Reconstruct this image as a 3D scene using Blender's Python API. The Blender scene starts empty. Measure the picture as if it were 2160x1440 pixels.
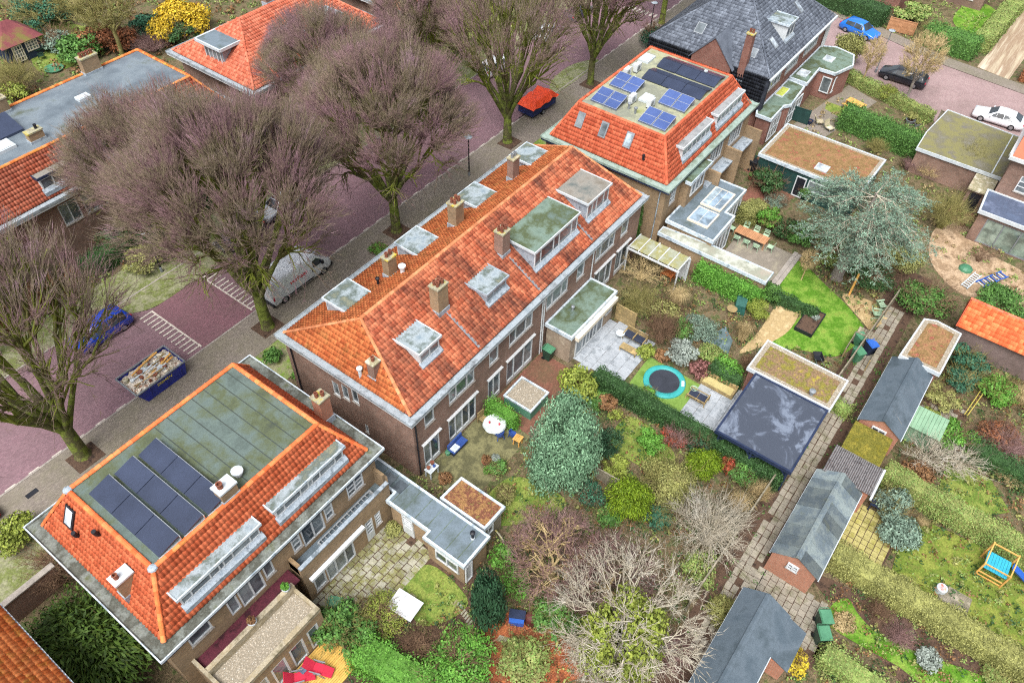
import bpy, math, random
import numpy as np
from mathutils import Vector, Matrix

# ---------------------------------------------------------------- camera, sky, sun, exposure
scene = bpy.context.scene
COL = scene.collection
cam_d = bpy.data.cameras.new('camera')
cam_d.sensor_width = 36.0
cam_d.lens = 27.29
cam_d.clip_start = 0.5
cam_d.clip_end = 1500
cam = bpy.data.objects.new('camera', cam_d)
COL.objects.link(cam)
cam.matrix_world = Matrix(((0.59878, 0.58690, -0.54499, 0.0), (-0.80059, 0.45780, -0.38661, 0.0),
                           (0.02260, 0.66781, 0.74399, 46.0), (0, 0, 0, 1)))
scene.camera = cam
SUN_EL, SUN_AZ = math.radians(60), math.radians(196)      # azimuth measured from +X towards +Y
world = bpy.data.worlds.new('World')
scene.world = world
world.use_nodes = True
wn, wl = world.node_tree.nodes, world.node_tree.links
wbg = wn['Background']
wsky = wn.new('ShaderNodeTexSky')
wsky.sky_type = 'NISHITA'
wsky.sun_disc = False
wsky.sun_elevation = SUN_EL
wsky.sun_rotation = math.pi / 2 - SUN_AZ
wsky.air_density = 1.0
wsky.dust_density = 6.0
wsky.ozone_density = 1.0
whs = wn.new('ShaderNodeHueSaturation')                    # an overcast sky has little blue left
whs.inputs['Saturation'].default_value = 0.35
wl.new(wsky.outputs['Color'], whs.inputs['Color'])
wl.new(whs.outputs['Color'], wbg.inputs['Color'])
wbg.inputs['Strength'].default_value = 0.12
sun_d = bpy.data.lights.new('sun', 'SUN')
sun_d.energy = 1.5
sun_d.angle = math.radians(32)
sun_d.color = (1.0, 0.98, 0.95)
sun = bpy.data.objects.new('sun', sun_d)
COL.objects.link(sun)
sun.rotation_euler = Vector((math.cos(SUN_EL) * math.cos(SUN_AZ), math.cos(SUN_EL) * math.sin(SUN_AZ),
                             math.sin(SUN_EL))).to_track_quat('Z', 'Y').to_euler()
sun.location = (30, 30, 80)
vs = scene.view_settings
vs.view_transform = 'Standard'
vs.look = 'None'
vs.exposure = 0.95
vs.gamma = 1.0
vs.use_curve_mapping = False
scene.cycles.use_denoising = False
scene.cycles.filter_width = 1.15
scene.cycles.max_bounces = 5
scene.cycles.diffuse_bounces = 3
scene.cycles.transparent_max_bounces = 4

# ---------------------------------------------------------------- small geometry kit
PI = math.pi
R = random.Random(7)
NP = np.random.default_rng(11)


class MB:
    """collects polygons of ONE mesh"""
    def __init__(s):
        s.v, s.f = [], []

    def add(s, pts, faces):
        b = len(s.v)
        s.v += [tuple(p) for p in pts]
        s.f += [tuple(b + i for i in f) for f in faces]
        return s

    def box(s, x0, x1, y0, y1, z0, z1):
        return s.add([(x0, y0, z0), (x1, y0, z0), (x1, y1, z0), (x0, y1, z0), (x0, y0, z1), (x1, y0, z1), (x1, y1, z1), (x0, y1, z1)],
                     [(0, 3, 2, 1), (4, 5, 6, 7), (0, 1, 5, 4), (1, 2, 6, 5), (2, 3, 7, 6), (3, 0, 4, 7)])

    def beam(s, p, q, w, h=None):
        p, q = Vector(p), Vector(q)
        h = h or w
        d = (q - p).normalized()
        a = d.cross(Vector((0, 0, 1)))
        a = Vector((1, 0, 0)) if a.length < 1e-4 else a.normalized()
        b = a.cross(d)
        c = [(-1, -1), (1, -1), (1, 1), (-1, 1)]
        pts = [o + a * (i * w / 2) + b * (j * h / 2) for o in (p, q) for i, j in c]
        return s.add(pts, [(3, 2, 1, 0), (4, 5, 6, 7), (0, 1, 5, 4), (1, 2, 6, 5), (2, 3, 7, 6), (3, 0, 4, 7)])

    def prism(s, poly, z0, z1):
        n = len(poly)
        ar = sum(poly[i][0] * poly[(i + 1) % n][1] - poly[(i + 1) % n][0] * poly[i][1] for i in range(n))
        if ar < 0:
            poly = poly[::-1]
        return s.add([(p[0], p[1], z0) for p in poly] + [(p[0], p[1], z1) for p in poly],
                     [tuple(range(n - 1, -1, -1)), tuple(range(n, 2 * n))] + [(i, (i + 1) % n, n + (i + 1) % n, n + i) for i in range(n)])

    def extr(s, pts, off):
        n = len(pts)
        o = Vector(off)
        return s.add([Vector(p) for p in pts] + [Vector(p) + o for p in pts],
                     [tuple(range(n - 1, -1, -1)), tuple(range(n, 2 * n))] + [(i, (i + 1) % n, n + (i + 1) % n, n + i) for i in range(n)])

    def tube(s, pts, r, n=6, cap=True):
        pts = [Vector(p) for p in pts]
        rs = r if isinstance(r, (list, tuple)) else [r] * len(pts)
        vv = []
        prev = None
        for i, p in enumerate(pts):
            d = (pts[min(i + 1, len(pts) - 1)] - pts[max(i - 1, 0)]).normalized()
            a = d.cross(Vector((0.03, 0.02, 1))) if prev is None else prev - d * prev.dot(d)
            a = a.normalized() if a.length > 1e-5 else Vector((1, 0, 0))
            prev = a
            b = d.cross(a)
            vv += [p + (a * math.cos(2 * PI * k / n) + b * math.sin(2 * PI * k / n)) * rs[i] for k in range(n)]
        m = len(pts)
        ff = [(i * n + k, i * n + (k + 1) % n, (i + 1) * n + (k + 1) % n, (i + 1) * n + k) for i in range(m - 1) for k in range(n)]
        if cap:
            ff += [tuple(range(n - 1, -1, -1)), tuple(range((m - 1) * n, m * n))]
        return s.add(vv, ff)

    def lathe(s, prof, c=(0, 0, 0), n=16):
        vv = [(c[0] + r * math.cos(2 * PI * k / n), c[1] + r * math.sin(2 * PI * k / n), c[2] + z) for r, z in prof for k in range(n)]
        m = len(prof)
        ff = [(i * n + k, i * n + (k + 1) % n, (i + 1) * n + (k + 1) % n, (i + 1) * n + k) for i in range(m - 1) for k in range(n)]
        ff += [tuple(range(n - 1, -1, -1)), tuple(range((m - 1) * n, m * n))]
        return s.add(vv, ff)

    def fbox(s, fr, u0, u1, z0, z1, n0, n1):
        return s.add([fr(u, z, n) for n in (n0, n1) for u, z in ((u0, z0), (u1, z0), (u1, z1), (u0, z1))],
                     [(3, 2, 1, 0), (4, 5, 6, 7), (0, 1, 5, 4), (1, 2, 6, 5), (2, 3, 7, 6), (3, 0, 4, 7)])


def frame(P, U, N):
    """coordinates on a wall: u along it, z up, n out of it"""
    P, U, N = Vector(P), Vector(U), Vector(N)
    return lambda u, z, n=0.0: P + U * u + N * n + Vector((0, 0, z))


def tag(o, label=None, cat=None, group=None, kind=None):
    for k, v in (('label', label), ('category', cat), ('group', group), ('kind', kind)):
        if v:
            o[k] = v
    return o


def thing(name, label, cat, loc=(0, 0, 0), rz=0.0, group=None):
    o = bpy.data.objects.new(name, None)
    COL.objects.link(o)
    o.empty_display_size = 0.3
    o.location = (loc[0], loc[1], loc[2] if len(loc) > 2 else 0.0)
    o.rotation_euler = (0, 0, rz)
    return tag(o, label, cat, group)


def wpos(o):
    p = Vector((0, 0, 0))
    while o:
        p += Vector(o.location)
        o = o.parent
    return p


def mesh_of(name, mb, off=(0, 0, 0)):
    me = bpy.data.meshes.new(name)
    ox, oy, oz = off
    me.from_pydata([(x - ox, y - oy, z - oz) for x, y, z in mb.v], [], mb.f)
    return me


def smooth(o):
    o.data.polygons.foreach_set('use_smooth', [True] * len(o.data.polygons))
    return o


def link(name, me, m, parent=None):
    o = bpy.data.objects.new(name, me)
    COL.objects.link(o)
    if m is not None and not me.materials:
        me.materials.append(m)
    elif m is not None:
        o.material_slots[0].link = 'OBJECT'
        o.material_slots[0].material = m
    if parent:
        o.parent = parent
    return o


def W(name, mb, m, parent):
    """a part whose points are given in world metres"""
    return link(name, mesh_of(name, mb, wpos(parent)), m, parent)


def L(name, mb, m, parent):
    """a part whose points are given in its parent's own metres"""
    return link(name, mesh_of(name, mb), m, parent)


def solo(name, mb, m, label=None, cat=None, group=None, kind=None):
    """a top-level thing of one mesh; its origin goes to the middle of its base"""
    a = np.array(mb.v)
    lo, hi = a.min(0), a.max(0)
    c = ((lo[0] + hi[0]) / 2, (lo[1] + hi[1]) / 2, lo[2])
    o = link(name, mesh_of(name, mb, c), m)
    o.location = c
    return tag(o, label, cat, group, kind)


def dup(o, parent=None, mats=None):
    c = o.copy()
    COL.objects.link(c)
    c.parent = parent
    for ch in list(o.children):
        dup(ch, c)
    return c


def fast_mesh(name, V, Fc, smooth_=False):
    """numpy mesh: V (n,3), Fc (m,k) faces of one size"""
    me = bpy.data.meshes.new(name)
    V = np.ascontiguousarray(V, dtype=np.float32)
    Fc = np.ascontiguousarray(Fc, dtype=np.int32)
    m, k = Fc.shape
    me.vertices.add(len(V))
    me.vertices.foreach_set('co', V.ravel())
    me.loops.add(m * k)
    me.loops.foreach_set('vertex_index', Fc.ravel())
    me.polygons.add(m)
    me.polygons.foreach_set('loop_start', np.arange(0, m * k, k, dtype=np.int32))
    me.polygons.foreach_set('loop_total', np.full(m, k, dtype=np.int32))
    if smooth_:
        me.polygons.foreach_set('use_smooth', np.ones(m, dtype=bool))
    me.update(calc_edges=True)
    me.validate()
    return me

# ---------------------------------------------------------------- materials
def hx(s):
    s = s.lstrip('#')
    c = [int(s[i:i + 2], 16) / 255 for i in (0, 2, 4)]
    return tuple(x / 12.92 if x <= .04045 else ((x + .055) / 1.055) ** 2.4 for x in c) + (1.0,)


MATS = {}


class NT:
    def __init__(s, name):
        s.m = bpy.data.materials.new(name)
        s.m.use_nodes = True
        s.n, s.l = s.m.node_tree.nodes, s.m.node_tree.links
        s.b = s.n['Principled BSDF']
        g = s.n.new('ShaderNodeNewGeometry')
        s.geo = g
        s.pos = g.outputs['Position']

    def mp(s, scale=(1, 1, 1), rot=(0, 0, 0), src=None):
        k = s.n.new('ShaderNodeMapping')
        k.inputs['Scale'].default_value = scale
        k.inputs['Rotation'].default_value = rot
        s.l.new(src or s.pos, k.inputs['Vector'])
        return k.outputs['Vector']

    def noise(s, scale, detail=4, rough=.6, src=None, dist=0):
        k = s.n.new('ShaderNodeTexNoise')
        k.inputs['Scale'].default_value = scale
        k.inputs['Detail'].default_value = detail
        k.inputs['Roughness'].default_value = rough
        k.inputs['Distortion'].default_value = dist
        s.l.new(src or s.pos, k.inputs['Vector'])
        return k.outputs['Fac']

    def ramp(s, fac, stops):
        k = s.n.new('ShaderNodeValToRGB')
        e = k.color_ramp.elements
        while len(e) < len(stops):
            e.new(.5)
        for el, (p, c) in zip(e, stops):
            el.position = p
            el.color = c if not isinstance(c, (int, float)) else (c, c, c, 1)
        s.l.new(fac, k.inputs['Fac'])
        return k.outputs['Color']

    def mix(s, fac, a, b, mode='MIX'):
        k = s.n.new('ShaderNodeMix')
        k.data_type = 'RGBA'
        k.blend_type = mode
        for inp, v in ((k.inputs[0], fac), (k.inputs[6], a), (k.inputs[7], b)):
            if hasattr(v, 'links'):
                s.l.new(v, inp)
            else:
                inp.default_value = v
        return k.outputs[2]

    def math(s, op, a, b=None):
        k = s.n.new('ShaderNodeMath')
        k.operation = op
        for inp, v in ((k.inputs[0], a), (k.inputs[1], b)):
            if v is None:
                continue
            if hasattr(v, 'links'):
                s.l.new(v, inp)
            else:
                inp.default_value = v
        return k.outputs[0]

    def rand(s):
        """a number per loose piece and per object"""
        oi = s.n.new('ShaderNodeObjectInfo')
        return s.math('FRACT', s.math('ADD', s.math('MULTIPLY', s.geo.outputs['Random Per Island'], 7.31), oi.outputs['Random']))

    def bump(s, h, strength, dist=.02):
        k = s.n.new('ShaderNodeBump')
        k.inputs['Strength'].default_value = strength
        k.inputs['Distance'].default_value = dist
        s.l.new(h, k.inputs['Height'])
        s.l.new(k.outputs['Normal'], s.b.inputs['Normal'])

    def done(s, col, rough=.8, spec=.3, metal=0.0, **kw):
        if hasattr(col, 'links'):
            s.l.new(col, s.b.inputs['Base Color'])
        else:
            s.b.inputs['Base Color'].default_value = col
        if hasattr(rough, 'links'):
            s.l.new(rough, s.b.inputs['Roughness'])
        else:
            s.b.inputs['Roughness'].default_value = rough
        s.b.inputs['Specular IOR Level'].default_value = spec
        s.b.inputs['Metallic'].default_value = metal
        return s.m


def mat(name, cols, scale=1.0, rough=.8, spec=.3, metal=0.0, grain=.25, gscale=14, island=0.0, bump=0.0, bscale=25, lo=.35, hi=.65, stretch=None, dist=0.0):
    """weathered surface: patches of the given colours, fine grain, a random tone per piece"""
    if name in MATS:
        return MATS[name]
    t = NT(name)
    cols = [hx(c) for c in (cols if isinstance(cols, (list, tuple)) else [cols])]
    src = t.mp(stretch) if stretch else None
    if len(cols) > 1:
        k = len(cols)
        c = t.ramp(t.noise(scale, 5, .65, src, dist), [(lo + (hi - lo) * i / (k - 1), cc) for i, cc in enumerate(cols)])
    else:
        c = cols[0]
    if grain:
        g = t.ramp(t.noise(gscale, 3, .7), [(.3, 1 - grain), (.7, 1 + grain)])
        c = t.mix(1.0, c, g, 'MULTIPLY')
    if island:
        r = t.ramp(t.rand(), [(0, 1 - island), (1, 1 + island)])
        c = t.mix(1.0, c, r, 'MULTIPLY')
    if bump:
        t.bump(t.noise(bscale, 4, .7), bump)
    MATS[name] = t.done(c, rough, spec, metal)
    return MATS[name]


def tile_mat(name, base, alt, dark, moss=None, darkness=.5, seed=0.0, scale=.5, stretch=(1, 1, 1)):
    t = NT(name)
    r = t.rand()
    c = t.mix(r, hx(base), hx(alt))
    st = t.mp(stretch)
    n = t.noise(scale, 6, .7, st)
    c = t.mix(t.ramp(n, [(.46, 0.0), (.64, darkness)]), c, hx(dark))
    n2 = t.noise(5, 4, .75, st)
    c = t.mix(t.ramp(n2, [(.52, 0.0), (.75, darkness * .9)]), c, hx(dark))
    if moss:
        n3 = t.noise(scale * 1.7 + .11, 5, .7)
        c = t.mix(t.ramp(n3, [(.52, 0.0), (.7, .55)]), c, hx(moss))
    c = t.mix(1.0, c, t.ramp(t.rand(), [(0, .82), (1, 1.15)]), 'MULTIPLY')
    MATS[name] = t.done(c, .85, .2)
    return MATS[name]


def brick_mat(name, c1, c2, mortar, dirt='#4a4038', flat=False, bw=.22, bh=.065, dirtf=.5, offs=.5):
    t = NT(name)
    sep = t.n.new('ShaderNodeSeparateXYZ')
    t.l.new(t.pos, sep.inputs[0])
    cb = t.n.new('ShaderNodeCombineXYZ')
    if flat:
        t.l.new(sep.outputs[0], cb.inputs[0])
        t.l.new(sep.outputs[1], cb.inputs[1])
    else:
        t.l.new(t.math('ADD', sep.outputs[0], sep.outputs[1]), cb.inputs[0])
        t.l.new(sep.outputs[2], cb.inputs[1])
    k = t.n.new('ShaderNodeTexBrick')
    t.l.new(cb.outputs[0], k.inputs['Vector'])
    k.inputs['Color1'].default_value = hx(c1)
    k.inputs['Color2'].default_value = hx(c2)
    k.inputs['Mortar'].default_value = hx(mortar)
    k.inputs['Scale'].default_value = 1.0
    k.inputs['Mortar Size'].default_value = .008 if not flat else .006
    k.inputs['Brick Width'].default_value = bw
    k.inputs['Row Height'].default_value = bh
    k.offset = offs
    n = t.noise(.45 if not flat else .22, 8, .75)
    c = t.mix(t.ramp(n, [(.42, 0.0), (.62, dirtf)]), k.outputs['Color'], hx(dirt))
    c = t.mix(1.0, c, t.ramp(t.noise(9, 4, .8), [(.25, .72), (.75, 1.28)]), 'MULTIPLY')
    t.bump(k.outputs['Fac'], -.25, .01)
    MATS[name] = t.done(c, .9, .2)
    return MATS[name]


def leaf_mat(name, cols, rough=.6, spec=.25, trans=.0):
    t = NT(name)
    cs = [hx(c) for c in cols]
    c = t.ramp(t.math('ADD', t.math('MULTIPLY', t.rand(), .6), .2), [(i / (len(cs) - 1), cc) for i, cc in enumerate(cs)])
    c = t.mix(1.0, c, t.ramp(t.noise(1.3, 3, .6), [(.3, .68), (.7, 1.25)]), 'MULTIPLY')
    m = t.done(c, rough, spec)
    if trans:
        t.b.inputs['Subsurface Weight'].default_value = 0
        tr = t.n.new('ShaderNodeBsdfTranslucent')
        t.l.new(c, tr.inputs['Color'])
        ms = t.n.new('ShaderNodeMixShader')
        ms.inputs[0].default_value = trans
        t.l.new(t.b.outputs[0], ms.inputs[1])
        t.l.new(tr.outputs[0], ms.inputs[2])
        t.l.new(ms.outputs[0], t.n['Material Output'].inputs['Surface'])
    MATS[name] = m
    return m


def glass_mat(name, a, b, rough=.08):
    t = NT(name)
    c = t.mix(t.rand(), hx(a), hx(b))
    c = t.mix(t.ramp(t.noise(.9, 3, .6), [(.42, 0.0), (.62, .6)]), c, hx('#15181a'))
    MATS[name] = t.done(c, rough, .6)
    return MATS[name]


M_PANTILE = tile_mat('pantile_red_weathered', '#b25c40', '#c07656', '#46302c', darkness=.8, scale=.55, stretch=(1.0, .35, .35))
M_PANTILE_F = tile_mat('pantile_orange_mossy', '#c0643a', '#ca7a4a', '#844e30', '#7d7440', darkness=.45, scale=.5)
M_TILE_NEW = tile_mat('pantile_new_orange', '#c45f3c', '#cc704c', '#a45a42', darkness=.25, scale=.5)
M_TILE_C = tile_mat('pantile_orange_red', '#be5a3e', '#c66a4c', '#9c5444', darkness=.22, scale=.4)
M_TILE_DARK = tile_mat('pantile_slate_glazed', '#5d6470', '#727a86', '#3c424c', darkness=.5, scale=.5)
M_TILE_HUNG = tile_mat('wall_tile_black', '#23262e', '#31353f', '#15171c', '#4a5058', darkness=.4, scale=.8)
M_TILE_FAR = tile_mat('pantile_far_red', '#bf6248', '#c87a60', '#8a5448', darkness=.4, scale=.5)
M_TILE_F = tile_mat('plain_tile_orange', '#d07038', '#d88a52', '#9a5a32', '#b0a040', darkness=.4, scale=.7)
M_BRICK = brick_mat('brick_brown_red', '#937061', '#7d5c50', '#9a9086')
M_BRICK_Y = brick_mat('brick_tan', '#a48a68', '#8d7455', '#97897a', dirt='#5e5546')
M_BRICK_R = brick_mat('brick_red', '#8f5d52', '#7c4a42', '#94857a', dirt='#5a4038')
M_BRICK_S = brick_mat('brick_shed_orange', '#b5795f', '#a4684f', '#a29385', dirt='#7a5648', dirtf=.35)
M_ROAD = brick_mat('clinker_road', '#8c6e76', '#7a5e66', '#6c6468', dirt='#6a5a5c', flat=True, bw=.21, bh=.1, dirtf=.45)
M_WALK = brick_mat('clinker_walk_grey', '#8b8279', '#79706a', '#6a665c', dirt='#6c6a52', flat=True, bw=.21, bh=.1, dirtf=.5)
M_TABLE = brick_mat('clinker_raised_red', '#875e68', '#76525a', '#665c5e', dirt='#685656', flat=True, bw=.21, bh=.07, dirtf=.4)
M_REDPATIO = brick_mat('clinker_patio_red', '#8a5a4c', '#74483e', '#5e544a', dirt='#54543a', flat=True, bw=.2, bh=.1, dirtf=.55)
M_WHITE = mat('white_paint', ['#cfd3d6', '#bcc2c4'], .8, .5, .4, grain=.06)
M_CREAM = mat('cream_paint', ['#e4dccb', '#d2c8b4'], .8, .55, .3, grain=.08)
M_NAVY = mat('navy_paint', ['#1c2740', '#2a3550'], .8, .45, .4, grain=.15)
M_BLACK = mat('black_paint', ['#17191f', '#24262e'], .8, .5, .4, grain=.2)
M_DKGREEN = mat('dark_green_paint', ['#1f3a38', '#2a4a46'], .8, .5, .4, grain=.15)
M_ZINC = mat('zinc_gutter', ['#7d8a92', '#9ba5ac', '#62676a'], 1.2, .5, .5, grain=.2, lo=.3, hi=.7)
M_LEAD = mat('lead_flashing', ['#84929e', '#a0abb5', '#68737c'], 2.0, .45, .5, grain=.15)
M_PANE = glass_mat('window_glass', '#3b4650', '#8d979b')
M_PANE_L = glass_mat('skylight_glass', '#b9ccd6', '#8fa6bb', .05)
M_PANE_W = glass_mat('skylight_white', '#c9d3da', '#a9b6c2', .1)
M_SOLAR = mat('solar_black', ['#2b3346', '#363f55'], .35, .18, .6, grain=.12, island=.12)
M_SOLAR_B = mat('solar_blue', ['#3f5284', '#4c6094'], .5, .18, .6, grain=.15, island=.1)
M_ALU = mat('aluminium', ['#b9bfc4', '#d3d8db'], 1, .35, .5, .6, grain=.1)
M_CONC = mat('concrete_cap', ['#b6aa94', '#8f8a6c', '#c9c2b2'], 1.6, .9, .2, grain=.2)
M_MOSSCAP = mat('mossy_cap', ['#b8a52c', '#9a9a86', '#8a7f6a'], 2.2, .95, .1, grain=.25)
M_TERRA = mat('terracotta', ['#84523f', '#6e4438'], 2, .8, .2)
M_FLAT_MOSS = mat('bitumen_mossy', ['#47524e', '#5c6a66', '#525a42', '#383f3c'], .42, .85, .3, grain=.2, lo=.3, hi=.72)
M_FLAT_GREY = mat('bitumen_grey', ['#525f63', '#697782', '#4a5651'], .5, .7, .4, grain=.18, lo=.3, hi=.7)
M_FLAT_GREEN = mat('bitumen_green', ['#54675c', '#6c7f74', '#4a5438', '#5e6f6a'], .5, .8, .3, grain=.22, lo=.3, hi=.7)
M_FLAT_BROWN = mat('bitumen_brown', ['#6b6459', '#84817a', '#57605f'], .6, .85, .3, grain=.3, lo=.3, hi=.7)
M_FLAT_BLUE = mat('roof_lead_patina', ['#73848f', '#94a0a6', '#58645f', '#82826c'], .8, .6, .4, grain=.25, lo=.3, hi=.7)
M_FLAT_NAVY = mat('bitumen_dark', ['#55627a', '#4c566b', '#66718a'], .6, .55, .4, grain=.15)
M_EDGE = mat('roof_edge_alu', ['#aab9c6', '#c6d2da', '#8796a2'], 1.5, .4, .5, grain=.1)
M_EDGE_W = mat('roof_edge_white', ['#c6cdd2', '#b2bcc2'], 1.5, .5, .4, grain=.08)
M_GRAVEL = mat('roof_gravel', ['#cfc7b8', '#9a9080', '#7d7566', '#d9d4ca'], 9, .95, .1, grain=.4, gscale=30, lo=.3, hi=.7)
M_SEDUM = mat('sedum_red', ['#8a5e4a', '#8c6e4e', '#766240', '#8f564a'], 1.5, .95, .1, grain=.5, gscale=12, bump=.6, lo=.33, hi=.67)
M_SEDUM_Y = mat('sedum_yellow', ['#8a7e34', '#75703a', '#7d6454', '#94883a'], 1.6, .95, .1, grain=.5, gscale=12, bump=.6, lo=.33, hi=.67)
M_MOSSROOF = mat('moss_roof', ['#746c28', '#62602c', '#827834'], 1.6, .98, .05, grain=.55, gscale=13, bump=.7)
M_BITSHEET = mat('bitumen_sheet', ['#606c70', '#707a7a', '#56626a', '#666e66'], .9, .75, .35, grain=.25, island=.42, lo=.3, hi=.7)
M_BITDARK = mat('bitumen_sheet_dark', ['#48555f', '#56626c', '#434f57'], .6, .7, .35, grain=.15, island=.05)
M_RIBBED = mat('ribbed_weathered', ['#6c6a6c', '#7d7b7c', '#525052'], 2.5, .85, .2, grain=.3)
M_LEAFROOF = mat('leaf_covered_roof', ['#7a5a3c', '#8f6e48', '#6a4038', '#7d7440'], 3.0, .95, .1, grain=.6, gscale=16, bump=.7, lo=.3, hi=.7)
M_WOOD = mat('weathered_wood', ['#a08a60', '#8a7a58', '#b39a6a'], 2, .85, .2, grain=.25, island=.12)
M_WOOD_G = mat('grey_wood', ['#8c8272', '#75705f', '#9c9484'], 2, .9, .2, grain=.25, island=.12)
M_WOOD_N = mat('new_wood', ['#d8a860', '#c8944e'], 1.5, .7, .3, grain=.15, island=.1)
M_WOOD_T = mat('teak_table', ['#b98a66', '#a37553'], 2, .7, .3, grain=.15, island=.12)
M_DECK = mat('yellow_deck', ['#cfa95c', '#bd974a'], 1.5, .8, .2, grain=.15, island=.1)
M_SLAB = mat('concrete_slab_grey', ['#8e959c', '#a2a8ae', '#7f868c'], 1.3, .8, .3, grain=.15, island=.09)
M_PAVER = mat('paver_mossy', ['#8c8a74', '#9a988a', '#77764a', '#86806e'], 1.1, .9, .2, grain=.28, island=.14, lo=.3, hi=.7)
M_PAVER_Y = mat('paver_yellow_moss', ['#96904e', '#a8a06a', '#807c40'], 1.2, .9, .2, grain=.25, island=.12)
M_PAVER_A = mat('alley_paver', ['#857f74', '#938d80', '#6f6d58'], 1.0, .9, .2, grain=.25, island=.14)
M_SOIL = mat('soil', ['#4a3c34', '#5c4a3e', '#3a302b'], 2, .95, .1, grain=.4, gscale=20, bump=.5)
M_LITTER = mat('leaf_litter', ['#655240', '#4c4a34', '#6e604c', '#4c5834', '#58483c'], 1.1, .95, .1, grain=.55, gscale=10, bump=.6, lo=.28, hi=.72)  # litter tones, darkened for soil and for the shade between plants
M_MOSSY = mat('mossy_ground', ['#7d8456', '#8a8a70', '#6a7440', '#94917c'], .8, .95, .1, grain=.35, gscale=8, lo=.3, hi=.7)
M_LAWN = mat('lawn', ['#5c8428', '#4c7622', '#70903a', '#7d8a40'], .8, .95, .1, grain=.35, gscale=9, bump=.5, lo=.3, hi=.7)
M_LAWN_Y = mat('lawn_yellowed', ['#6c7e38', '#7d8844', '#5a7230', '#74763e'], .9, .95, .1, grain=.4, gscale=9, bump=.5, lo=.3, hi=.7)
M_SANDY = mat('sand_path', ['#b29c74', '#a38e68', '#c0ab84'], 1.5, .95, .1, grain=.25)
M_BARE = mat('bare_earth_light', ['#a08a72', '#8c765e', '#b39c82', '#6e5c4a'], .8, .95, .1, grain=.35, gscale=7, lo=.3, hi=.7)
M_MARK = mat('road_paint', ['#cfc8bc', '#a89e98'], 3, .8, .2, grain=.25)
M_KERB = mat('kerb_stone', ['#a39c94', '#8c8680'], 2, .9, .2, grain=.2)
M_PLGREEN = mat('bin_green', ['#4e8465', '#3f7256'], 1, .5, .4, grain=.1)
M_PLDKGREEN = mat('bin_dark_green', ['#2c4a3c', '#223c32'], 1, .5, .4, grain=.1)
M_PLBLUE = mat('plastic_blue', ['#2f62b8', '#2a55a4'], 1, .4, .4, grain=.08)
M_PLTEAL = mat('plastic_teal', ['#3ba2a0', '#2f8f90'], 1, .5, .4, grain=.1)
M_MINT = mat('mint_paint', ['#a9c2a6', '#98b498'], 1, .6, .3, grain=.1)
M_MINTSHED = mat('green_shed_paint', ['#83a488', '#74967a'], 1, .7, .3, grain=.12)
M_MESHBLACK = mat('trampoline_mesh', ['#2c3038', '#363a44'], 1, .7, .3, grain=.15)
M_REDCLOTH = mat('red_fabric', ['#c8324a', '#b02a40'], 1, .8, .2, grain=.1)
M_BLUECLOTH = mat('navy_plastic', ['#2a4a9a', '#344f8e', '#24407f'], 1, .5, .4, grain=.12)
M_TARP = mat('orange_tarp', ['#e8502a', '#d8441f'], 1.5, .55, .4, grain=.12)
M_GREY = mat('grey_metal', ['#7a8086', '#8f959b'], 1, .45, .5, .3, grain=.1)
M_TYRE = mat('tyre_rubber', ['#191a1c', '#222326'], 2, .9, .2, grain=.1)
M_RIM = mat('wheel_rim', ['#9a9ea2', '#b4b8bc'], 2, .35, .5, .7, grain=.08)


def paint_mat(name, c, rough=.25):
    t = NT(name)
    cc = t.mix(1.0, hx(c), t.ramp(t.noise(1.1, 3, .6), [(.3, .9), (.7, 1.07)]), 'MULTIPLY')
    MATS[name] = t.done(cc, rough, .5)
    t.b.inputs['Coat Weight'].default_value = .5
    t.b.inputs['Coat Roughness'].default_value = .08
    return MATS[name]


M_CARGLASS = glass_mat('car_glass', '#20282e', '#39444c', .05)
M_GREENHEDGE = leaf_mat('leaf_hedge_green', ['#4c6c2e', '#68883c', '#3c5628', '#7d9848'])

# ---------------------------------------------------------------- ground, street, gardens' surfaces
def sheet(name, poly, z, m, label=None, parent=None):
    mb = MB().prism(poly, z - .03, z)
    if parent:
        return W(name, mb, m, parent)
    return solo(name, mb, m, kind='structure', label=label)


def rect(x0, x1, y0, y1):
    return [(x0, y0), (x1, y0), (x1, y1), (x0, y1)]


def curve(pts, n=6):
    """closed smooth outline through points (Catmull-Rom)"""
    out = []
    k = len(pts)
    for i in range(k):
        p0, p1, p2, p3 = (np.array(pts[(i + j - 1) % k]) for j in range(4))
        for t in np.linspace(0, 1, n, endpoint=False):
            out.append(tuple(.5 * ((2 * p1) + (-p0 + p2) * t + (2 * p0 - 5 * p1 + 4 * p2 - p3) * t * t + (-p0 + 3 * p1 - 3 * p2 + p3) * t ** 3)))
    return out


sheet('ground', rect(-260, 420, -260, 460), -.02, M_LITTER)
road = sheet('road', rect(-260, 420, 42.45, 51.6), .004, M_ROAD)
sheet('sidewalk', rect(-260, 420, 38.6, 42.3), .06, M_WALK)
mb = MB()
for i in range(-4, 105):
    mb.box(i + .0, i + .985, 42.3, 42.45, -.02, .085)
o = solo('kerb', mb, M_KERB, kind='structure')
sheet('far_sidewalk', rect(-260, 420, 51.75, 55.0), .06, M_MOSSY)
mb = MB()
for i in range(-4, 105):
    mb.box(i, i + .985, 51.6, 51.75, -.02, .085)
solo('far_kerb', mb, M_KERB, kind='structure')
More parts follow.
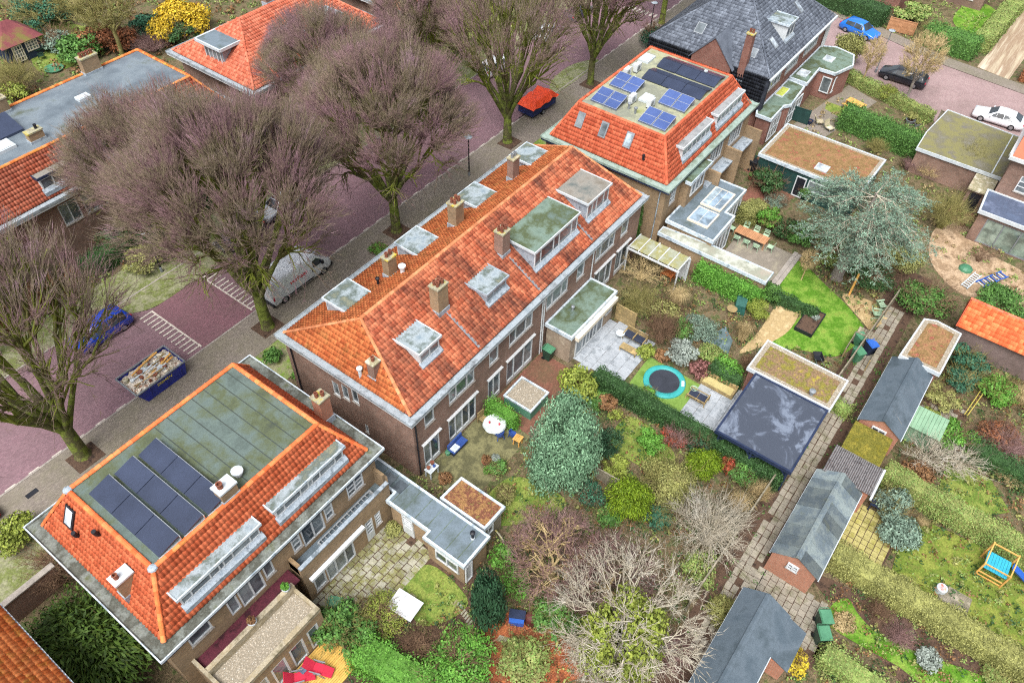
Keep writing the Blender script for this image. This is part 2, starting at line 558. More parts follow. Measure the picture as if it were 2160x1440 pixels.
# kerb extensions on the far side and at the tree by the bend
sheet('verge', curve([(17.0, 51.7), (18.3, 49.3), (23.0, 49.2), (27.2, 49.4), (28.4, 51.7)], 5), .07, M_MOSSY)
sheet('verge', curve([(66.5, 42.3), (68.4, 44.2), (73.0, 44.4), (75.6, 42.4)], 5), .07, M_MOSSY)
sheet('verge', rect(-30, 19.0, 35.2, 38.6), .05, M_MOSSY)
sheet('verge', rect(19.0, 130, 35.0, 38.6), .05, mat('front_grass_strip', ['#7f8a48', '#8d8a6e', '#6d8a34', '#75705c'], .5, .95, .1, grain=.35, gscale=8, lo=.3, hi=.7))
# raised crossing with its ramp markings
pad = sheet('raised_crossing', rect(18.35, 23.3, 42.5, 49.1), .05, M_TABLE)
for x, s in ((18.3, -1), (23.35, 1)):
    W('edge_marking', MB().box(x - .07, x + .07, 42.7, 49.0, .05, .0565), M_MARK, pad)
    for i in range(13):
        y = 42.85 + i * .5
        W('ramp_marking', MB().box(min(x, x + s * 1.15), max(x, x + s * 1.15), y, y + .14, .03, .012 + .04), M_MARK, pad)
# dashed line along the parking strip
for i in range(60):
    x = -3 + i * 1.7
    if 16.5 < x < 24.5 or 66 < x < 76:
        continue
    W('lane_dash', MB().box(x, x + .75, 42.52, 42.62, .0, .0085), M_MARK, road)
for i in range(14):
    y = 42.9 + i * .62
    W('lane_dash', MB().box(89.6, 90.6, y, y + .3, .0, .0085), M_MARK, road)
# parking strip of the near side beside the skip and van
sheet('parking_strip', rect(-60, 18.2, 40.6, 42.28), .068, M_WALK)
# side street behind the houses
NEAR = [(86.8, -80), (87.0, 4), (88.2, 8), (91.2, 18), (93.6, 26), (95, 38.6)]
FAR_ = [(107, 38.6), (105, 24), (103.2, 17), (101.2, 10), (100.2, 0), (99.6, -80)]
sheet('side_street', NEAR + FAR_, .006, brick_mat('clinker_side', '#a08a88', '#927a7a', '#83787a', flat=True, bw=.21, bh=.1, dirtf=.3))
sheet('side_pavement', FAR_ + [(p[0] + 2.1, p[1]) for p in FAR_[::-1]], .07, M_WALK)
sheet('driveway', [(102.6, 2.6), (130, 1.6), (130, 5.4), (103.4, 6.4)], .012, mat('driveway_gravel', ['#b6ab94', '#8f7a66', '#c4baa6'], .7, .95, .1, grain=.2, stretch=(.1, 1.6, 1)))
# alley paving, slab by slab
alley = sheet('alley', rect(12, 62, -.75, 2.05), .0, M_SOIL)


def slabs(parent, name, x0, x1, y0, y1, sx, sy, z, m, gap=.03, skip=0.0, jit=.01, bond=0.0, clip=None):
    base = MB().box(gap / 2, sx - gap / 2, gap / 2, sy - gap / 2, -.04, 0)
    me = mesh_of(name, base)
    me.materials.append(m)
    pw = wpos(parent)
    y, r = y0, 0
    while y < y1 - .05:
        x = x0 - (bond * sx if r % 2 else 0)
        while x < x1 - .05:
            if R.random() >= skip and (clip is None or clip(x + sx / 2, y + sy / 2)):
                o = bpy.data.objects.new(name, me)
                COL.objects.link(o)
                o.parent = parent
                o.location = Vector((x + R.uniform(-jit, jit), y + R.uniform(-jit, jit), z + R.uniform(-.006, .012))) - pw
                o.rotation_euler = (R.uniform(-.008, .008), R.uniform(-.008, .008), R.uniform(-.012, .012))
            x += sx
        y += sy
        r += 1


slabs(alley, 'paving_slab', 20.5, 56, -.1, 1.1, .6, .42, .035, M_PAVER_A, .05, .04, .02)
sheet('patio_base', rect(5.0, 17.3, 12.5, 21.5), -.005, M_SOIL)

# ---------------------------------------------------------------- building kit
SIDE = {'S': ((0, 1), (0, -1)), 'N': ((0, 1), (0, 1)), 'W': ((1, 0), (-1, 0)), 'E': ((1, 0), (1, 0))}


def side_frame(side, c):
    """wall facing S (-Y), N, W (-X) or E at coordinate c; u is the world coordinate along it"""
    if side in 'SN':
        return frame((0, c, 0), (1, 0, 0), (0, -1 if side == 'S' else 1, 0))
    return frame((c, 0, 0), (0, 1, 0), (-1 if side == 'W' else 1, 0, 0))


def wall(parent, side, c, u0, u1, z0, z1, m, holes=(), depth=.14, name='wall'):
    fr = side_frame(side, c)
    us = sorted({u0, u1, *[h[0] for h in holes], *[h[1] for h in holes]})
    zs = sorted({z0, z1, *[h[2] for h in holes], *[h[3] for h in holes]})
    us = [u for u in us if u0 <= u <= u1]
    zs = [z for z in zs if z0 <= z <= z1]
    mb = MB()
    for a, b in zip(us, us[1:]):
        for p, q in zip(zs, zs[1:]):
            if any(h[0] <= (a + b) / 2 <= h[1] and h[2] <= (p + q) / 2 <= h[3] for h in holes):
                continue
            mb.add([fr(a, p), fr(b, p), fr(b, q), fr(a, q)], [(0, 1, 2, 3)])
    for h in holes:
        c4 = [(h[0], h[2]), (h[1], h[2]), (h[1], h[3]), (h[0], h[3])]
        for (ua, za), (ub, zb) in zip(c4, c4[1:] + c4[:1]):
            mb.add([fr(ua, za), fr(ub, zb), fr(ub, zb, -depth), fr(ua, za, -depth)], [(0, 1, 2, 3)])
        mb.add([fr(*c4[0], -depth), fr(*c4[1], -depth), fr(*c4[2], -depth), fr(*c4[3], -depth)], [(0, 1, 2, 3)])
    return W(name, mb, m, parent)


def window(parent, side, c, u0, u1, z0, z1, cols=1, rows=1, m=None, fw=.09, door=False, sill=True, gm=None, recess=.06, name=None, bars=False, panel=0.0):
    """frame of rails and mullions with separate panes"""
    fr = side_frame(side, c)
    m = m or M_WHITE
    mb = MB()
    n0, n1 = -recess - .05, -recess + .05
    mb.fbox(fr, u0, u1, z1 - fw, z1, n0, n1)
    mb.fbox(fr, u0, u1, z0, z0 + fw + panel, n0, n1)
    wts = cols if isinstance(cols, (list, tuple)) else [1] * cols
    tot = sum(wts)
    edges = [u0]
    for w_ in wts:
        edges.append(edges[-1] + (u1 - u0) * w_ / tot)
    for e in edges:
        a = min(max(e - fw / 2, u0), u1 - fw)
        mb.fbox(fr, a, a + fw, z0 + fw + panel, z1 - fw, n0 - .002, n1 + .004)
    zs = [z0 + fw + panel + (z1 - fw - z0 - fw - panel) * k / rows for k in range(rows + 1)]
    for z in zs[1:-1]:
        mb.fbox(fr, u0 + fw, u1 - fw, z - .03, z + .03, n0, n1 - .006)
    o = W(name or ('door' if door else 'window'), mb, m, parent)
    for a, b in zip(edges, edges[1:]):
        for p, q in zip(zs, zs[1:]):
            W('pane', MB().fbox(fr, a + .02, b - .02, p + .015, q - .015, n0 + .02, n0 + .035), gm or M_PANE, o)
    if sill and not door:
        W('sill', MB().fbox(fr, u0 - .06, u1 + .06, z0 - .07, z0, -.1, .07), M_KERB, o)
    return o


def chimney(parent, x, y, z0, z1, sx, sy, m, cap=M_CONC, pots=((0, 0),), name='chimney', potm=None, potr=.12, flash=True):
    o = W(name, MB().box(x - sx / 2, x + sx / 2, y - sy / 2, y + sy / 2, z0, z1), m, parent)
    W('chimney_cap', MB().box(x - sx / 2 - .06, x + sx / 2 + .06, y - sy / 2 - .06, y + sy / 2 + .06, z1, z1 + .12), cap, o)
    for px, py in pots:
        W('chimney_pot', MB().lathe([(potr, 0), (potr, .28), (potr * 1.15, .3), (potr * 1.15, .36), (potr * .7, .36), (potr * .65, .2)], (x + px, y + py, z1 + .12), 10), potm or M_TERRA, o)
    if flash:
        W('flashing', MB().box(x - sx / 2 - .05, x + sx / 2 + .05, y - sy / 2 - .05, y + sy / 2 + .05, z0, z0 + .5), M_LEAD, o)
    return o


TW, TH = .25, .35
_pu = [(0, .012), (.05, .045), (.11, .055), (.17, .03), (.21, .004), (.25, .012)]
TILE_V = np.array([(u, 0, h + .04) for u, h in _pu] + [(u, TH + .05, h) for u, h in _pu] + [(u, 0, h - .0) for u, h in _pu])
TILE_F = np.array([(i, i + 1, i + 7, i + 6) for i in range(5)] + [(12 + i, 13 + i, i + 1, i) for i in range(5)])
_tm = {}


def tile_mesh(m):
    if m.name not in _tm:
        me = fast_mesh('roof_tile', TILE_V, TILE_F)
        me.materials.append(m)
        _tm[m.name] = me
    return _tm[m.name]


def slope_tiles(P, U, V, lo0, hi0, lo1, hi1, Ls):
    """tile origins (u,v) on a trapezoid slope: u runs lo..hi at the eave and narrows to lo1..hi1 at the top"""
    out = []
    rows = int(Ls / TH)
    for r in range(rows + 1):
        v = r * TH
        if v > Ls - .12:
            break
        t = (v + TH * .4) / Ls
        a, b = lo0 + (lo1 - lo0) * t, hi0 + (hi1 - hi0) * t
        n = int((b - a) / TW)
        if n < 1:
            continue
        s = math.floor((a + .06) / TW) + 1
        u = s * TW
        while u + TW <= b + .07:
            out.append((u, v))
            u += TW
    return out


def tile_roof(roof, slopes, m, singles=0, stuff=True, mats=None):
    """slopes: (P, U, V, lo0, hi0, lo1, hi1, L [, material]); nearest tiles become parts of their own, the rest one mesh per slope"""
    camp = Vector((0, 0, 46))
    allt = []
    for si, s in enumerate(slopes):
        P, U, V = Vector(s[0]), Vector(s[1]).normalized(), Vector(s[2]).normalized()
        N = U.cross(V)
        if N.z < 0:
            N = -N
        for (u, v) in slope_tiles(P, U, V, *s[3:8]):
            p = P + U * u + V * v
            d = camp - p
            allt.append((-(d.normalized().dot(N)) / d.length_squared if N.dot(d) > 0 else 1.0, si, p, U, V, N))
    allt.sort(key=lambda t: t[0])
    pw = wpos(roof)
    single, rest = allt[:singles], allt[singles:]
    for _, si, p, U, V, N in single:
        mm = slopes[si][8] if len(slopes[si]) > 8 else m
        o = bpy.data.objects.new('roof_tile', tile_mesh(mm))
        COL.objects.link(o)
        o.parent = roof
        jl = Vector((R.uniform(-.006, .006), R.uniform(-.006, .006), 0))
        q = p - pw + N * R.uniform(0, .012) + jl
        o.matrix_local = Matrix(((U.x, V.x, N.x, q.x), (U.y, V.y, N.y, q.y), (U.z, V.z, N.z, q.z), (0, 0, 0, 1)))
    groups = {}
    for t in rest:
        groups.setdefault(t[1], []).append(t)
    vs_, fs_, ms = [], [], {}
    bymat = {}
    for si, ts in groups.items():
        mm = slopes[si][8] if len(slopes[si]) > 8 else m
        bymat.setdefault(mm.name, []).extend(ts)
    for mn, ts in bymat.items():
        k = len(ts)
        B = np.array([[tuple(t[3]), tuple(t[4]), tuple(t[5])] for t in ts])
        O = np.array([tuple(t[2] - pw) for t in ts]) + B[:, 2] * NP.uniform(0, .014, (k, 1))
        Vv = np.einsum('vi,kij->kvj', TILE_V, B) + O[:, None, :]
        Ff = TILE_F[None] + (np.arange(k) * len(TILE_V))[:, None, None]
        o = link('roof_tiles', fast_mesh('roof_tiles', Vv.reshape(-1, 3), Ff.reshape(-1, 4)), bpy.data.materials[mn], roof)
        o['kind'] = 'stuff'


def caps(roof, p, q, m, r=.15, single=True, seg=.38, name='ridge_tile'):
    """overlapping half-round ridge tiles from p to q"""
    p, q = Vector(p), Vector(q)
    d = (q - p)
    ln = d.length
    d.normalize()
    a = d.cross(Vector((0, 0, 1))).normalized()
    b = a.cross(d)
    n = max(1, int(ln / seg))
    st = ln / n

    def piece(o):
        mb = MB()
        ring = []
        for s_, rr in ((0.0, r), (st + .04, r * .86)):
            for k in range(6):
                t = PI * k / 5
                ring.append(o + d * s_ + a * (math.cos(t) * rr) + b * (math.sin(t) * rr * .8))
        mb.add(ring, [(k, k + 1, k + 7, k + 6) for k in range(5)] + [tuple(range(6)), tuple(range(11, 5, -1))])
        return mb
    if single:
        me = None
        pw = wpos(roof)
        for i in range(n):
            if me is None:
                me = mesh_of(name, piece(Vector((0, 0, 0))))
                me.materials.append(m)
            o = bpy.data.objects.new(name, me)
            COL.objects.link(o)
            o.parent = roof
            o.location = p + d * (st * i) - pw + Vector((0, 0, R.uniform(0, .015)))
    else:
        mb = MB()
        for i in range(n):
            pc = piece(p + d * (st * i))
            mb.add(pc.v, pc.f)
        o = W(name + 's', mb, m, roof)
        o['kind'] = 'stuff'


def gutter_ring(parent, x0, x1, y0, y1, zt, w, m, th=.22, fascia=None):
    """gutter with a raised lip running round the eaves, four lengths"""
    for nm, b in (('S', (x0, x1, y0, y0 + w)), ('N', (x0, x1, y1 - w, y1)), ('W', (x0, x0 + w, y0 + w, y1 - w)), ('E', (x1 - w, x1, y0 + w, y1 - w))):
        mb = MB().box(*b, zt - th, zt - .06)
        lip = {'S': (b[0], b[1], y0, y0 + .06), 'N': (b[0], b[1], y1 - .06, y1), 'W': (x0, x0 + .06, b[2], b[3]), 'E': (x1 - .06, x1, b[2], b[3])}[nm]
        mb.box(*lip, zt - .06, zt)
        W('gutter', mb, m, parent)
        if fascia:
            f = {'S': (x0 + .05, x1 - .05, y0 + .05, y0 + .09), 'N': (x0 + .05, x1 - .05, y1 - .09, y1 - .05), 'W': (x0 + .05, x0 + .09, y0 + .1, y1 - .1), 'E': (x1 - .09, x1 - .05, y0 + .1, y1 - .1)}[nm]
            W('fascia', MB().box(*f, zt - th - .2, zt - th), fascia, parent)


def dormer(parent, x0, x1, yf, yb, zb, zt, side='S', cols=2, body=M_WHITE, roofm=M_FLAT_BLUE, edge=M_EDGE_W, ov=.16, cheek=None, wz=None, rows=1, fm=None):
    """flat dormer box standing out of a slope: body, roof slab with rim, window and apron"""
    s = 1 if side == 'S' else -1
    lo, hi = (yf, yb) if s > 0 else (yb, yf)
    o = W('dormer', MB().box(x0, x1, lo, hi, zb, zt - .14), cheek or body, parent)
    W('dormer_roof', MB().box(x0 - ov, x1 + ov, lo - (ov if s > 0 else 0), hi + (ov if s < 0 else 0), zt - .14, zt), roofm, o)
    mb = MB()
    a, b, c, d = x0 - ov - .03, x1 + ov + .03, lo - (ov + .03 if s > 0 else 0), hi + (ov + .03 if s < 0 else 0)
    mb.box(a, b, c, c + .08, zt - .16, zt + .04).box(a, b, d - .08, d, zt - .16, zt + .04)
    mb.box(a, a + .08, c + .08, d - .08, zt - .16, zt + .04).box(b - .08, b, c + .08, d - .08, zt - .16, zt + .04)
    W('dormer_rim', mb, edge, o)
    wz = wz or (zb + .25, zt - .22)
    fr = side_frame(side, yf)
    mb = MB()
    fw = .09
    wts = cols if isinstance(cols, (list, tuple)) else [1] * cols
    tot = sum(wts)
    ed = [x0 + .05]
    for w_ in wts:
        ed.append(ed[-1] + (x1 - x0 - .1) * w_ / tot)
    for z in (wz[0], wz[1] - fw):
        mb.fbox(fr, x0 + .03, x1 - .03, z, z + fw, -.02, .06)
    for e in ed:
        mb.fbox(fr, e - fw / 2, e + fw / 2, wz[0] + fw, wz[1] - fw, -.02, .064)
    W('window_frame', mb, fm or M_WHITE, o)
    for p, q in zip(ed, ed[1:]):
        W('pane', MB().fbox(fr, p + .03, q - .03, wz[0] + .05, wz[1] - .05, .005, .02), M_PANE, o)
    W('apron', MB().add([(x0 - .1, yf, zb + .34), (x1 + .1, yf, zb + .34), (x1 + .1, yf - s * .32, zb + .12), (x0 - .1, yf - s * .32, zb + .12),
                         (x0 - .1, yf, zb + .1), (x1 + .1, yf, zb + .1), (x1 + .1, yf - s * .32, zb - .2), (x0 - .1, yf - s * .32, zb - .2)],
                        [(0, 1, 2, 3), (7, 6, 5, 4), (3, 2, 6, 7), (0, 3, 7, 4), (1, 5, 6, 2)]), M_LEAD, o)
    return o


def vent_pipe(parent, p, m, r=.09, h=.5, cowl=True, name='vent_pipe'):
    x, y, z = p
    prof = [(r, -.2), (r, h)] + ([(r * 1.7, h + .02), (r * 1.7, h + .12), (r * .6, h + .17)] if cowl else [(r * .6, h + .05)])
    return W(name, MB().lathe(prof, (x, y, z), 10), m, parent)


def frustum_roof(parent, e, t, ze, zt, m, name='roof'):
    """solid under the tiles: eave rectangle e to top rectangle t (x0,x1,y0,y1)"""
    a = [(e[0], e[2], ze), (e[1], e[2], ze), (e[1], e[3], ze), (e[0], e[3], ze)]
    b = [(t[0], t[2], zt), (t[1], t[2], zt), (t[1], t[3], zt), (t[0], t[3], zt)]
    mb = MB().add(a + b, [(3, 2, 1, 0), (4, 5, 6, 7), (0, 1, 5, 4), (1, 2, 6, 5), (2, 3, 7, 6), (3, 0, 4, 7)])
    return W(name, mb, m, parent)


def hip_slopes(e, t, ze, zt, ms=None):
    """four trapezoid slopes for tile_roof"""
    dz = zt - ze
    out = []
    for k, (P, U, run, lo1, hi1, ln) in {
        'S': ((e[0], e[2], ze), (1, 0, 0), (0, t[2] - e[2]), t[0] - e[0], t[1] - e[0], e[1] - e[0]),
        'W': ((e[0], e[2], ze), (0, 1, 0), (t[0] - e[0], 0), t[2] - e[2], t[3] - e[2], e[3] - e[2]),
        'N': ((e[0], e[3], ze), (1, 0, 0), (0, t[3] - e[3]), t[0] - e[0], t[1] - e[0], e[1] - e[0]),
        'E': ((e[1], e[2], ze), (0, 1, 0), (t[1] - e[1], 0), t[2] - e[2], t[3] - e[2], e[3] - e[2])}.items():
        V = Vector((run[0], run[1], dz))
        s = (P, U, tuple(V), 0.0, ln, lo1, hi1, V.length)
        if ms and k in ms:
            s = s + (ms[k],)
        out.append(s)
    return out


def downpipe(parent, x, y, z0, z1, m=M_ZINC, r=.055):
    W('downpipe', MB().tube([(x, y, z0), (x, y, z1)], r, 6), m, parent)


# ---------------------------------------------------------------- the long brick row in the middle
row = thing('row_house', 'long brown brick row with weathered red pantile hip roof in the middle', 'house', (34, 27.4, 0))
GX0, GX1, GY0, GY1, ZG = 19.34, 48.69, 21.13, 33.62, 6.7
up = [(20.85, 21.8, 4.5, 5.85, [1]), (23.3, 26.0, 4.4, 5.85, [1, 1.5, 1]), (27.65, 28.7, 4.3, 5.85, [1]), (29.95, 32.8, 4.3, 5.85, [1, 1.5, 1]),
      (34.55, 37.4, 4.3, 5.85, [1, 1.5, 1]), (38.65, 39.7, 4.3, 5.85, [1]), (41.3, 44.2, 4.3, 5.85, [1, 1.5, 1]), (45.2, 46.3, 4.3, 5.85, [1])]
dn = [(20.5, 22.1, .1, 2.9, [1, 1.2]), (23.1, 26.1, .1, 2.85, [1, 1, 1, 1]), (27.5, 28.95, .1, 2.9, [1, 1.1]), (29.75, 33.0, .1, 2.85, [1, 1.4, 1.2]), (41.6, 44.4, .1, 2.85, [1, 1.2, 1]), (45.0, 47.0, .1, 2.85, [1, 1])]
wall(row, 'S', 21.5, 19.75, 48.3, 0, 6.5, M_BRICK, [h[:4] for h in up + dn])
for u0, u1, z0, z1, c in up:
    window(row, 'S', 21.5, u0, u1, z0, z1, c)
for u0, u1, z0, z1, c in dn:
    window(row, 'S', 21.5, u0, u1, z0, z1, c, door=True, panel=.3)
    W('canopy', MB().fbox(side_frame('S', 21.5), u0 - .15, u1 + .15, 3.0, 3.08, 0, .2), M_WHITE, row)
lw = [(28.25, 28.85, 3.5, 4.95), (27.3, 27.9, 3.85, 5.3), (26.35, 26.95, 4.2, 5.65), (25.9, 26.2, 1.3, 2.2)]
wall(row, 'W', 19.75, 21.5, 33.2, 0, 6.5, M_BRICK, lw)
for h in lw:
    window(row, 'W', 19.75, *h, fw=.07)
wall(row, 'N', 33.2, 19.75, 48.3, 0, 6.5, M_BRICK)
wall(row, 'E', 48.3, 21.5, 33.2, 0, 6.5, M_BRICK)
gutter_ring(row, GX0, GX1, GY0, GY1, ZG, .5, M_ZINC, fascia=M_WHITE)
E_, T_ = (19.85, 48.2, 21.63, 33.12), (21.94, 46.04, 27.37, 27.39)
roof = frustum_roof(row, E_, T_, 6.7, 10.12, M_PANTILE)
tile_roof(roof, hip_slopes(E_, T_, 6.72, 10.16, {'N': M_PANTILE_F, 'W': M_PANTILE_F}), M_PANTILE, 300)
M_CAPS = tile_mat('ridge_tile_sandy', '#c27a52', '#c88a62', '#8f5a40', darkness=.45)
caps(roof, (21.94, 27.38, 10.15), (46.04, 27.38, 10.15), M_CAPS)
for cx, cy, ax in ((19.85, 21.63, 21.94), (19.85, 33.12, 21.94), (48.2, 21.63, 46.04), (48.2, 33.12, 46.04)):
    caps(roof, (cx, cy, 6.78), (ax, 27.38, 10.13), M_CAPS, r=.13)
zb = lambda y: 6.72 + .595 * (y - 21.63)
dormer(row, 22.75, 24.6, 23.3, 25.6, zb(23.3) - .1, 8.98, cols=2)
dormer(row, 29.7, 31.9, 23.35, 25.7, zb(23.35) - .1, 8.82, cols=[1, 2], body=M_LEAD, edge=M_LEAD, fm=M_LEAD)
dormer(row, 34.75, 40.3, 22.95, 26.1, zb(22.95) - .1, 9.3, cols=[1, 2.2, 1, 2.2, 1], roofm=M_FLAT_GREEN, cheek=M_LEAD)
dormer(row, 41.75, 44.85, 23.0, 26.1, zb(23.0) - .1, 9.28, cols=[1, .9, 1.5, 1], roofm=M_FLAT_BROWN, cheek=M_LEAD)
for x0 in (22.6, 29.7, 36.55, 43.5):
    dormer(row, x0, x0 + 2.1, 31.5, 29.2, 7.4, 8.95, 'N', cols=2, body=M_LEAD, edge=M_EDGE)
p4 = [(-.22, -.14), (.22, -.14), (-.22, .14), (.22, .14)]
chimney(row, 26.7, 24.95, 8.4, 10.9, 1.0, .75, M_BRICK_Y, M_MOSSCAP, p4 + [(0, 0)])
chimney(row, 33.75, 25.1, 8.4, 10.7, .85, .75, M_BRICK, M_MOSSCAP, p4)
chimney(row, 27.1, 29.75, 8.5, 10.4, .8, .6, M_BRICK_Y, M_MOSSCAP, [(-.18, 0), (.18, 0)])
chimney(row, 34.0, 29.55, 8.6, 10.85, .9, .8, M_BRICK_Y, M_MOSSCAP, p4)
chimney(row, 41.3, 29.75, 8.5, 10.65, .8, .6, M_BRICK, M_CONC, [(-.18, 0), (.18, 0)], potm=M_GREY)
chimney(row, 20.55, 25.2, 7.0, 8.75, .6, .6, M_BRICK, M_CONC, [(0, 0)])
vent_pipe(row, (27.3, 28.75, 9.35), M_WHITE, .16, .55)
vent_pipe(row, (25.8, 29.7, 8.8), M_BLACK, .09, .5)
vent_pipe(row, (20.1, 26.1, 7.1), M_EDGE_W, .12, .7)
for x in (26.9, 33.9, 40.9):
    W('party_flashing', MB().add([(x - .1, 21.75, zb(21.75) + .1), (x + .1, 21.75, zb(21.75) + .1), (x + .1, 24.5, zb(24.5) + .1), (x - .1, 24.5, zb(24.5) + .1)], [(0, 1, 2, 3)]), M_GREY, row)
for x in (19.95, 33.95, 34.2, 40.8):
    downpipe(row, x, 21.42, .05, 6.5, M_WHITE if x > 33 else M_BLACK)
downpipe(row, 19.66, 32.6, .05, 6.5, M_BLACK)

# ---------------------------------------------------------------- flat-topped house with new tiles, lower left
ha = thing('mansard_house', 'flat topped house with bright orange tile slopes and black solar panels', 'house', (9.1, 27.3, 0))
AX0, AX1, AY0, AY1 = 1.21, 17.07, 21.33, 33.35
aw = [(2.75, 4.1, 4.7, 6.0, 1, 1), (5.2, 5.85, 4.0, 5.95, 1, 1), (5.95, 7.55, 3.75, 5.95, 2, 1), (7.7, 8.35, 4.3, 5.9, 1, 1),
      (9.75, 10.4, 4.2, 5.85, 1, 3), (10.5, 12.15, 3.75, 5.9, 2, 1), (12.3, 12.95, 4.2, 5.85, 1, 3), (14.15, 15.5, 4.3, 5.7, 2, 3)]
wall(ha, 'S', 21.8, 1.65, 16.6, 0, 6.5, M_BRICK_Y, [h[:4] for h in aw])
for u0, u1, z0, z1, c, r_ in aw:
    window(ha, 'S', 21.8, u0, u1, z0, z1, c, r_, sill=z0 > 4.1, fw=.1)
wall(ha, 'W', 1.65, 21.8, 32.9, 0, 6.5, M_BRICK_Y)
wall(ha, 'E', 16.6, 21.8, 32.9, 0, 6.5, M_BRICK_Y)
wall(ha, 'N', 32.9, 1.65, 16.6, 0, 6.5, M_BRICK_Y)
M_GUTA = mat('wide_gutter_mossy', ['#62665f', '#4a4c44', '#747a75', '#555a42'], .9, .8, .3, grain=.3, lo=.3, hi=.7)
gutter_ring(ha, AX0, AX1, AY0, AY1, 6.75, .72, M_GUTA, fascia=M_NAVY)
mb = MB()
for b in ((AX0 - .05, AX1 + .05, AY0 - .05, AY0 + .02), (AX0 - .05, AX1 + .05, AY1 - .02, AY1 + .05), (AX0 - .05, AX0 + .02, AY0 + .02, AY1 - .02), (AX1 - .02, AX1 + .05, AY0 + .02, AY1 - .02)):
    mb.box(*b, 6.6, 6.8)
W('gutter_rim', mb, M_EDGE, ha)
E_, T_ = (1.91, 16.37, 22.03, 32.65), (3.67, 14.64, 23.75, 30.95)
roof = frustum_roof(ha, E_, T_, 6.72, 9.78, M_TILE_NEW)
tile_roof(roof, hip_slopes(E_, T_, 6.74, 9.84), M_TILE_NEW, 300)
M_CAPN = tile_mat('ridge_tile_orange', '#de6a3c', '#e27c4c', '#b8875a', '#c2a050', darkness=.3)
cs = [(3.67, 23.75), (14.64, 23.75), (14.64, 30.95), (3.67, 30.95)]
ec = [(1.91, 22.03), (16.37, 22.03), (16.37, 32.65), (1.91, 32.65)]
for i in range(4):
    caps(roof, (*cs[i], 9.83), (*cs[(i + 1) % 4], 9.83), M_CAPN, r=.15)
    caps(roof, (*ec[i], 6.8), (*cs[i], 9.83), M_CAPN, r=.14)
fl = W('flat_roof', MB().box(3.72, 14.59, 23.8, 30.9, 9.7, 9.8), M_FLAT_MOSS, ha)
for i in range(7):
    x = 8.9 + i * .85
    W('roofing_seam', MB().box(x, x + .05, 23.9, 30.8, 9.8, 9.812), mat('seam_dark', ['#3c4340', '#444c48'], 1, .85, .2), fl)
for x, y in ((3.67, 23.75), (3.67, 30.95)):
    W('lead_cap', MB().lathe([(.26, 0), (.22, .08), (.08, .12)], (x, y, 9.86), 8), M_LEAD, ha)
for i, (x0, x1, y1) in enumerate(((4.2, 5.48, 29.8), (5.72, 6.95, 29.8), (7.2, 8.42, 29.8))):
    for j in range(3):
        ya, yb = 23.9 + j * (y1 - 23.9) / 3, 23.9 + (j + 1) * (y1 - 23.9) / 3
        o = W('solar_panel', MB().add([(x0, ya + .02, 9.98), (x1, ya + .02, 10.26), (x1, yb - .02, 10.26), (x0, yb - .02, 9.98), (x0, ya + .02, 9.93), (x1, ya + .02, 10.21), (x1, yb - .02, 10.21), (x0, yb - .02, 9.93)],
                                      [(0, 1, 2, 3), (7, 6, 5, 4), (0, 4, 5, 1), (1, 5, 6, 2), (2, 6, 7, 3), (3, 7, 4, 0)]), M_SOLAR, ha)
    W('panel_rail', MB().box(x0 + .02, x1 + .04, 23.9, y1, 9.8, 9.87).box(x1 + .0, x1 + .05, 23.88, y1, 9.87, 10.2).box(x0 - .04, x1, 23.84, 23.9, 9.8, 9.92), M_ALU, ha)
chimney(ha, 8.6, 24.1, 9.5, 10.7, 1.0, .7, M_BRICK_Y, M_EDGE_W, [(-.2, 0)], potr=.16)
chimney(ha, 2.55, 25.2, 7.2, 9.0, .95, .62, M_BRICK_Y, M_EDGE_W, [(-.2, 0)], potr=.13)
chimney(ha, 16.45, 25.6, 6.7, 9.0, .8, .75, M_BRICK_S, M_MOSSCAP, [(-.15, .1), (.15, -.1)], potr=.12)
vent_pipe(ha, (9.75, 24.65, 9.8), M_EDGE_W, .2, .3)
for p in ((2.65, 29.5, 8.1), (3.25, 27.9, 9.2)):
    W('roof_vent', MB().tube([p, (p[0] - .1, p[1], p[2] + .15), (p[0] - .15, p[1], p[2] + .5)], .13, 8), M_BLACK, ha)
W('roof_window', MB().add([(2.55, 30.0, 8.15), (2.55, 30.8, 8.15), (3.2, 30.8, 9.3), (3.2, 30.0, 9.3), (2.65, 30.0, 8.0), (2.65, 30.8, 8.0), (3.3, 30.8, 9.15), (3.3, 30.0, 9.15)],
                          [(0, 1, 2, 3), (7, 6, 5, 4), (0, 4, 5, 1), (1, 5, 6, 2), (2, 6, 7, 3), (3, 7, 4, 0)]), M_BLACK, ha)
W('roof_window_pane', MB().add([(2.6, 30.12, 8.28), (2.6, 30.68, 8.28), (3.12, 30.68, 9.18), (3.12, 30.12, 9.18)], [(0, 1, 2, 3)]), M_PANE_W, ha)
for x0, x1, rm in ((3.6, 8.65, M_FLAT_BLUE), (9.8, 14.9, M_FLAT_BLUE)):
    d = dormer(ha, x0, x1, 22.4, 23.5, 7.3, 8.5, cols=[1, 2, 1, .5, 1, 2, 1], roofm=rm, edge=M_EDGE, cheek=M_LEAD, body=M_NAVY)
# front bays and the balconies at the back
for x0, x1 in ((3.2, 6.4), (11.3, 14.6)):
    W('front_bay', MB().box(x0, x1, 33.35, 34.6, 0, 3.2), M_BRICK_Y, ha)
    W('front_bay_roof', MB().box(x0 - .15, x1 + .15, 33.37, 34.75, 3.2, 3.4), M_FLAT_GREY, ha)
    mb = MB()
    for b in ((x0 - .2, x1 + .2, 34.72, 34.8), (x0 - .2, x0 - .12, 33.37, 34.72), (x1 + .12, x1 + .2, 33.37, 34.72)):
        mb.box(*b, 3.15, 3.48)
    W('front_bay_rim', mb, M_EDGE, ha)
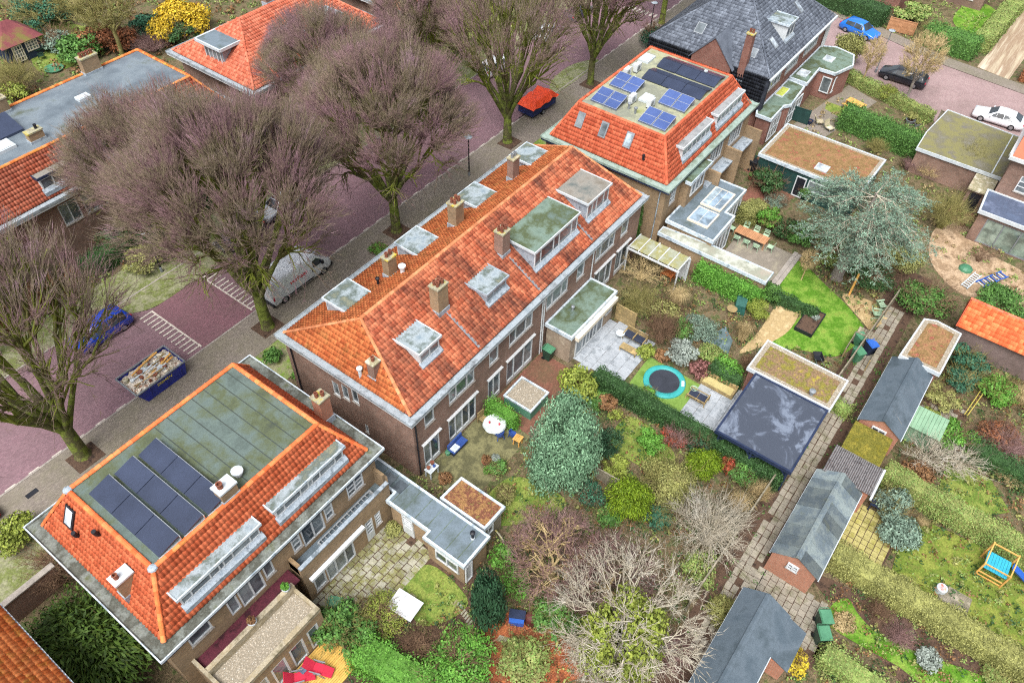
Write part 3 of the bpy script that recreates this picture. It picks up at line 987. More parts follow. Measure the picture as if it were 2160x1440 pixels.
# left extension: gravel roof, sunken balcony strip, windows onto the deck
M_PARAPET = mat('render_parapet', ['#b3a890', '#94886e', '#a39a86', '#7d7560'], 1.1, .9, .2, grain=.2)
gx = [(3.2, 4.3), (4.6, 5.6), (5.9, 6.9), (7.2, 8.0)]
wall(ha, 'S', 18.55, 2.3, 8.45, 0, 3.3, M_BRICK_Y, [(a, b, .15, 2.5) for a, b in gx])
for a, b in gx:
    window(ha, 'S', 18.55, a, b, .15, 2.5, 1, 1, fw=.12, door=True)
wall(ha, 'E', 8.45, 18.55, 21.8, 0, 3.3, M_BRICK_Y)
wall(ha, 'W', 2.3, 18.55, 21.8, 0, 3.3, M_BRICK_Y)
W('gravel_roof', MB().box(2.5, 8.25, 18.8, 20.45, 3.2, 3.34), M_GRAVEL, ha)
mb = MB().box(2.3, 8.45, 18.5, 18.8, 3.3, 3.62).box(2.3, 2.5, 18.8, 21.8, 3.3, 3.62).box(8.25, 8.45, 18.8, 20.45, 3.3, 3.62)
W('parapet', mb, M_PARAPET, ha)
W('parapet', MB().box(2.5, 8.45, 20.45, 20.75, 3.3, 4.0), M_PARAPET, ha)
W('balcony_floor', MB().box(2.5, 9.0, 20.75, 21.78, 3.3, 3.36), mat('maroon_floor', ['#4a1f2c', '#5a2834', '#35181f'], 1.5, .8, .3), ha)
# right balcony over the garden room
rx = [(9.75, 10.85), (10.95, 12.0), (12.05, 12.95), (13.15, 13.95)]
dz = [(9.7, 10.6, .5, 2.4), (10.7, 13.0, .1, 2.4), (14.1, 14.75, .1, 2.4), (14.95, 15.45, .9, 2.3)]
wall(ha, 'S', 20.75, 9.2, 16.5, 0, 4.1, M_BRICK_Y, dz)
window(ha, 'S', 20.75, *dz[0], 1, fw=.11)
window(ha, 'S', 20.75, *dz[1], [1, 1.1, 1], fw=.11, door=True)
window(ha, 'S', 20.75, *dz[2], 1, 4, fw=.1, door=True, panel=.7)
window(ha, 'S', 20.75, *dz[3], 1, 4, fw=.08)
wall(ha, 'W', 9.2, 20.75, 21.8, 0, 4.1, M_BRICK_Y)
wall(ha, 'E', 16.5, 20.75, 21.8, 0, 4.9, M_BRICK_Y)
W('balcony_floor', MB().box(9.4, 16.4, 20.95, 21.78, 3.3, 3.4), M_FLAT_GREY, ha)
W('parapet', MB().box(9.2, 16.5, 20.72, 20.97, 4.1, 4.18), M_LEAD, ha)
W('parapet', MB().box(9.2, 9.42, 20.97, 21.78, 3.3, 4.3), M_BRICK_Y, ha)
W('parapet', MB().box(16.3, 16.5, 20.97, 21.78, 3.3, 4.95), M_BRICK_Y, ha)
W('awning_box', MB().box(9.5, 13.9, 20.45, 20.72, 2.5, 2.72), M_WHITE, ha)
lad = thing('ladder', 'aluminium ladder lying on the balcony of the solar panel house', 'ladder', (13.0, 21.3, 3.42))
for y in (21.12, 21.5):
    W('rail', MB().beam((11.2, y, 3.62), (15.6, y, 3.72), .07, .09), M_ALU, lad)
for i in range(14):
    x = 11.4 + i * .31
    W('rung', MB().beam((x, 21.12, 3.63 + i * .007), (x, 21.5, 3.63 + i * .007), .04), M_ALU, lad)
W('foot', MB().box(11.15, 11.25, 21.05, 21.57, 3.4, 3.62).box(15.5, 15.6, 21.05, 21.57, 3.4, 3.72), M_ALU, lad)

# ---------------------------------------------------------------- flat-topped house behind the row
hc = thing('mansard_house', 'orange tiled flat topped house with blue solar panels and air conditioners', 'house', (58.9, 26.6, 0))
CX0, CX1, CY0, CY1 = 50.1, 67.63, 20.05, 33.21
cwin = [(51.6, 52.6, 4.2, 5.7, 2, 3), (54.6, 57.6, 4.0, 5.8, 4, 1), (59.0, 61.6, 4.0, 5.8, 4, 1), (62.9, 65.6, 4.0, 5.8, 4, 1)]
wall(hc, 'S', 20.5, 50.5, 67.2, 0, 6.5, M_BRICK_Y, [h[:4] for h in cwin])
for u0, u1, z0, z1, c, r_ in cwin:
    window(hc, 'S', 20.5, u0, u1, z0, z1, c, r_)
wall(hc, 'W', 50.5, 20.5, 32.8, 0, 6.5, M_BRICK_Y, [(27.2, 28.0, 4.9, 5.6), (28.3, 29.1, 4.9, 5.6)])
window(hc, 'W', 50.5, 27.2, 28.0, 4.9, 5.6, fw=.08)
window(hc, 'W', 50.5, 28.3, 29.1, 4.9, 5.6, fw=.08)
wall(hc, 'E', 67.2, 20.5, 32.8, 0, 6.5, M_BRICK_Y)
wall(hc, 'N', 32.8, 50.5, 67.2, 0, 6.5, M_BRICK_Y)
M_GUTC = mat('gutter_green_lead', ['#7f948c', '#93a69e', '#6f7f70'], .9, .7, .4, grain=.2)
gutter_ring(hc, CX0, CX1, CY0, CY1, 6.75, .66, M_GUTC, fascia=M_NAVY)
E_, T_ = (50.75, 66.95, 20.7, 32.55), (52.47, 64.96, 22.43, 30.97)
roof = frustum_roof(hc, E_, T_, 6.72, 9.78, M_TILE_C)
tile_roof(roof, hip_slopes(E_, T_, 6.74, 9.84), M_TILE_C, 0)
cs = [(T_[0], T_[2]), (T_[1], T_[2]), (T_[1], T_[3]), (T_[0], T_[3])]
ec = [(E_[0], E_[2]), (E_[1], E_[2]), (E_[1], E_[3]), (E_[0], E_[3])]
for i in range(4):
    caps(roof, (*cs[i], 9.83), (*cs[(i + 1) % 4], 9.83), M_TILE_C, r=.15, single=False)
    caps(roof, (*ec[i], 6.8), (*cs[i], 9.83), M_TILE_C, r=.14, single=False)
W('flat_roof', MB().box(T_[0] + .05, T_[1] - .05, T_[2] + .05, T_[3] - .05, 9.7, 9.8), mat('bitumen_pale_moss', ['#8f9282', '#7a7d70', '#9c9e84', '#858a52'], .45, .85, .25, grain=.2, lo=.3, hi=.7), hc)
for x0, y0, y1 in ((59.3, 22.75, 28.7), (62.0, 22.75, 28.7)):
    for j in range(3):
        ya, yb = y0 + j * (y1 - y0) / 3 + .02, y0 + (j + 1) * (y1 - y0) / 3 - .02
        for xa, xb, za, zc in ((x0, x0 + 1.15, 9.92, 10.25), (x0 + 1.2, x0 + 2.35, 10.25, 9.92)):
            W('solar_panel', MB().add([(xa, ya, za), (xb, ya, zc), (xb, yb, zc), (xa, yb, za), (xa, ya, za - .05), (xb, ya, zc - .05), (xb, yb, zc - .05), (xa, yb, za - .05)],
                                      [(0, 1, 2, 3), (7, 6, 5, 4), (0, 4, 5, 1), (1, 5, 6, 2), (2, 6, 7, 3), (3, 7, 4, 0)]), M_SOLAR, hc)
for x0, y0 in ((56.4, 27.75), (53.2, 27.65), (56.55, 22.85), (53.0, 22.75)):
    for j in range(2):
        ya, yb = y0 + j * 1.33, y0 + j * 1.33 + 1.28
        pn = W('solar_panel', MB().add([(x0, ya, 10.0), (x0 + 1.85, ya, 10.45), (x0 + 1.85, yb, 10.45), (x0, yb, 10.0), (x0, ya, 9.95), (x0 + 1.85, ya, 10.4), (x0 + 1.85, yb, 10.4), (x0, yb, 9.95)],
                                       [(0, 1, 2, 3), (7, 6, 5, 4), (0, 4, 5, 1), (1, 5, 6, 2), (2, 6, 7, 3), (3, 7, 4, 0)]), M_SOLAR_B, hc)
        mb = MB()
        for t0, t1 in ((0, .02), (.49, .51), (.98, 1)):
            mb.add([(x0 + 1.85 * t, y, 10.006 + .45 * t) for t, y in ((t0, ya), (t1, ya), (t1, yb), (t0, yb))], [(0, 1, 2, 3)])
        for t0, t1 in ((0, .03), (.97, 1)):
            mb.add([(x0 + 1.85 * u, ya + 1.28 * t, 10.008 + .45 * u) for u, t in ((0, t0), (1, t0), (1, t1), (0, t1))], [(0, 1, 2, 3)])
        W('panel_frame', mb, M_ALU, pn)
    W('panel_mount', MB().box(x0 + 1.6, x0 + 1.8, y0, y0 + 2.6, 9.8, 10.3), M_GREY, hc)
    W('panel_mount', MB().box(x0 + .05, x0 + .2, y0, y0 + 2.6, 9.8, 9.97), M_GREY, hc)
acm = None
for x, y in ((55.3, 27.3), (58.9, 30.0), (60.2, 29.7), (55.7, 25.7)):
    ac = W('air_conditioner', MB().box(x - .4, x + .4, y - .2, y + .2, 9.9, 10.6), M_WHITE, hc)
    W('fan_grille', MB().lathe([(.26, 0), (.26, .03), (.2, .04)], (0, 0, 0), 14) if False else MB().tube([(x - .12, y - .2, 10.25), (x - .12, y - .225, 10.25)], .25, 14), M_GREY, ac)
    W('bracket', MB().box(x - .38, x - .3, y - .22, y + .22, 9.8, 9.9).box(x + .3, x + .38, y - .22, y + .22, 9.8, 9.9), M_BLACK, ac)
for x, y, s in ((62.7, 30.1, .75), (56.6, 26.6, .65), (60.9, 30.3, .3)):
    W('roof_hatch', MB().box(x - s, x + s, y - s * .7, y + s * .7, 9.8, 10.0).box(x - s + .08, x + s - .08, y - s * .7 + .08, y + s * .7 - .08, 10.0, 10.06), M_EDGE_W, hc)
for p in ((58.3, 28.9), (54.3, 27.0), (54.0, 26.2), (63.4, 24.4)):
    vent_pipe(hc, (*p, 9.8), M_GREY if p[0] < 58 else M_EDGE_W, .1, .45)
for x0, x1, m_ in ((53.7, 58.9, M_FLAT_GREY), (60.1, 65.2, M_FLAT_GREY)):
    dormer(hc, x0, x1, 21.15, 22.3, 7.35, 8.72, cols=6, roofm=mat('dormer_felt', ['#7d8184', '#94989a', '#6a6f70'], .8, .8, .3, grain=.2), edge=M_EDGE_W, body=M_WHITE)
for y in (30.2, 27.8, 25.3):
    a, b, k = 51.35, 52.0, 1.79
    z = lambda x: 6.74 + (x - 50.75) * 1.8 + .34
    W('roof_window', MB().add([(a, y - .35, z(a)), (b, y - .35, z(b)), (b, y + .35, z(b)), (a, y + .35, z(a)), (a + .1, y - .35, z(a) - .1), (b + .1, y - .35, z(b) - .1), (b + .1, y + .35, z(b) - .1), (a + .1, y + .35, z(a) - .1)],
                              [(3, 2, 1, 0), (4, 5, 6, 7), (0, 1, 5, 4), (1, 2, 6, 5), (2, 3, 7, 6), (3, 0, 4, 7)]), M_GREY, hc)
    W('roof_window_pane', MB().add([(a + .05, y - .25, z(a + .07)), (b - .09, y - .25, z(b - .07)), (b - .09, y + .25, z(b - .07)), (a + .05, y + .25, z(a + .07))], [(0, 1, 2, 3)]), M_PANE if y != 25.3 else M_PANE_L, hc)
W('roof_vent', MB().tube([(51.3, 23.4, 7.8), (51.15, 23.4, 7.95), (51.1, 23.4, 8.4)], .12, 8), M_BLACK, hc)
downpipe(hc, 50.4, 21.0, .1, 6.5)
for x0, x1 in ((53.2, 55.8), (59.2, 62.0)):
    W('front_bay', MB().box(x0, x1, 33.22, 34.4, 0, 3.3), M_BRICK_Y, hc)
    W('front_bay_roof', MB().box(x0 - .2, x1 + .2, 33.24, 34.6, 3.3, 3.5), M_FLAT_GREEN, hc)
# shelf roof and balcony ledges at its back
W('balcony_floor', MB().box(57.2, 66.9, 19.4, 20.48, 3.2, 3.4), M_LEAD, hc)
for x in (58.1, 62.4, 66.8):
    W('balcony_wall', MB().box(x - .1, x + .1, 18.8, 20.48, .0, 4.6), M_BRICK_Y, hc)
W('bay', MB().box(53.4, 56.9, 19.75, 20.48, 0, 5.9), M_BRICK_Y, hc)
window(hc, 'S', 19.75, 54.0, 56.3, 4.1, 5.5, 3, 1, recess=-.05)
W('bay_roof', MB().box(53.2, 57.1, 19.55, 20.48, 5.9, 6.05), M_FLAT_GREEN, hc)
W('bay_rim', MB().box(53.1, 57.2, 19.47, 19.55, 5.82, 6.12).box(53.1, 53.2, 19.55, 20.05, 5.82, 6.12).box(57.1, 57.2, 19.55, 20.05, 5.82, 6.12), M_EDGE, hc)

# ---------------------------------------------------------------- dark-roofed villa at the top right
hd = thing('villa', 'villa with slate grey tiled hip roof and black tile hung side wall', 'house', (81, 28, 0))
DW = [(74.0, 77.4, 4.3, 6.0, 4, 2), (78.6, 82.0, 4.3, 6.0, 5, 2), (83.5, 87.5, 4.3, 6.0, 5, 2)]
wall(hd, 'S', 21.6, 72.9, 89.8, 0, 6.6, M_BRICK_R, [h[:4] for h in DW])
for h in DW:
    window(hd, 'S', 21.6, *h, fw=.08)
wall(hd, 'W', 72.9, 21.6, 34.6, 0, 3.2, M_BRICK_R)
wall(hd, 'N', 34.6, 72.9, 89.8, 0, 6.6, M_BRICK_R)
wall(hd, 'E', 89.8, 21.6, 34.6, 0, 6.6, M_BRICK_R)
hung = W('tile_hung_wall', MB().add([(72.35, 21.2, 3.1), (72.35, 35, 3.1), (72.75, 35, 6.7), (72.75, 21.2, 6.7), (73, 21.2, 3.1), (73, 35, 3.1), (73, 35, 6.7), (73, 21.2, 6.7)],
                                    [(0, 1, 2, 3), (7, 6, 5, 4), (0, 4, 5, 1), (3, 2, 6, 7), (0, 3, 7, 4), (1, 5, 6, 2)]), M_TILE_HUNG, hd)
Vh = (.4, 0, 3.6)
tile_roof(hung, [((72.3, 21.25, 3.15), (0, 1, 0), Vh, 0, 13.7, 0, 13.7, 3.6)], M_TILE_HUNG, 0)
E_, T_ = (72.6, 90.1, 21.2, 35.0), (79.4, 83.2, 28.08, 28.12)
roof = frustum_roof(hd, E_, T_, 6.6, 12.1, M_TILE_DARK)
tile_roof(roof, hip_slopes(E_, T_, 6.64, 12.15), M_TILE_DARK, 0)
for cx, cy, ax in ((72.6, 21.2, 79.4), (72.6, 35.0, 79.4), (90.1, 21.2, 83.2), (90.1, 35, 83.2)):
    caps(roof, (cx, cy, 6.7), (ax, 28.1, 12.13), M_TILE_DARK, r=.12, single=False)
caps(roof, (79.4, 28.1, 12.13), (83.2, 28.1, 12.13), M_TILE_DARK, r=.13, single=False)
W('gutter', MB().box(72.5, 90.3, 20.95, 21.2, 6.45, 6.65), M_EDGE_W, hd)
W('gable_wall', MB().extr([(72.2, 25.3, 3.2), (72.2, 29.7, 3.2), (72.2, 29.7, 6.6), (72.2, 27.5, 9.0), (72.2, 25.3, 6.6)], (.35, 0, 0)), M_BRICK_R, hd)
gr = W('gable_roof', MB().extr([(72.1, 25.0, 6.35), (72.1, 27.5, 9.15), (72.1, 30.0, 6.35), (72.1, 30.0, 6.25), (72.1, 27.5, 9.0), (72.1, 25.0, 6.25)], (4.2, 0, 0)), M_TILE_DARK, hd)
chimney(hd, 72.9, 24.3, 5.0, 10.2, .7, .7, M_BRICK_R, M_MOSSCAP, [(0, -.15), (0, .15)])
dormer(hd, 78.3, 80.3, 22.6, 25.2, 7.8, 9.6, cols=2, roofm=M_FLAT_BLUE, edge=M_EDGE)


def roof_light(parent, c, u, v, n, su, sv, m=M_PANE_W, fm=None):
    c, u, v, n = Vector(c), Vector(u).normalized(), Vector(v).normalized(), Vector(n).normalized()
    q = lambda a, b, h: c + u * a + v * b + n * h
    o = W('roof_window', MB().add([q(-su, -sv, 0), q(su, -sv, 0), q(su, sv, 0), q(-su, sv, 0), q(-su, -sv, .14), q(su, -sv, .14), q(su, sv, .14), q(-su, sv, .14)],
                                  [(3, 2, 1, 0), (4, 5, 6, 7), (0, 1, 5, 4), (1, 2, 6, 5), (2, 3, 7, 6), (3, 0, 4, 7)]), fm or M_GREY, parent)
    W('pane', MB().add([q(-su + .08, -sv + .08, .146), q(su - .08, -sv + .08, .146), q(su - .08, sv - .08, .146), q(-su + .08, sv - .08, .146)], [(0, 1, 2, 3)]), m, o)
    return o


nS, nW = Vector((0, -.8, 1)), Vector((-.8, 0, 1))
roof_light(hd, (76.6, 23.1, 8.15), (1, 0, 0), (0, 1, .8), nS, .4, .6)
roof_light(hd, (84.4, 23.9, 8.85), (1, 0, 0), (0, 1, .8), nS, .35, .7)
roof_light(hd, (74.1, 24.1, 7.8), (0, 1, 0), (1, 0, .8), nW, .5, .5)
roof_light(hd, (74.6, 30.3, 8.2), (0, 1, 0), (1, 0, .8), nW, .5, .6, M_PANE)
W('end_panel', MB().box(89.2, 89.5, 21.2, 21.5, 3.3, 6.5), M_WHITE, hd)


def flat_annex(par, poly, h, wm, rm, em, over=.18, rim=.16, pre='', z0=0.0, wall_top=None, gravel_rim=None):
    """walls, roof deck and raised rim over any outline"""
    cx, cy = sum(p[0] for p in poly) / len(poly), sum(p[1] for p in poly) / len(poly)
    n = len(poly)
    ar = sum(poly[i][0] * poly[(i + 1) % n][1] - poly[(i + 1) % n][0] * poly[i][1] for i in range(n))
    if ar < 0:
        poly = poly[::-1]

    def inset(d):
        out = []
        for i in range(n):
            a, b, c = Vector(poly[i - 1]), Vector(poly[i]), Vector(poly[(i + 1) % n])
            e1, e2 = (b - a).normalized(), (c - b).normalized()
            n1, n2 = Vector((-e1.y, e1.x)), Vector((-e2.y, e2.x))
            k = (n1 + n2)
            k = k / max(.3, k.dot(n1))
            out.append(tuple(b + k * d))
        return out
    ins = inset(over)
    if wm:
        for i in range(n):
            a, b = ins[i], ins[(i + 1) % n]
            W(pre + 'wall', MB().add([(a[0], a[1], z0), (b[0], b[1], z0), (b[0], b[1], h - .1), (a[0], a[1], h - .1)], [(0, 1, 2, 3)]), wm, par)
    ro = W(pre + 'roof', MB().prism(inset(.05), h - .2, h - .02), rm, par)
    ri = inset(rim)
    for i in range(n):
        a, b, c, d = poly[i], poly[(i + 1) % n], ri[(i + 1) % n], ri[i]
        W(pre + 'roof_edge', MB().prism([a, b, c, d], h - .28, h + .05), em, par)
    if gravel_rim:
        g = inset(rim + .32)
        for i in range(n):
            W(pre + 'gravel_margin', MB().prism([ri[i], ri[(i + 1) % n], g[(i + 1) % n], g[i]], h - .03, h + .01), gravel_rim, par)
    return ro


# villa's garden rooms
flat_annex(hd, [(80.4, 19.4), (84.3, 19.6), (84.4, 17.8), (87.4, 16.9), (89.8, 17.7), (90.3, 20.0), (89.4, 21.55), (80.4, 21.55)], 3.3, M_BRICK_R, M_FLAT_GREEN, M_EDGE, pre='extension_')
window(hd, 'S', 17.85, 84.8, 86.0, .8, 2.6, 1, 1, recess=-.12, m=M_WHITE)
window(hd, 'W', 84.55, 17.95, 19.0, .8, 2.6, 1, 1, recess=-.12, m=M_WHITE)
flat_annex(hd, [(71.6, 19.55), (74.9, 19.6), (75.6, 19.1), (80.0, 19.45), (80.3, 21.55), (72.2, 21.55), (71.6, 21.3)], 3.15, M_BRICK_R, M_FLAT_GREEN, M_EDGE, pre='extension_')
window(hd, 'S', 19.8, 72.2, 74.6, .2, 2.6, 3, 2, recess=-.14)
window(hd, 'S', 19.45, 76.0, 79.6, .2, 2.6, 4, 2, recess=-.14)
for c, su, sv in (((82.2, 20.6, 3.28), .7, .55), ((87.0, 19.6, 3.28), .6, .55)):
    roof_light(hd, c, (1, 0, 0), (0, 1, 0), (0, 0, 1), su, sv, M_PANE_W, M_EDGE_W)
roof_light(hd, (77.3, 20.9, 3.13), (1, 0, 0), (0, 1, 0), (0, 0, 1), 1.0, .45, mat('rooflight_lime', ['#b4bf5a', '#a5ae50'], 1, .2, .5), M_EDGE_W)

# ---------------------------------------------------------------- houses across the street
he = thing('mansard_house', 'flat roofed house with rust orange slopes across the street behind the bare trees', 'house', (22, 64, 0))
E_, T_ = (9.0, 36.3, 58.6, 70.0), (11.0, 34.2, 60.3, 67.8)
for s, c, a, b in (('S', 58.9, 9.3, 36.0), ('N', 69.7, 9.3, 36.0), ('W', 9.3, 58.9, 69.7), ('E', 36.0, 58.9, 69.7)):
    hl = [(18.6, 20.2, 3.6, 5.6), (20.6, 22.6, 3.6, 5.6)] if s == 'S' else []
    wall(he, s, c, a, b, 0, 6.5, M_BRICK, hl)
    for h in hl:
        window(he, s, c, *h, 2, 1)
gutter_ring(he, 8.4, 36.9, 58.0, 70.6, 6.75, .6, M_ZINC, fascia=M_WHITE)
roof = frustum_roof(he, E_, T_, 6.72, 9.78, M_TILE_FAR)
tile_roof(roof, hip_slopes(E_, T_, 6.74, 9.84), M_TILE_FAR, 0)
cs = [(T_[0], T_[2]), (T_[1], T_[2]), (T_[1], T_[3]), (T_[0], T_[3])]
ec = [(E_[0], E_[2]), (E_[1], E_[2]), (E_[1], E_[3]), (E_[0], E_[3])]
for i in range(4):
    caps(roof, (*cs[i], 9.83), (*cs[(i + 1) % 4], 9.83), M_TILE_F, r=.16, single=False)
    caps(roof, (*ec[i], 6.8), (*cs[i], 9.83), M_TILE_F, r=.14, single=False)
W('flat_roof', MB().box(T_[0] + .05, T_[1] - .05, T_[2] + .05, T_[3] - .05, 9.7, 9.8), mat('bitumen_wet_grey', ['#4c565e', '#5c6770', '#6f7a82', '#4e5648'], .3, .5, .5, grain=.15, lo=.3, hi=.7), he)
for x in (18.3, 24.0):
    dormer(he, x, x + 3.0, 58.9, 60.4, 7.2, 8.6, cols=3, body=M_WHITE, roofm=M_FLAT_BROWN, edge=M_NAVY)
chimney(he, 29.4, 67.6, 9.5, 11.2, 1.6, .7, M_BRICK_Y, M_MOSSCAP, [(-.5, 0), (-.17, 0), (.17, 0), (.5, 0)], potr=.14)
chimney(he, 21.0, 67.4, 9.5, 11.0, 1.1, .7, M_BRICK_Y, M_CONC, [(-.2, 0), (.2, 0)], potm=M_BLACK)
chimney(he, 20.5, 61.6, 9.5, 10.6, 1.2, .6, M_BRICK_Y, M_MOSSCAP, [(.3, 0)], potm=M_BLACK)
for x, y, s in ((26.3, 64.2, .55), (18.0, 62.6, 1.0), (16.0, 63.6, 1.0)):
    W('roof_hatch', MB().box(x - s, x + s, y - s * .7, y + s * .7, 9.8, 10.05).box(x - s + .1, x + s - .1, y - s * .7 + .1, y + s * .7 - .1, 10.05, 10.1), M_EDGE_W, he)
W('roof_panel', MB().add([(18.4, 63.6, 10.0), (20.6, 63.6, 10.0), (20.6, 65.8, 10.7), (18.4, 65.8, 10.7), (18.4, 65.8, 9.8), (20.6, 65.8, 9.8), (18.4, 63.6, 9.8), (20.6, 63.6, 9.8)], [(0, 1, 2, 3), (3, 2, 5, 4), (0, 3, 4, 6), (1, 7, 5, 2), (0, 6, 7, 1)]), M_SOLAR, he)

h2 = thing('hip_roof_house', 'red tiled hip roofed house with a square zinc dormer across the street', 'house', (48, 65, 0))
E_, T_ = (39.2, 57.0, 58.6, 70.8), (43.6, 52.6, 64.6, 64.8)
for s, c, a, b in (('S', 59.0, 39.6, 56.6), ('N', 70.4, 39.6, 56.6), ('W', 39.6, 59.0, 70.4), ('E', 56.6, 59.0, 70.4)):
    wall(h2, s, c, a, b, 0, 6.5, M_BRICK)
gutter_ring(h2, 38.7, 57.5, 58.1, 71.3, 6.75, .5, M_ZINC, fascia=M_WHITE)
roof = frustum_roof(h2, E_, T_, 6.72, 10.2, M_TILE_FAR)
tile_roof(roof, hip_slopes(E_, T_, 6.74, 10.25), M_TILE_FAR, 0)
for cx, cy, ax in ((39.2, 58.6, 43.6), (39.2, 70.8, 43.6), (57, 58.6, 52.6), (57, 70.8, 52.6)):
    caps(roof, (cx, cy, 6.8), (ax, 64.7, 10.23), M_TILE_FAR, r=.14, single=False)
caps(roof, (43.6, 64.7, 10.23), (52.6, 64.7, 10.23), M_TILE_FAR, r=.15, single=False)
d = W('dormer', MB().box(40.1, 43.2, 63.6, 66.4, 7.0, 8.9), M_LEAD, h2)
W('dormer_roof', MB().box(39.6, 43.3, 63.2, 66.8, 8.9, 9.08), M_FLAT_GREY, d)
W('dormer_rim', MB().box(39.55, 39.7, 63.15, 66.85, 8.86, 9.14).box(39.7, 43.3, 63.1, 63.25, 8.86, 9.14).box(39.7, 43.3, 66.75, 66.9, 8.86, 9.14), M_EDGE_W, d)
window(h2, 'W', 40.1, 63.8, 66.2, 7.3, 8.7, 4, 1, recess=-.08, name='dormer_window')
dormer(h2, 45.0, 47.4, 60.0, 62.4, 7.5, 9.0, cols=3, roofm=M_FLAT_BLUE, edge=M_EDGE)
dormer(h2, 50.0, 52.4, 60.0, 62.4, 7.5, 9.0, cols=3, roofm=M_FLAT_BLUE, edge=M_EDGE)
chimney(h2, 48, 65.4, 9.8, 11.4, 1.2, .7, M_BRICK, M_CONC, [(-.3, 0), (.3, 0)])
flat_annex(h2, [(45, 71.3), (53, 71.3), (53, 75.5), (45, 75.5)], 3.2, M_BRICK, M_FLAT_BROWN, M_EDGE, pre='extension_')

h3 = thing('hip_roof_house', 'pale red tiled house across the street at the top edge behind the tallest crown', 'house', (70, 65, 0))
E_, T_ = (60.2, 80.0, 58.8, 70.8), (64.5, 75.5, 64.7, 64.9)
for s, c, a, b in (('S', 59.2, 60.6, 79.6), ('N', 70.4, 60.6, 79.6), ('W', 60.6, 59.2, 70.4), ('E', 79.6, 59.2, 70.4)):
    wall(h3, s, c, a, b, 0, 6.5, M_BRICK)
gutter_ring(h3, 59.7, 80.5, 58.3, 71.3, 6.75, .5, M_ZINC, fascia=M_WHITE)
roof = frustum_roof(h3, E_, T_, 6.72, 10.4, M_TILE_FAR)
tile_roof(roof, hip_slopes(E_, T_, 6.74, 10.45), M_TILE_FAR, 0)

# roof of the house at the lower left corner
hf = thing('tiled_house', 'house with mottled plain orange tiles cut off by the lower left corner', 'house', (-8, 24, 0))
wall(hf, 'E', -2.5, 8, 31.2, 0, 6.5, M_BRICK)
wall(hf, 'N', 31.2, -12, -2.5, 0, 6.5, M_BRICK)
wall(hf, 'S', 8, -12, -2.5, 0, 6.5, M_BRICK)
wall(hf, 'W', -12, 8, 31.2, 0, 6.5, M_BRICK)
roof = W('roof', MB().extr([(-2.0, 7.6, 6.6), (-7.2, 7.6, 10.6), (-12.4, 7.6, 6.6)], (0, 24.0, 0)), M_TILE_F, hf)
Vf = (-5.2, 0, 4.0)
tile_roof(roof, [((-2.0, 7.6, 6.66), (0, 1, 0), Vf, 0, 24, 0, 24, 6.56)], M_TILE_F, 120)
W('gutter', MB().box(-2.15, -1.9, 7.6, 31.6, 6.45, 6.62), M_EDGE, hf)
W('roof_vent', MB().tube([(-4.2, 26.2, 8.2), (-4.2, 26.2, 8.8)], .16, 8), M_EDGE_W, hf)
mw = thing('garden_wall', 'low wall with planted top beside the large green conifer in the corner', 'wall', (-1.4, 31.4, 0))
W('wall', MB().box(-2.2, 1.0, 33.6, 33.9, 0, 2.0), M_BRICK, mw)
W('coping', MB().box(-2.25, 1.05, 33.55, 33.95, 2.0, 2.1), M_KERB, mw)

# brick house at the right edge with glass doors
hg = thing('brick_house', 'brick house on the right edge with flat garden room and tall glass doors', 'house', (75, -7, 0))
gw = [(-4.6, -2.9, 4.0, 5.6, 2, 3), (-8.4, -6.6, 4.0, 5.6, 2, 3)]
wall(hg, 'W', 73.2, -13, -1.6, 0, 7.2, M_BRICK, [h[:4] for h in gw])
for h in gw:
    window(hg, 'W', 73.2, *h)
wall(hg, 'N', -1.6, 73.2, 84, 0, 7.2, M_BRICK)
W('gutter', MB().box(72.7, 73.3, -13, -1.2, 6.9, 7.2), M_WHITE, hg)
W('gutter', MB().box(73.3, 84, -1.6, -1.1, 6.9, 7.2), M_WHITE, hg)
W('roof', MB().extr([(72.9, -13, 7.2), (78.5, -13, 11.5), (84, -13, 7.2)], (0, 11.6, 0)), M_TILE_FAR, hg)
flat_annex(hg, [(69.4, -13), (73.2, -13), (73.2, -1.0), (69.4, -1.2)], 3.3, None, M_FLAT_NAVY, M_EDGE_W, pre='extension_')
M_DOORGLASS = glass_mat('garden_door_glass', '#7d8f84', '#9aa89c')
wall(hg, 'W', 69.65, -13, -1.4, 0, 3.1, M_BRICK, [(-12.6, -2.2, .1, 2.7)], name='extension_wall')
window(hg, 'W', 69.65, -12.6, -2.2, .1, 2.7, 7, 1, m=M_GREY, door=True, gm=M_DOORGLASS)
wall(hg, 'N', -1.4, 69.65, 73.2, 0, 3.1, M_BRICK, name='extension_wall')
sg = thing('brick_shed', 'low brick shed with shade painted black in its doorway beside the mossy double garage', 'shed', (75.5, -1, 0))
W('wall', MB().box(73.9, 74.1, -1.3, .4, 0, 2.3).box(74.1, 77.2, .2, .4, 0, 2.3), M_BRICK, sg)
W('doorway', MB().box(73.86, 73.9, -.9, .1, .05, 2.05), M_BLACK, sg)  # black slab on the wall, painting the shade inside an open door
W('roof', MB().box(73.7, 77.3, -1.5, .5, 2.3, 2.45), M_CONC, sg)

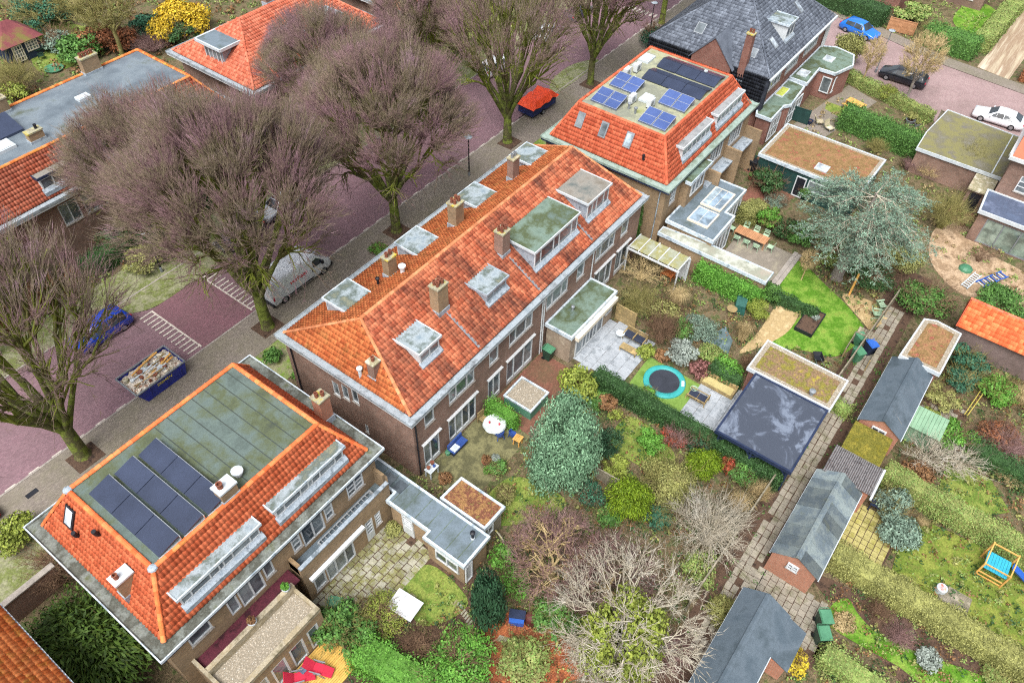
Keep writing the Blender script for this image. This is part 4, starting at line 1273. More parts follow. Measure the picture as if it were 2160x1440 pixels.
# ---------------------------------------------------------------- extensions and sheds
flat_annex(row, [(34.45, 18.95), (40.9, 18.9), (40.9, 21.45), (34.45, 21.45)], 3.05, mat('rendered_brick_grey', ['#a0917f', '#8f8070', '#b0a391'], .8, .9, .2, grain=.25), M_FLAT_GREEN, M_EDGE, over=.14, pre='extension_')
window(row, 'S', 19.09, 35.3, 39.2, .1, 2.25, [1.3, .7, .7, .7, .7, 1.2], door=True, recess=-.07)
window(row, 'S', 19.09, 39.6, 40.5, 1.2, 2.25, 1, recess=-.07)
W('awning_box', MB().box(34.9, 40.6, 18.6, 18.95, 2.45, 2.8), M_CREAM, row)
vent_pipe(row, (37.0, 20.6, 3.0), M_GREY, .09, .3)

gar = thing('garage', 'L shaped grey flat roofed garage beside the mossy square paved patio', 'garage', (17, 18, 0))
flat_annex(gar, [(15.5, 13.93), (18.07, 13.93), (18.07, 23.4), (16.75, 23.4), (16.75, 20.7), (16.0, 20.7), (16.0, 17.2), (15.5, 17.2)], 2.75, M_BRICK_Y, M_FLAT_GREY, M_EDGE)
for i in range(9):
    y = 14.6 + i * .95
    W('roofing_seam', MB().box(15.7 if y < 17 else 16.2, 17.9, y, y + .04, 2.73, 2.742), M_FLAT_GREEN, gar)
window(gar, 'W', 16.18, 18.6, 19.5, .1, 2.2, 1, 4, door=True, recess=-.06, panel=.8, fw=.12)
window(gar, 'W', 15.68, 14.5, 16.3, 1.0, 2.1, 2, 1, recess=-.06)
window(gar, 'S', 14.11, 15.75, 16.4, .1, 2.1, 1, 1, recess=-.06, door=True, gm=M_WHITE)
vent_pipe(gar, (17.3, 14.7, 2.7), M_EDGE_W, .13, .2, False)
vent_pipe(gar, (17.3, 14.7, 2.8), M_BLACK, .1, .6)
for y in (20.3, 21.2):
    W('roof_light', MB().box(16.9, 17.7, y, y + .7, 2.74, 2.8), M_PANE, gar)

lsh = thing('garden_shed', 'small shed with a flat roof buried under brown leaves', 'shed', (19.3, 16.3, 0))
flat_annex(lsh, [(18.3, 14.55), (20.35, 14.5), (20.35, 18.1), (18.3, 18.2)], 2.55, M_WOOD_G, M_LEAFROOF, M_EDGE)
window(lsh, 'S', 14.72, 18.7, 19.3, 1.0, 1.9, 1, recess=-.05)

per = thing('pergola', 'open navy pergola with a dark flat roof mottled by pale puddles', 'pergola', (37, 3.9, 0))
M_PUDDLE = mat('bitumen_puddled', ['#3e4552', '#424956', '#596272', '#6c7686'], .5, .5, .5, grain=.12, lo=.47, hi=.6, dist=.6)
W('roof', MB().box(33.85, 40.15, 1.15, 6.55, 2.55, 2.64), M_PUDDLE, per)
for x in (33.75, 40.1):
    W('roof_edge', MB().box(x, x + .15, 1.05, 6.65, 2.38, 2.68), M_NAVY, per)
W('roof_edge', MB().box(33.9, 40.1, 6.5, 6.65, 2.38, 2.68), M_NAVY, per)
W('roof_edge', MB().box(33.9, 40.1, 1.05, 1.2, 2.38, 2.68), M_NAVY, per)
for x, y in ((34.0, 1.3), (34.0, 3.9), (34.0, 6.3), (40.0, 1.3), (40.0, 6.3)):
    W('post', MB().box(x - .07, x + .07, y - .07, y + .07, 0, 2.4), M_NAVY, per)
for p, q in (((34, 6.2, 1.8), (34, 5.6, 2.4)), ((34, 1.4, 1.8), (34, 2.0, 2.4)), ((34, 4.0, 1.8), (34, 4.6, 2.4)), ((34, 3.8, 1.8), (34, 3.2, 2.4))):
    W('brace', MB().beam(p, q, .09), M_NAVY, per)
W('rear_screen', MB().box(34.2, 40, 1.22, 1.28, 0, 2.38), M_WOOD_G, per)

s1 = thing('garden_shed', 'shed with yellow green moss roof edged in pale gravel beside the dark pergola', 'shed', (41.9, 4.1, 0))
flat_annex(s1, [(40.25, .95), (43.65, .9), (43.75, 7.3), (40.25, 7.35)], 2.72, M_BRICK_R, M_SEDUM_Y, M_EDGE_W, rim=.12, gravel_rim=M_GRAVEL)
vent_pipe(s1, (40.75, 2.6, 2.72), M_GREY, .14, .35)

s2 = thing('garden_shed', 'shed with reddish sedum roof and slanted corner at the end of the alley', 'shed', (50.8, -2.8, 0))
flat_annex(s2, [(48.3, -4.25), (53.5, -4.35), (53.75, -2.4), (53.35, -1.5), (48.3, -1.2)], 2.82, M_BRICK_R, M_SEDUM, M_EDGE_W, rim=.12, gravel_rim=M_GRAVEL)


def gable_shed(o, x0, x1, ye, yw, yr, he_, hr, m, wm, sheets=8, over=.15, lip=.03, seams=True):
    """brick shed, ridge along X at yr, roof laid in overlapping felt sheets"""
    for x, s in ((x0 + over, 'W'), (x1 - over, 'E')):
        W('gable_wall', MB().add([(x, ye + over, 0), (x, yw - over, 0), (x, yw - over, he_ - .02), (x, yr, hr - .08), (x, ye + over, he_ - .02)], [(0, 1, 2, 3, 4)]), wm, o)
    W('wall', MB().add([(x0 + over, ye + over, 0), (x1 - over, ye + over, 0), (x1 - over, ye + over, he_), (x0 + over, ye + over, he_)], [(0, 1, 2, 3)]), wm, o)
    W('wall', MB().add([(x0 + over, yw - over, 0), (x1 - over, yw - over, 0), (x1 - over, yw - over, he_), (x0 + over, yw - over, he_)], [(0, 1, 2, 3)]), wm, o)
    st = (x1 - x0) / sheets
    for y in (ye, yw):
        for i in range(sheets):
            a, b = x0 + i * st, x0 + (i + 1) * st + .06
            l1, l2 = (.015, .05) if seams else (.03, .031)
            jt = R.uniform(-.02, .02)
            pts = [(a, y, he_ + l2 + jt), (b, y, he_ + l1 + jt), (b, yr, hr + l1), (a, yr, hr + l2)]
            low = [(p[0], p[1], p[2] - .035) for p in pts]
            W('roof_sheet', MB().add(pts + low, [(0, 1, 2, 3), (7, 6, 5, 4), (0, 4, 5, 1), (2, 6, 7, 3), (0, 3, 7, 4), (1, 5, 6, 2)]), m, o)
    W('ridge_strip', MB().extr([(x0, yr - .16, hr + .03), (x0, yr, hr + .09), (x0, yr + .16, hr + .03)], (x1 - x0, 0, 0)), m, o)
    for y in (ye, yw):
        W('gutter', MB().box(x0, x1, y - .05, y + .02, he_ - .08, he_ + .0), M_EDGE_W, o)


s3 = thing('garden_shed', 'brick shed with smooth dark grey felt gable roof next to the red sedum roof', 'shed', (44.7, -2.4, 0))
gable_shed(s3, 41.2, 48.5, -3.9, -.85, -2.4, 2.2, 3.15, M_BITDARK, M_BRICK_S, 7, seams=False)
window(s3, 'W', 41.35, -2.9, -1.9, 1.7, 2.2, 2, 1, recess=-.05)
s4 = thing('garden_shed', 'low shed whose flat roof is covered in thick yellow moss', 'shed', (39.2, -2.1, 0))
W('wall', MB().box(38.05, 41.1, -3.3, -.95, 0, 2.1), M_BRICK_S, s4)
W('roof', MB().add([(37.9, -3.45, 2.3), (41.0, -3.45, 2.2), (41.0, -.8, 2.2), (37.9, -.8, 2.3), (37.9, -3.45, 2.15), (41.0, -3.45, 2.08), (41.0, -.8, 2.08), (37.9, -.8, 2.15)],
                   [(0, 1, 2, 3), (7, 6, 5, 4), (0, 4, 5, 1), (1, 5, 6, 2), (2, 6, 7, 3), (3, 7, 4, 0)]), M_MOSSROOF, s4)
s5 = thing('garden_shed', 'brick shed with striped weathered felt gable roof and small white window', 'shed', (31.9, -1.7, 0))
gable_shed(s5, 27.9, 35.4, -3.25, -.15, -1.7, 2.25, 3.2, M_BITSHEET, M_BRICK_S, 9)
window(s5, 'W', 28.05, -2.05, -1.35, 1.55, 2.2, 2, 2, recess=-.06, fw=.1)
s5b = thing('lean_to', 'lean-to with ribbed weathered roof between striped shed and mossy roof', 'shed', (36.7, -2, 0))
W('wall', MB().box(35.5, 37.9, -3.6, -.6, 0, 2.1), M_BRICK_S, s5b)
for i in range(24):
    y = -3.75 + i * .137
    W('roof_rib', MB().add([(35.3, y, 2.6), (38.05, y, 2.32), (38.05, y + .125, 2.32), (35.3, y + .125, 2.6), (35.3, y + .035, 2.66), (38.05, y + .035, 2.38), (38.05, y + .09, 2.38), (35.3, y + .09, 2.66)],
                           [(0, 1, 5, 4), (4, 5, 6, 7), (7, 6, 2, 3), (0, 4, 7, 3), (1, 2, 6, 5), (0, 3, 2, 1)]), M_RIBBED, s5b)
W('gutter', MB().box(35.3, 38.1, -3.9, -3.76, 2.2, 2.34), M_EDGE_W, s5b)
s6 = thing('garden_shed', 'long shed with smooth blue grey gable roof at the bottom edge', 'shed', (19, -1.5, 0))
gable_shed(s6, 9.5, 24.8, -2.85, .15, -1.25, 2.2, 3.15, M_BITDARK, M_BRICK_S, 8, seams=False)
W('side_roof', MB().add([(22.0, -4.0, 1.75), (24.75, -4.0, 1.75), (24.75, -2.8, 2.28), (22.0, -2.8, 2.28), (22.0, -4.0, 1.68), (24.75, -4.0, 1.68), (24.75, -2.8, 2.2), (22.0, -2.8, 2.2)],
                        [(0, 1, 2, 3), (7, 6, 5, 4), (0, 4, 5, 1), (1, 5, 6, 2), (2, 6, 7, 3), (3, 7, 4, 0)]), M_BITDARK, s6)
W('side_wall', MB().box(22.1, 24.6, -3.85, -2.9, 0, 1.7), M_BRICK_S, s6)

og = thing('tiled_garage', 'brick garage with bright orange pantile roof at the right edge', 'garage', (56.3, -9, 0))
W('wall', MB().box(54.9, 58.0, -13.5, -3.9, 0, 2.4), brick_mat('brick_purple_grey', '#7d6a66', '#6b5a58', '#857a74', flat=False), og)
roof = W('roof', MB().extr([(54.7, -13.6, 2.35), (56.5, -13.6, 3.9), (58.3, -13.6, 2.35)], (0, 9.85, 0)), M_TILE_C, og)
Vg = (1.8, 0, 1.55)
tile_roof(roof, [((54.66, -13.6, 2.38), (0, 1, 0), Vg, 0, 9.85, 0, 9.85, 2.38)], tile_mat('pantile_garage_orange', '#d9643a', '#e08050', '#b0593c', darkness=.35), 300)
caps(roof, (56.5, -13.6, 3.92), (56.5, -3.75, 3.92), M_TILE_FAR, r=.14)

cg = thing('garage', 'dark green garage with rust red sedum roof and one skylight', 'garage', (69, 13.2, 0))
flat_annex(cg, [(65.5, 8.1), (72.4, 8.0), (72.35, 18.15), (65.6, 18.2)], 2.95, M_DKGREEN, M_SEDUM, M_EDGE, rim=.14, gravel_rim=M_GRAVEL)
window(cg, 'W', 65.66, 13.0, 14.0, .1, 2.3, 1, 1, recess=-.05, door=True, gm=M_BLACK)
window(cg, 'W', 65.66, 10.9, 12.8, 1.2, 2.3, 1, 1, recess=-.05)
roof_light(cg, (67.2, 12.4, 2.93), (1, 0, 0), (0, 1, 0), (0, 0, 1), .55, .6, M_PANE_W, M_EDGE_W)
g2 = thing('double_garage', 'double garage with flat moss and gravel roof behind the white car', 'garage', (81, 0, 0))
flat_annex(g2, [(76.6, -6), (84.7, -6.5), (85.75, 6.0), (80.1, 6.5), (76.6, 6.4)], 2.8, M_BRICK, mat('roof_moss_gravel', ['#7d7b74', '#706d5c', '#7d7a52', '#6e6b64'], .5, .95, .1, grain=.35, lo=.3, hi=.7), M_EDGE_W, rim=.1)
W('roof_joint', MB().box(76.8, 85.0, -.72, -.62, 2.78, 2.84), M_EDGE_W, g2)

# glass-roofed garden room of the second orange house
flat_annex(hc, [(50.8, 15.55), (55.1, 15.6), (55.1, 16.45), (59.2, 16.45), (59.15, 19.3), (57.0, 20.2), (50.85, 20.2)], 3.25, M_BRICK_Y, M_FLAT_GREY, M_EDGE, pre='extension_')
for (x0, x1, y0, y1, k) in ((54.7, 57.75, 16.9, 18.85, 3), (52.0, 54.25, 16.75, 18.75, 2)):
    o = W('roof_window', MB().box(x0, x1, y0, y1, 3.22, 3.42), M_CREAM, hc)
    st = (y1 - y0 - .2) / k
    for i in range(k):
        W('pane', MB().box(x0 + .14, x1 - .14, y0 + .12 + i * st, y0 + .08 + (i + 1) * st, 3.42, 3.44), M_PANE_L, o)
window(hc, 'S', 15.73, 51.4, 54.8, .1, 2.7, 4, 1, recess=-.06, door=True)
window(hc, 'S', 16.63, 55.6, 58.8, .1, 2.7, 4, 1, recess=-.06, door=True)
car = thing('carport', 'long low carport roof of pale concrete between ivy hedge and dining terrace', 'carport', (50.5, 15, 0))
flat_annex(car, [(49.65, 10.05), (51.2, 10.05), (51.15, 15.5), (50.7, 20.2), (49.7, 20.2)], 2.6, M_BRICK_Y, mat('roof_pale_concrete', ['#a3a69c', '#b5b8ae', '#8c8f80', '#9c9488'], .5, .8, .3, grain=.15, lo=.3, hi=.7), M_EDGE, rim=.1)
ver = thing('veranda', 'lean-to veranda roof of mossy translucent panels on white rafters', 'veranda', (47.5, 18.7, 0))
M_POLY = mat('polycarbonate_mossy', ['#a3a696', '#949884', '#8f8c58', '#b0b4a8'], .7, .5, .4, grain=.2, lo=.3, hi=.7)
for i in range(5):
    y = 16.4 + i * .95
    W('roof_panel', MB().box(46.5, 48.45, y + .03, y + .92, 2.66, 2.69), M_POLY, ver)
for i in range(6):
    W('rafter', MB().box(46.4, 48.5, 16.38 + i * .95, 16.46 + i * .95, 2.55, 2.72), M_WHITE, ver)
W('beam', MB().box(46.38, 46.5, 16.3, 21.3, 2.42, 2.56), M_WHITE, ver)
W('beam', MB().box(48.4, 48.52, 16.3, 21.3, 2.42, 2.56), M_WHITE, ver)
for x, y in ((46.44, 16.4), (48.46, 16.4), (46.44, 21.2)):
    W('post', MB().box(x - .05, x + .05, y - .05, y + .05, 0, 2.42), M_WHITE, ver)
W('end_wall', MB().box(48.5, 48.62, 16.3, 18.4, 0, 2.4), M_WHITE, ver)

sh = thing('summerhouse', 'dark blue summerhouse with maroon pyramid roof and white french windows', 'summerhouse', (34.5, 95.5, 0))
W('wall', MB().box(32.4, 36.3, 93.6, 97.4, 0, 2.3), M_NAVY, sh)
W('roof', MB().add([(31.9, 93.1, 2.25), (36.8, 93.1, 2.25), (36.8, 97.9, 2.25), (31.9, 97.9, 2.25), (34.0, 95.5, 4.1), (34.7, 95.5, 4.1)], [(0, 1, 5, 4), (1, 2, 5), (2, 3, 4, 5), (3, 0, 4), (3, 2, 1, 0)]), mat('felt_maroon', ['#6a3a40', '#7a4648', '#6f6a3a'], .5, .9, .2, grain=.2), sh)
window(sh, 'S', 93.6, 33.0, 34.2, .2, 2.0, 4, 4, recess=-.05, m=M_CREAM, door=True)
window(sh, 'S', 93.6, 34.6, 36.0, .9, 2.0, 4, 3, recess=-.05, m=M_CREAM)
# roofs cut by the top edge at the right
hb = thing('flat_roof_house', 'low house with maroon sedum roof behind the hedge at the top edge', 'house', (117, 26, 0))
flat_annex(hb, [(110.5, 18.6), (118, 18.0), (119, 26.5), (111.0, 27.4)], 3.2, M_BRICK_R, mat('sedum_maroon', ['#8a5048', '#7a4440', '#945c4e'], 1, .95, .1, grain=.3), M_EDGE_W)
hb2 = thing('brick_house', 'brick house with white window bay at the top edge of the picture', 'house', (123, 14, 0))
wall(hb2, 'S', 10.2, 119, 128, 0, 5, M_BRICK)
wall(hb2, 'W', 119, 10.2, 19, 0, 5, M_BRICK, [(11.5, 13.5, 1, 2.6), (14.5, 16.5, 1, 2.6)])
window(hb2, 'W', 119, 11.5, 13.5, 1, 2.6, 3)
window(hb2, 'W', 119, 14.5, 16.5, 1, 2.6, 3)
W('roof', MB().box(118.7, 128.5, 9.9, 19.3, 5, 5.3), M_FLAT_GREY, hb2)

# ---------------------------------------------------------------- plant kit
def frusta(p0, p1, r0, r1, n):
    """n-sided tapered sticks as quads"""
    p0, p1 = np.asarray(p0, float), np.asarray(p1, float)
    d = p1 - p0
    d /= np.linalg.norm(d, axis=1, keepdims=True) + 1e-9
    ref = np.where(np.abs(d[:, 2:3]) > .9, np.array([[1., 0, 0]]), np.array([[0, 0, 1.]]))
    a = np.cross(d, ref)
    a /= np.linalg.norm(a, axis=1, keepdims=True) + 1e-9
    b = np.cross(d, a)
    t = np.arange(n) * 2 * PI / n
    ring = a[:, None, :] * np.cos(t)[None, :, None] + b[:, None, :] * np.sin(t)[None, :, None]
    v = np.concatenate([p0[:, None, :] + ring * np.asarray(r0)[:, None, None], p1[:, None, :] + ring * np.asarray(r1)[:, None, None]], 1)
    k = np.arange(n)
    f = np.stack([k, (k + 1) % n, n + (k + 1) % n, n + k], 1)
    F_ = f[None] + (np.arange(len(p0)) * 2 * n)[:, None, None]
    return v.reshape(-1, 3), F_.reshape(-1, 4)


def cones(p0, p1, r0, n=3):
    p0, p1 = np.asarray(p0, float), np.asarray(p1, float)
    d = p1 - p0
    d /= np.linalg.norm(d, axis=1, keepdims=True) + 1e-9
    ref = np.where(np.abs(d[:, 2:3]) > .9, np.array([[1., 0, 0]]), np.array([[0, 0, 1.]]))
    a = np.cross(d, ref)
    a /= np.linalg.norm(a, axis=1, keepdims=True) + 1e-9
    b = np.cross(d, a)
    t = np.arange(n) * 2 * PI / n
    ring = p0[:, None, :] + (a[:, None, :] * np.cos(t)[None, :, None] + b[:, None, :] * np.sin(t)[None, :, None]) * np.asarray(r0)[:, None, None]
    v = np.concatenate([ring, p1[:, None, :]], 1)
    k = np.arange(n)
    f = np.stack([k, (k + 1) % n, np.full(n, n)], 1)
    F_ = f[None] + (np.arange(len(p0)) * (n + 1))[:, None, None]
    return v.reshape(-1, 3), F_.reshape(-1, 3)


def leaves(C, N, size, aspect=.6, rng=NP, along=None, bend=.25):
    """one folded leaf (4 points) per centre, lying roughly across N"""
    n = len(C)
    N = N / (np.linalg.norm(N, axis=1, keepdims=True) + 1e-9)
    r = rng.normal(size=(n, 3)) if along is None else along + rng.normal(size=(n, 3)) * .25
    u = r - N * (r * N).sum(1, keepdims=True)
    u /= np.linalg.norm(u, axis=1, keepdims=True) + 1e-9
    w = np.cross(N, u)
    s = np.asarray(size).reshape(-1, 1) * rng.uniform(.7, 1.3, (n, 1))
    v = np.stack([C - u * s * .5, C + w * s * aspect * .5 + N * s * bend * .3, C + u * s * .5, C - w * s * aspect * .5 + N * s * bend * .3], 1)
    f = np.arange(n * 4).reshape(n, 4)
    return v.reshape(-1, 3), f


def kmeans(P, k, rng, it=5):
    k = min(k, len(P))
    C = P[rng.choice(len(P), k, replace=False)]
    for _ in range(it):
        lab = ((P[:, None, :] - C[None]) ** 2).sum(2).argmin(1)
        for j in range(k):
            m = lab == j
            if m.any():
                C[j] = P[m].mean(0)
    return lab, C


def bez(p0, d0, p3, n):
    ln = np.linalg.norm(p3 - p0)
    p1 = p0 + d0 * ln * .42
    p2 = p3 - (p3 - p0) * .2 + np.array([0, 0, -.03 * ln])
    t = np.linspace(0, 1, n + 1)[:, None]
    return (1 - t) ** 3 * p0 + 3 * (1 - t) ** 2 * t * p1 + 3 * (1 - t) * t * t * p2 + t ** 3 * p3


def bare_tree(seed, trunk_h, Rr, Vr, cz, k1=9, k2=7, k3=8, tips=9, sub=6, tr=.42, twig=.013, low=-.72, up=.55, tl=.55, wig=.12, rim=-9, spread=.5):
    """limbs fan out from the trunk head to clusters of crown points, so the crown fills a dome"""
    rng = np.random.default_rng(seed)
    n = k1 * k2 * k3 * tips
    P = []
    while len(P) < n:
        q = rng.normal(size=(n, 3))
        q /= np.linalg.norm(q, axis=1, keepdims=True)
        q *= rng.uniform(0, 1, (n, 1)) ** .15
        q = q[rng.uniform(0, 1, n) < np.where(q[:, 2] > rim, 1, .05)]
        lump = 1 + .09 * np.sin(q[:, 0] * 5 + seed) * np.cos(q[:, 1] * 6 + seed * 2) + .06 * np.sin(q[:, 2] * 9 + q[:, 0] * 7)
        q = q[q[:, 2] > low] * lump[q[:, 2] > low][:, None]
        P += list(q)
    P = np.array(P[:n]) * [Rr, Rr, Vr] + [0, 0, cz]
    T = np.array([0, 0, trunk_h])
    S = {0: [], 1: [], 2: []}                                # trunk+limbs, branches, twigs: (p0,p1,r0,r1)

    def chain(pts, ra, rb, lv):
        m = len(pts) - 1
        for i in range(m):
            S[lv].append((pts[i], pts[i + 1], ra + (rb - ra) * i / m, ra + (rb - ra) * (i + 1) / m))
    base = np.array([[0, 0, -.1], [0, 0, .35], [rng.uniform(-.08, .08), rng.uniform(-.08, .08), trunk_h * .55], [0, 0, trunk_h]])
    chain(base[:2], tr * 1.35, tr, 0)
    chain(base[1:], tr, tr * .85, 0)
    lab1, C1 = kmeans(P, k1, rng)
    upv = np.array([0, 0, 1.])
    for a in range(len(C1)):
        Pa = P[lab1 == a]
        if len(Pa) < 4:
            continue
        n1 = T + (C1[a] - T) * .58 + rng.normal(size=3) * .2
        o = C1[a] - T
        o /= np.linalg.norm(o)
        d0 = o * (1 - up) + upv * up
        c = bez(T - [0, 0, rng.uniform(0, trunk_h * .25)], d0 / np.linalg.norm(d0), n1, 4)
        c[1:-1] += rng.normal(size=c[1:-1].shape) * wig
        chain(c, tr * .46, tr * .26, 0)
        e1 = c[-1] - c[-2]
        e1 /= np.linalg.norm(e1)
        lab2, C2 = kmeans(Pa, k2, rng)
        for b in range(len(C2)):
            Pb = Pa[lab2 == b]
            if not len(Pb):
                continue
            n2 = n1 + (C2[b] - n1) * .55
            k = rng.integers(2, 5)
            c2 = bez(c[k], (c[k] - c[k - 1]) / np.linalg.norm(c[k] - c[k - 1]), n2, 4)
            c2[1:-1] += rng.normal(size=c2[1:-1].shape) * wig
            chain(c2, tr * .22, tr * .12, 1)
            lab3, C3 = kmeans(Pb, k3, rng, 3)
            for g in range(len(C3)):
                Pg = Pb[lab3 == g]
                if not len(Pg):
                    continue
                n3 = n2 + (C3[g] - n2) * .6
                k = rng.integers(2, 5)
                c3 = bez(c2[k], (c2[k] - c2[k - 1]) / np.linalg.norm(c2[k] - c2[k - 1]), n3, 3)
                c3[1:-1] += rng.normal(size=c3[1:-1].shape) * wig * .6
                chain(c3, tr * .1, tr * .055, 1)
                for q in Pg:
                    s0 = c3[rng.integers(1, 3)]
                    mid = s0 + (q - s0) * .5 + np.array([0, 0, .06 * np.linalg.norm(q - s0)]) + rng.normal(size=3) * .06
                    S[2].append((s0, mid, twig * 1.5, 0))
                    S[2].append((mid - (mid - s0) * .12, q, twig * 1.2, 0))
    tw = S[2]
    A = np.array([t[0] for t in tw])
    B = np.array([t[1] for t in tw])
    rr = np.array([t[2] for t in tw])
    D = B - A
    ln = np.linalg.norm(D, axis=1, keepdims=True)
    Dn = D / (ln + 1e-9)
    a2, b2, r2_ = [], [], []
    for _ in range(sub // 2):
        f = rng.uniform(.25, 1.0, (len(A), 1))
        s = A + D * f
        dr = Dn + rng.normal(size=D.shape) * spread + np.array([0, 0, .28])
        dr /= np.linalg.norm(dr, axis=1, keepdims=True)
        a2.append(s)
        b2.append(s + dr * rng.uniform(.5, 1.2, (len(A), 1)) * tl)
        r2_.append(np.full(len(A), twig))
    A = np.concatenate([A] + a2)
    B = np.concatenate([B] + b2)
    rr = np.concatenate([rr] + r2_)
    out = []
    for lv, ns, nm in ((0, 8, 'trunk'), (1, 4, 'branches')):
        q = S[lv]
        v, f = frusta([t[0] for t in q], [t[1] for t in q], [t[2] for t in q], [t[3] for t in q], ns)
        out.append(fast_mesh(nm, v, f, True))
    v, f = cones(A, B, rr)
    out.append(fast_mesh('crown', v, f))
    return out


M_BARK_G = mat('bark_algae_green', ['#5f6a30', '#74803c', '#54523a', '#6a6844'], 1.1, .95, .1, grain=.3, bump=.5)
M_BRANCH_G = mat('branch_algae_green', ['#66702c', '#7a8436', '#5e6036', '#6e6446'], .5, .95, .1, grain=.25)
M_TWIG_P = mat('twig_purple_brown', ['#876c74', '#785f62', '#706852', '#907680'], .35, .95, .1, grain=.2, lo=.3, hi=.7)
M_TWIG_W = mat('twig_pale_grey', ['#b8b3a4', '#a39a88', '#c4c0b4'], .6, .95, .1, grain=.2)
M_TWIG_T = mat('twig_tan', ['#a8946a', '#b8a57c', '#8f7d56'], .6, .95, .1, grain=.2)
M_TWIG_B = mat('twig_brown', ['#7d6450', '#6a5545', '#8f755f'], .6, .95, .1, grain=.2)
M_TWIG_R = mat('twig_rose', ['#8f7472', '#7f645f', '#a08480'], .6, .95, .1, grain=.2)
M_TWIG_O = mat('twig_olive', ['#8a8452', '#787446', '#9c9465'], .6, .95, .1, grain=.2)
M_STEM = mat('stem_brown', ['#6a5844', '#574a3a'], 2, .95, .1)

TREES = {}


def put_tree(key, meshes, loc, rz, sc, label, mats, group=None, name='bare_tree'):
    o = thing(name, label, 'tree', (loc[0], loc[1], 0), rz, group)
    o.scale = sc if isinstance(sc, tuple) else (sc, sc, sc)
    for me, m in zip(meshes, mats):
        c = bpy.data.objects.new(me.name.split('.')[0], me)
        COL.objects.link(c)
        if not me.materials:
            me.materials.append(m)
        c.material_slots[0].link = 'OBJECT'
        c.material_slots[0].material = m
        c.parent = o
    return o


big = [bare_tree(s, h, 7.8, 8.2, 10.4, a, 8, 9, b, 6, tr=.46, twig=.015, low=-.4, up=.3, rim=.16, spread=.24, tl=.75) for s, h, a, b in ((3, 3.6, 13, 8), (8, 3.9, 12, 9), (21, 3.4, 14, 7))]
big.append(bare_tree(44, 3.2, 7.4, 8.4, 10.4, 13, 7, 6, 5, 4, tr=.5, twig=.016, low=-.4, up=.3, rim=.1, spread=.3, tl=.7))
gm = (M_BARK_G, M_BRANCH_G, M_TWIG_P)
ST = 'bare street trees'
put_tree(0, big[0], (22.9, 40.3), .4, (1.06, 1.06, 1.12), 'largest bare street tree, beside the white van', gm, ST)
put_tree(1, big[1], (38.0, 40.2), 1.9, (1.0, 1.0, 1.0), 'dome shaped bare street tree behind the front dormers of the row', gm, ST)
put_tree(2, big[3], (6.9, 41.0), 3.0, (1.0, 1.0, 1.05), 'bare street tree at the left edge beside the skip', gm, ST)
put_tree(3, big[3], (55.6, 40.9), 4.1, (.95, .95, 1.0), 'bare street tree next to the orange covered trailer', gm, ST)
put_tree(4, big[2], (70.6, 40.4), 5.2, (.85, .85, .98), 'bare street tree with tall straight trunk standing at the kerb bulge', gm, ST)
put_tree(5, big[1], (88.8, 41.4), .9, (.85, .85, .98), 'bare street tree whose trunk shows at the top edge', gm, ST)
put_tree(6, big[1], (24.0, 53.2), 4.4, (.85, .85, .8), 'bare tree across the street before the grey flat roof', gm, ST)
put_tree(7, big[2], (43.5, 53.6), 2.2, (.78, .78, .8), 'bare tree across the street before the red hip roof', gm, ST)
put_tree(8, big[0], (58.0, 53.6), 2.9, (.75, .75, .8), 'bare tree across the street behind the orange covered trailer', gm, ST)
put_tree(9, big[3], (8.0, 54.2), 1.2, (.7, .7, .62), 'bare tree across the street behind the blue car', gm, ST)


def blob(seed, n, leaf, shape='ball', clumps=26, aspect=.6, droop=0.0, shell=.35):
    """unit plant (radius 1, height 1 from z=0): leaves on the skins of many small clumps"""
    rng = np.random.default_rng(seed)
    C, N = [], []
    K = []
    for i in range(clumps):
        u = rng.normal(size=3)
        u /= np.linalg.norm(u)
        rad = rng.uniform(.35, 1) ** .5
        if shape == 'ball':
            c, r = u * rad * .68, rng.uniform(.24, .42)
        elif shape == 'dome':
            u[2] = abs(u[2])
            c, r = u * rad * .72 * [1, 1, 1.3] - [0, 0, .55], rng.uniform(.22, .4)
        elif shape == 'spread':
            c, r = u * rad * [.8, .8, .5] + [0, 0, rng.uniform(-.25, .2)], rng.uniform(.16, .34)
        elif shape == 'column':
            z = rng.uniform(-.9, .85)
            w = .72 * (1 - .55 * max(0, z) ** 2)
            t = rng.uniform(0, 2 * PI)
            c, r = np.array([math.cos(t) * w * .6, math.sin(t) * w * .6, z]), rng.uniform(.2, .34)
        elif shape == 'cone':
            z = rng.uniform(-.95, .95)
            w = .85 * (1 - (z + 1) / 2) ** .7 + .06
            t = rng.uniform(0, 2 * PI)
            c, r = np.array([math.cos(t) * w * .75, math.sin(t) * w * .75, z]), rng.uniform(.12, .3)
        K.append((c, r))
    tot = sum(r * r for _, r in K)
    for c, r in K:
        m = max(4, int(n * r * r / tot))
        d = rng.normal(size=(m, 3))
        d /= np.linalg.norm(d, axis=1, keepdims=True)
        d[:, 2] = np.where(d[:, 2] < -.5, -d[:, 2], d[:, 2])
        C.append(c + d * r * rng.uniform(1 - shell, 1.08, (m, 1)) * [1, 1, .85])
        N.append(d * .8 + rng.normal(size=(m, 3)) * .45 + [0, 0, .35])
    C, N = np.concatenate(C), np.concatenate(N)
    C[:, 2] = C[:, 2] * .5 + .5
    al = None
    if droop:
        al = C * [1, 1, 0] + [0, 0, -droop]
    v, f = leaves(C, N, np.full(len(C), leaf), aspect, rng, al)
    return fast_mesh('foliage', v, f)


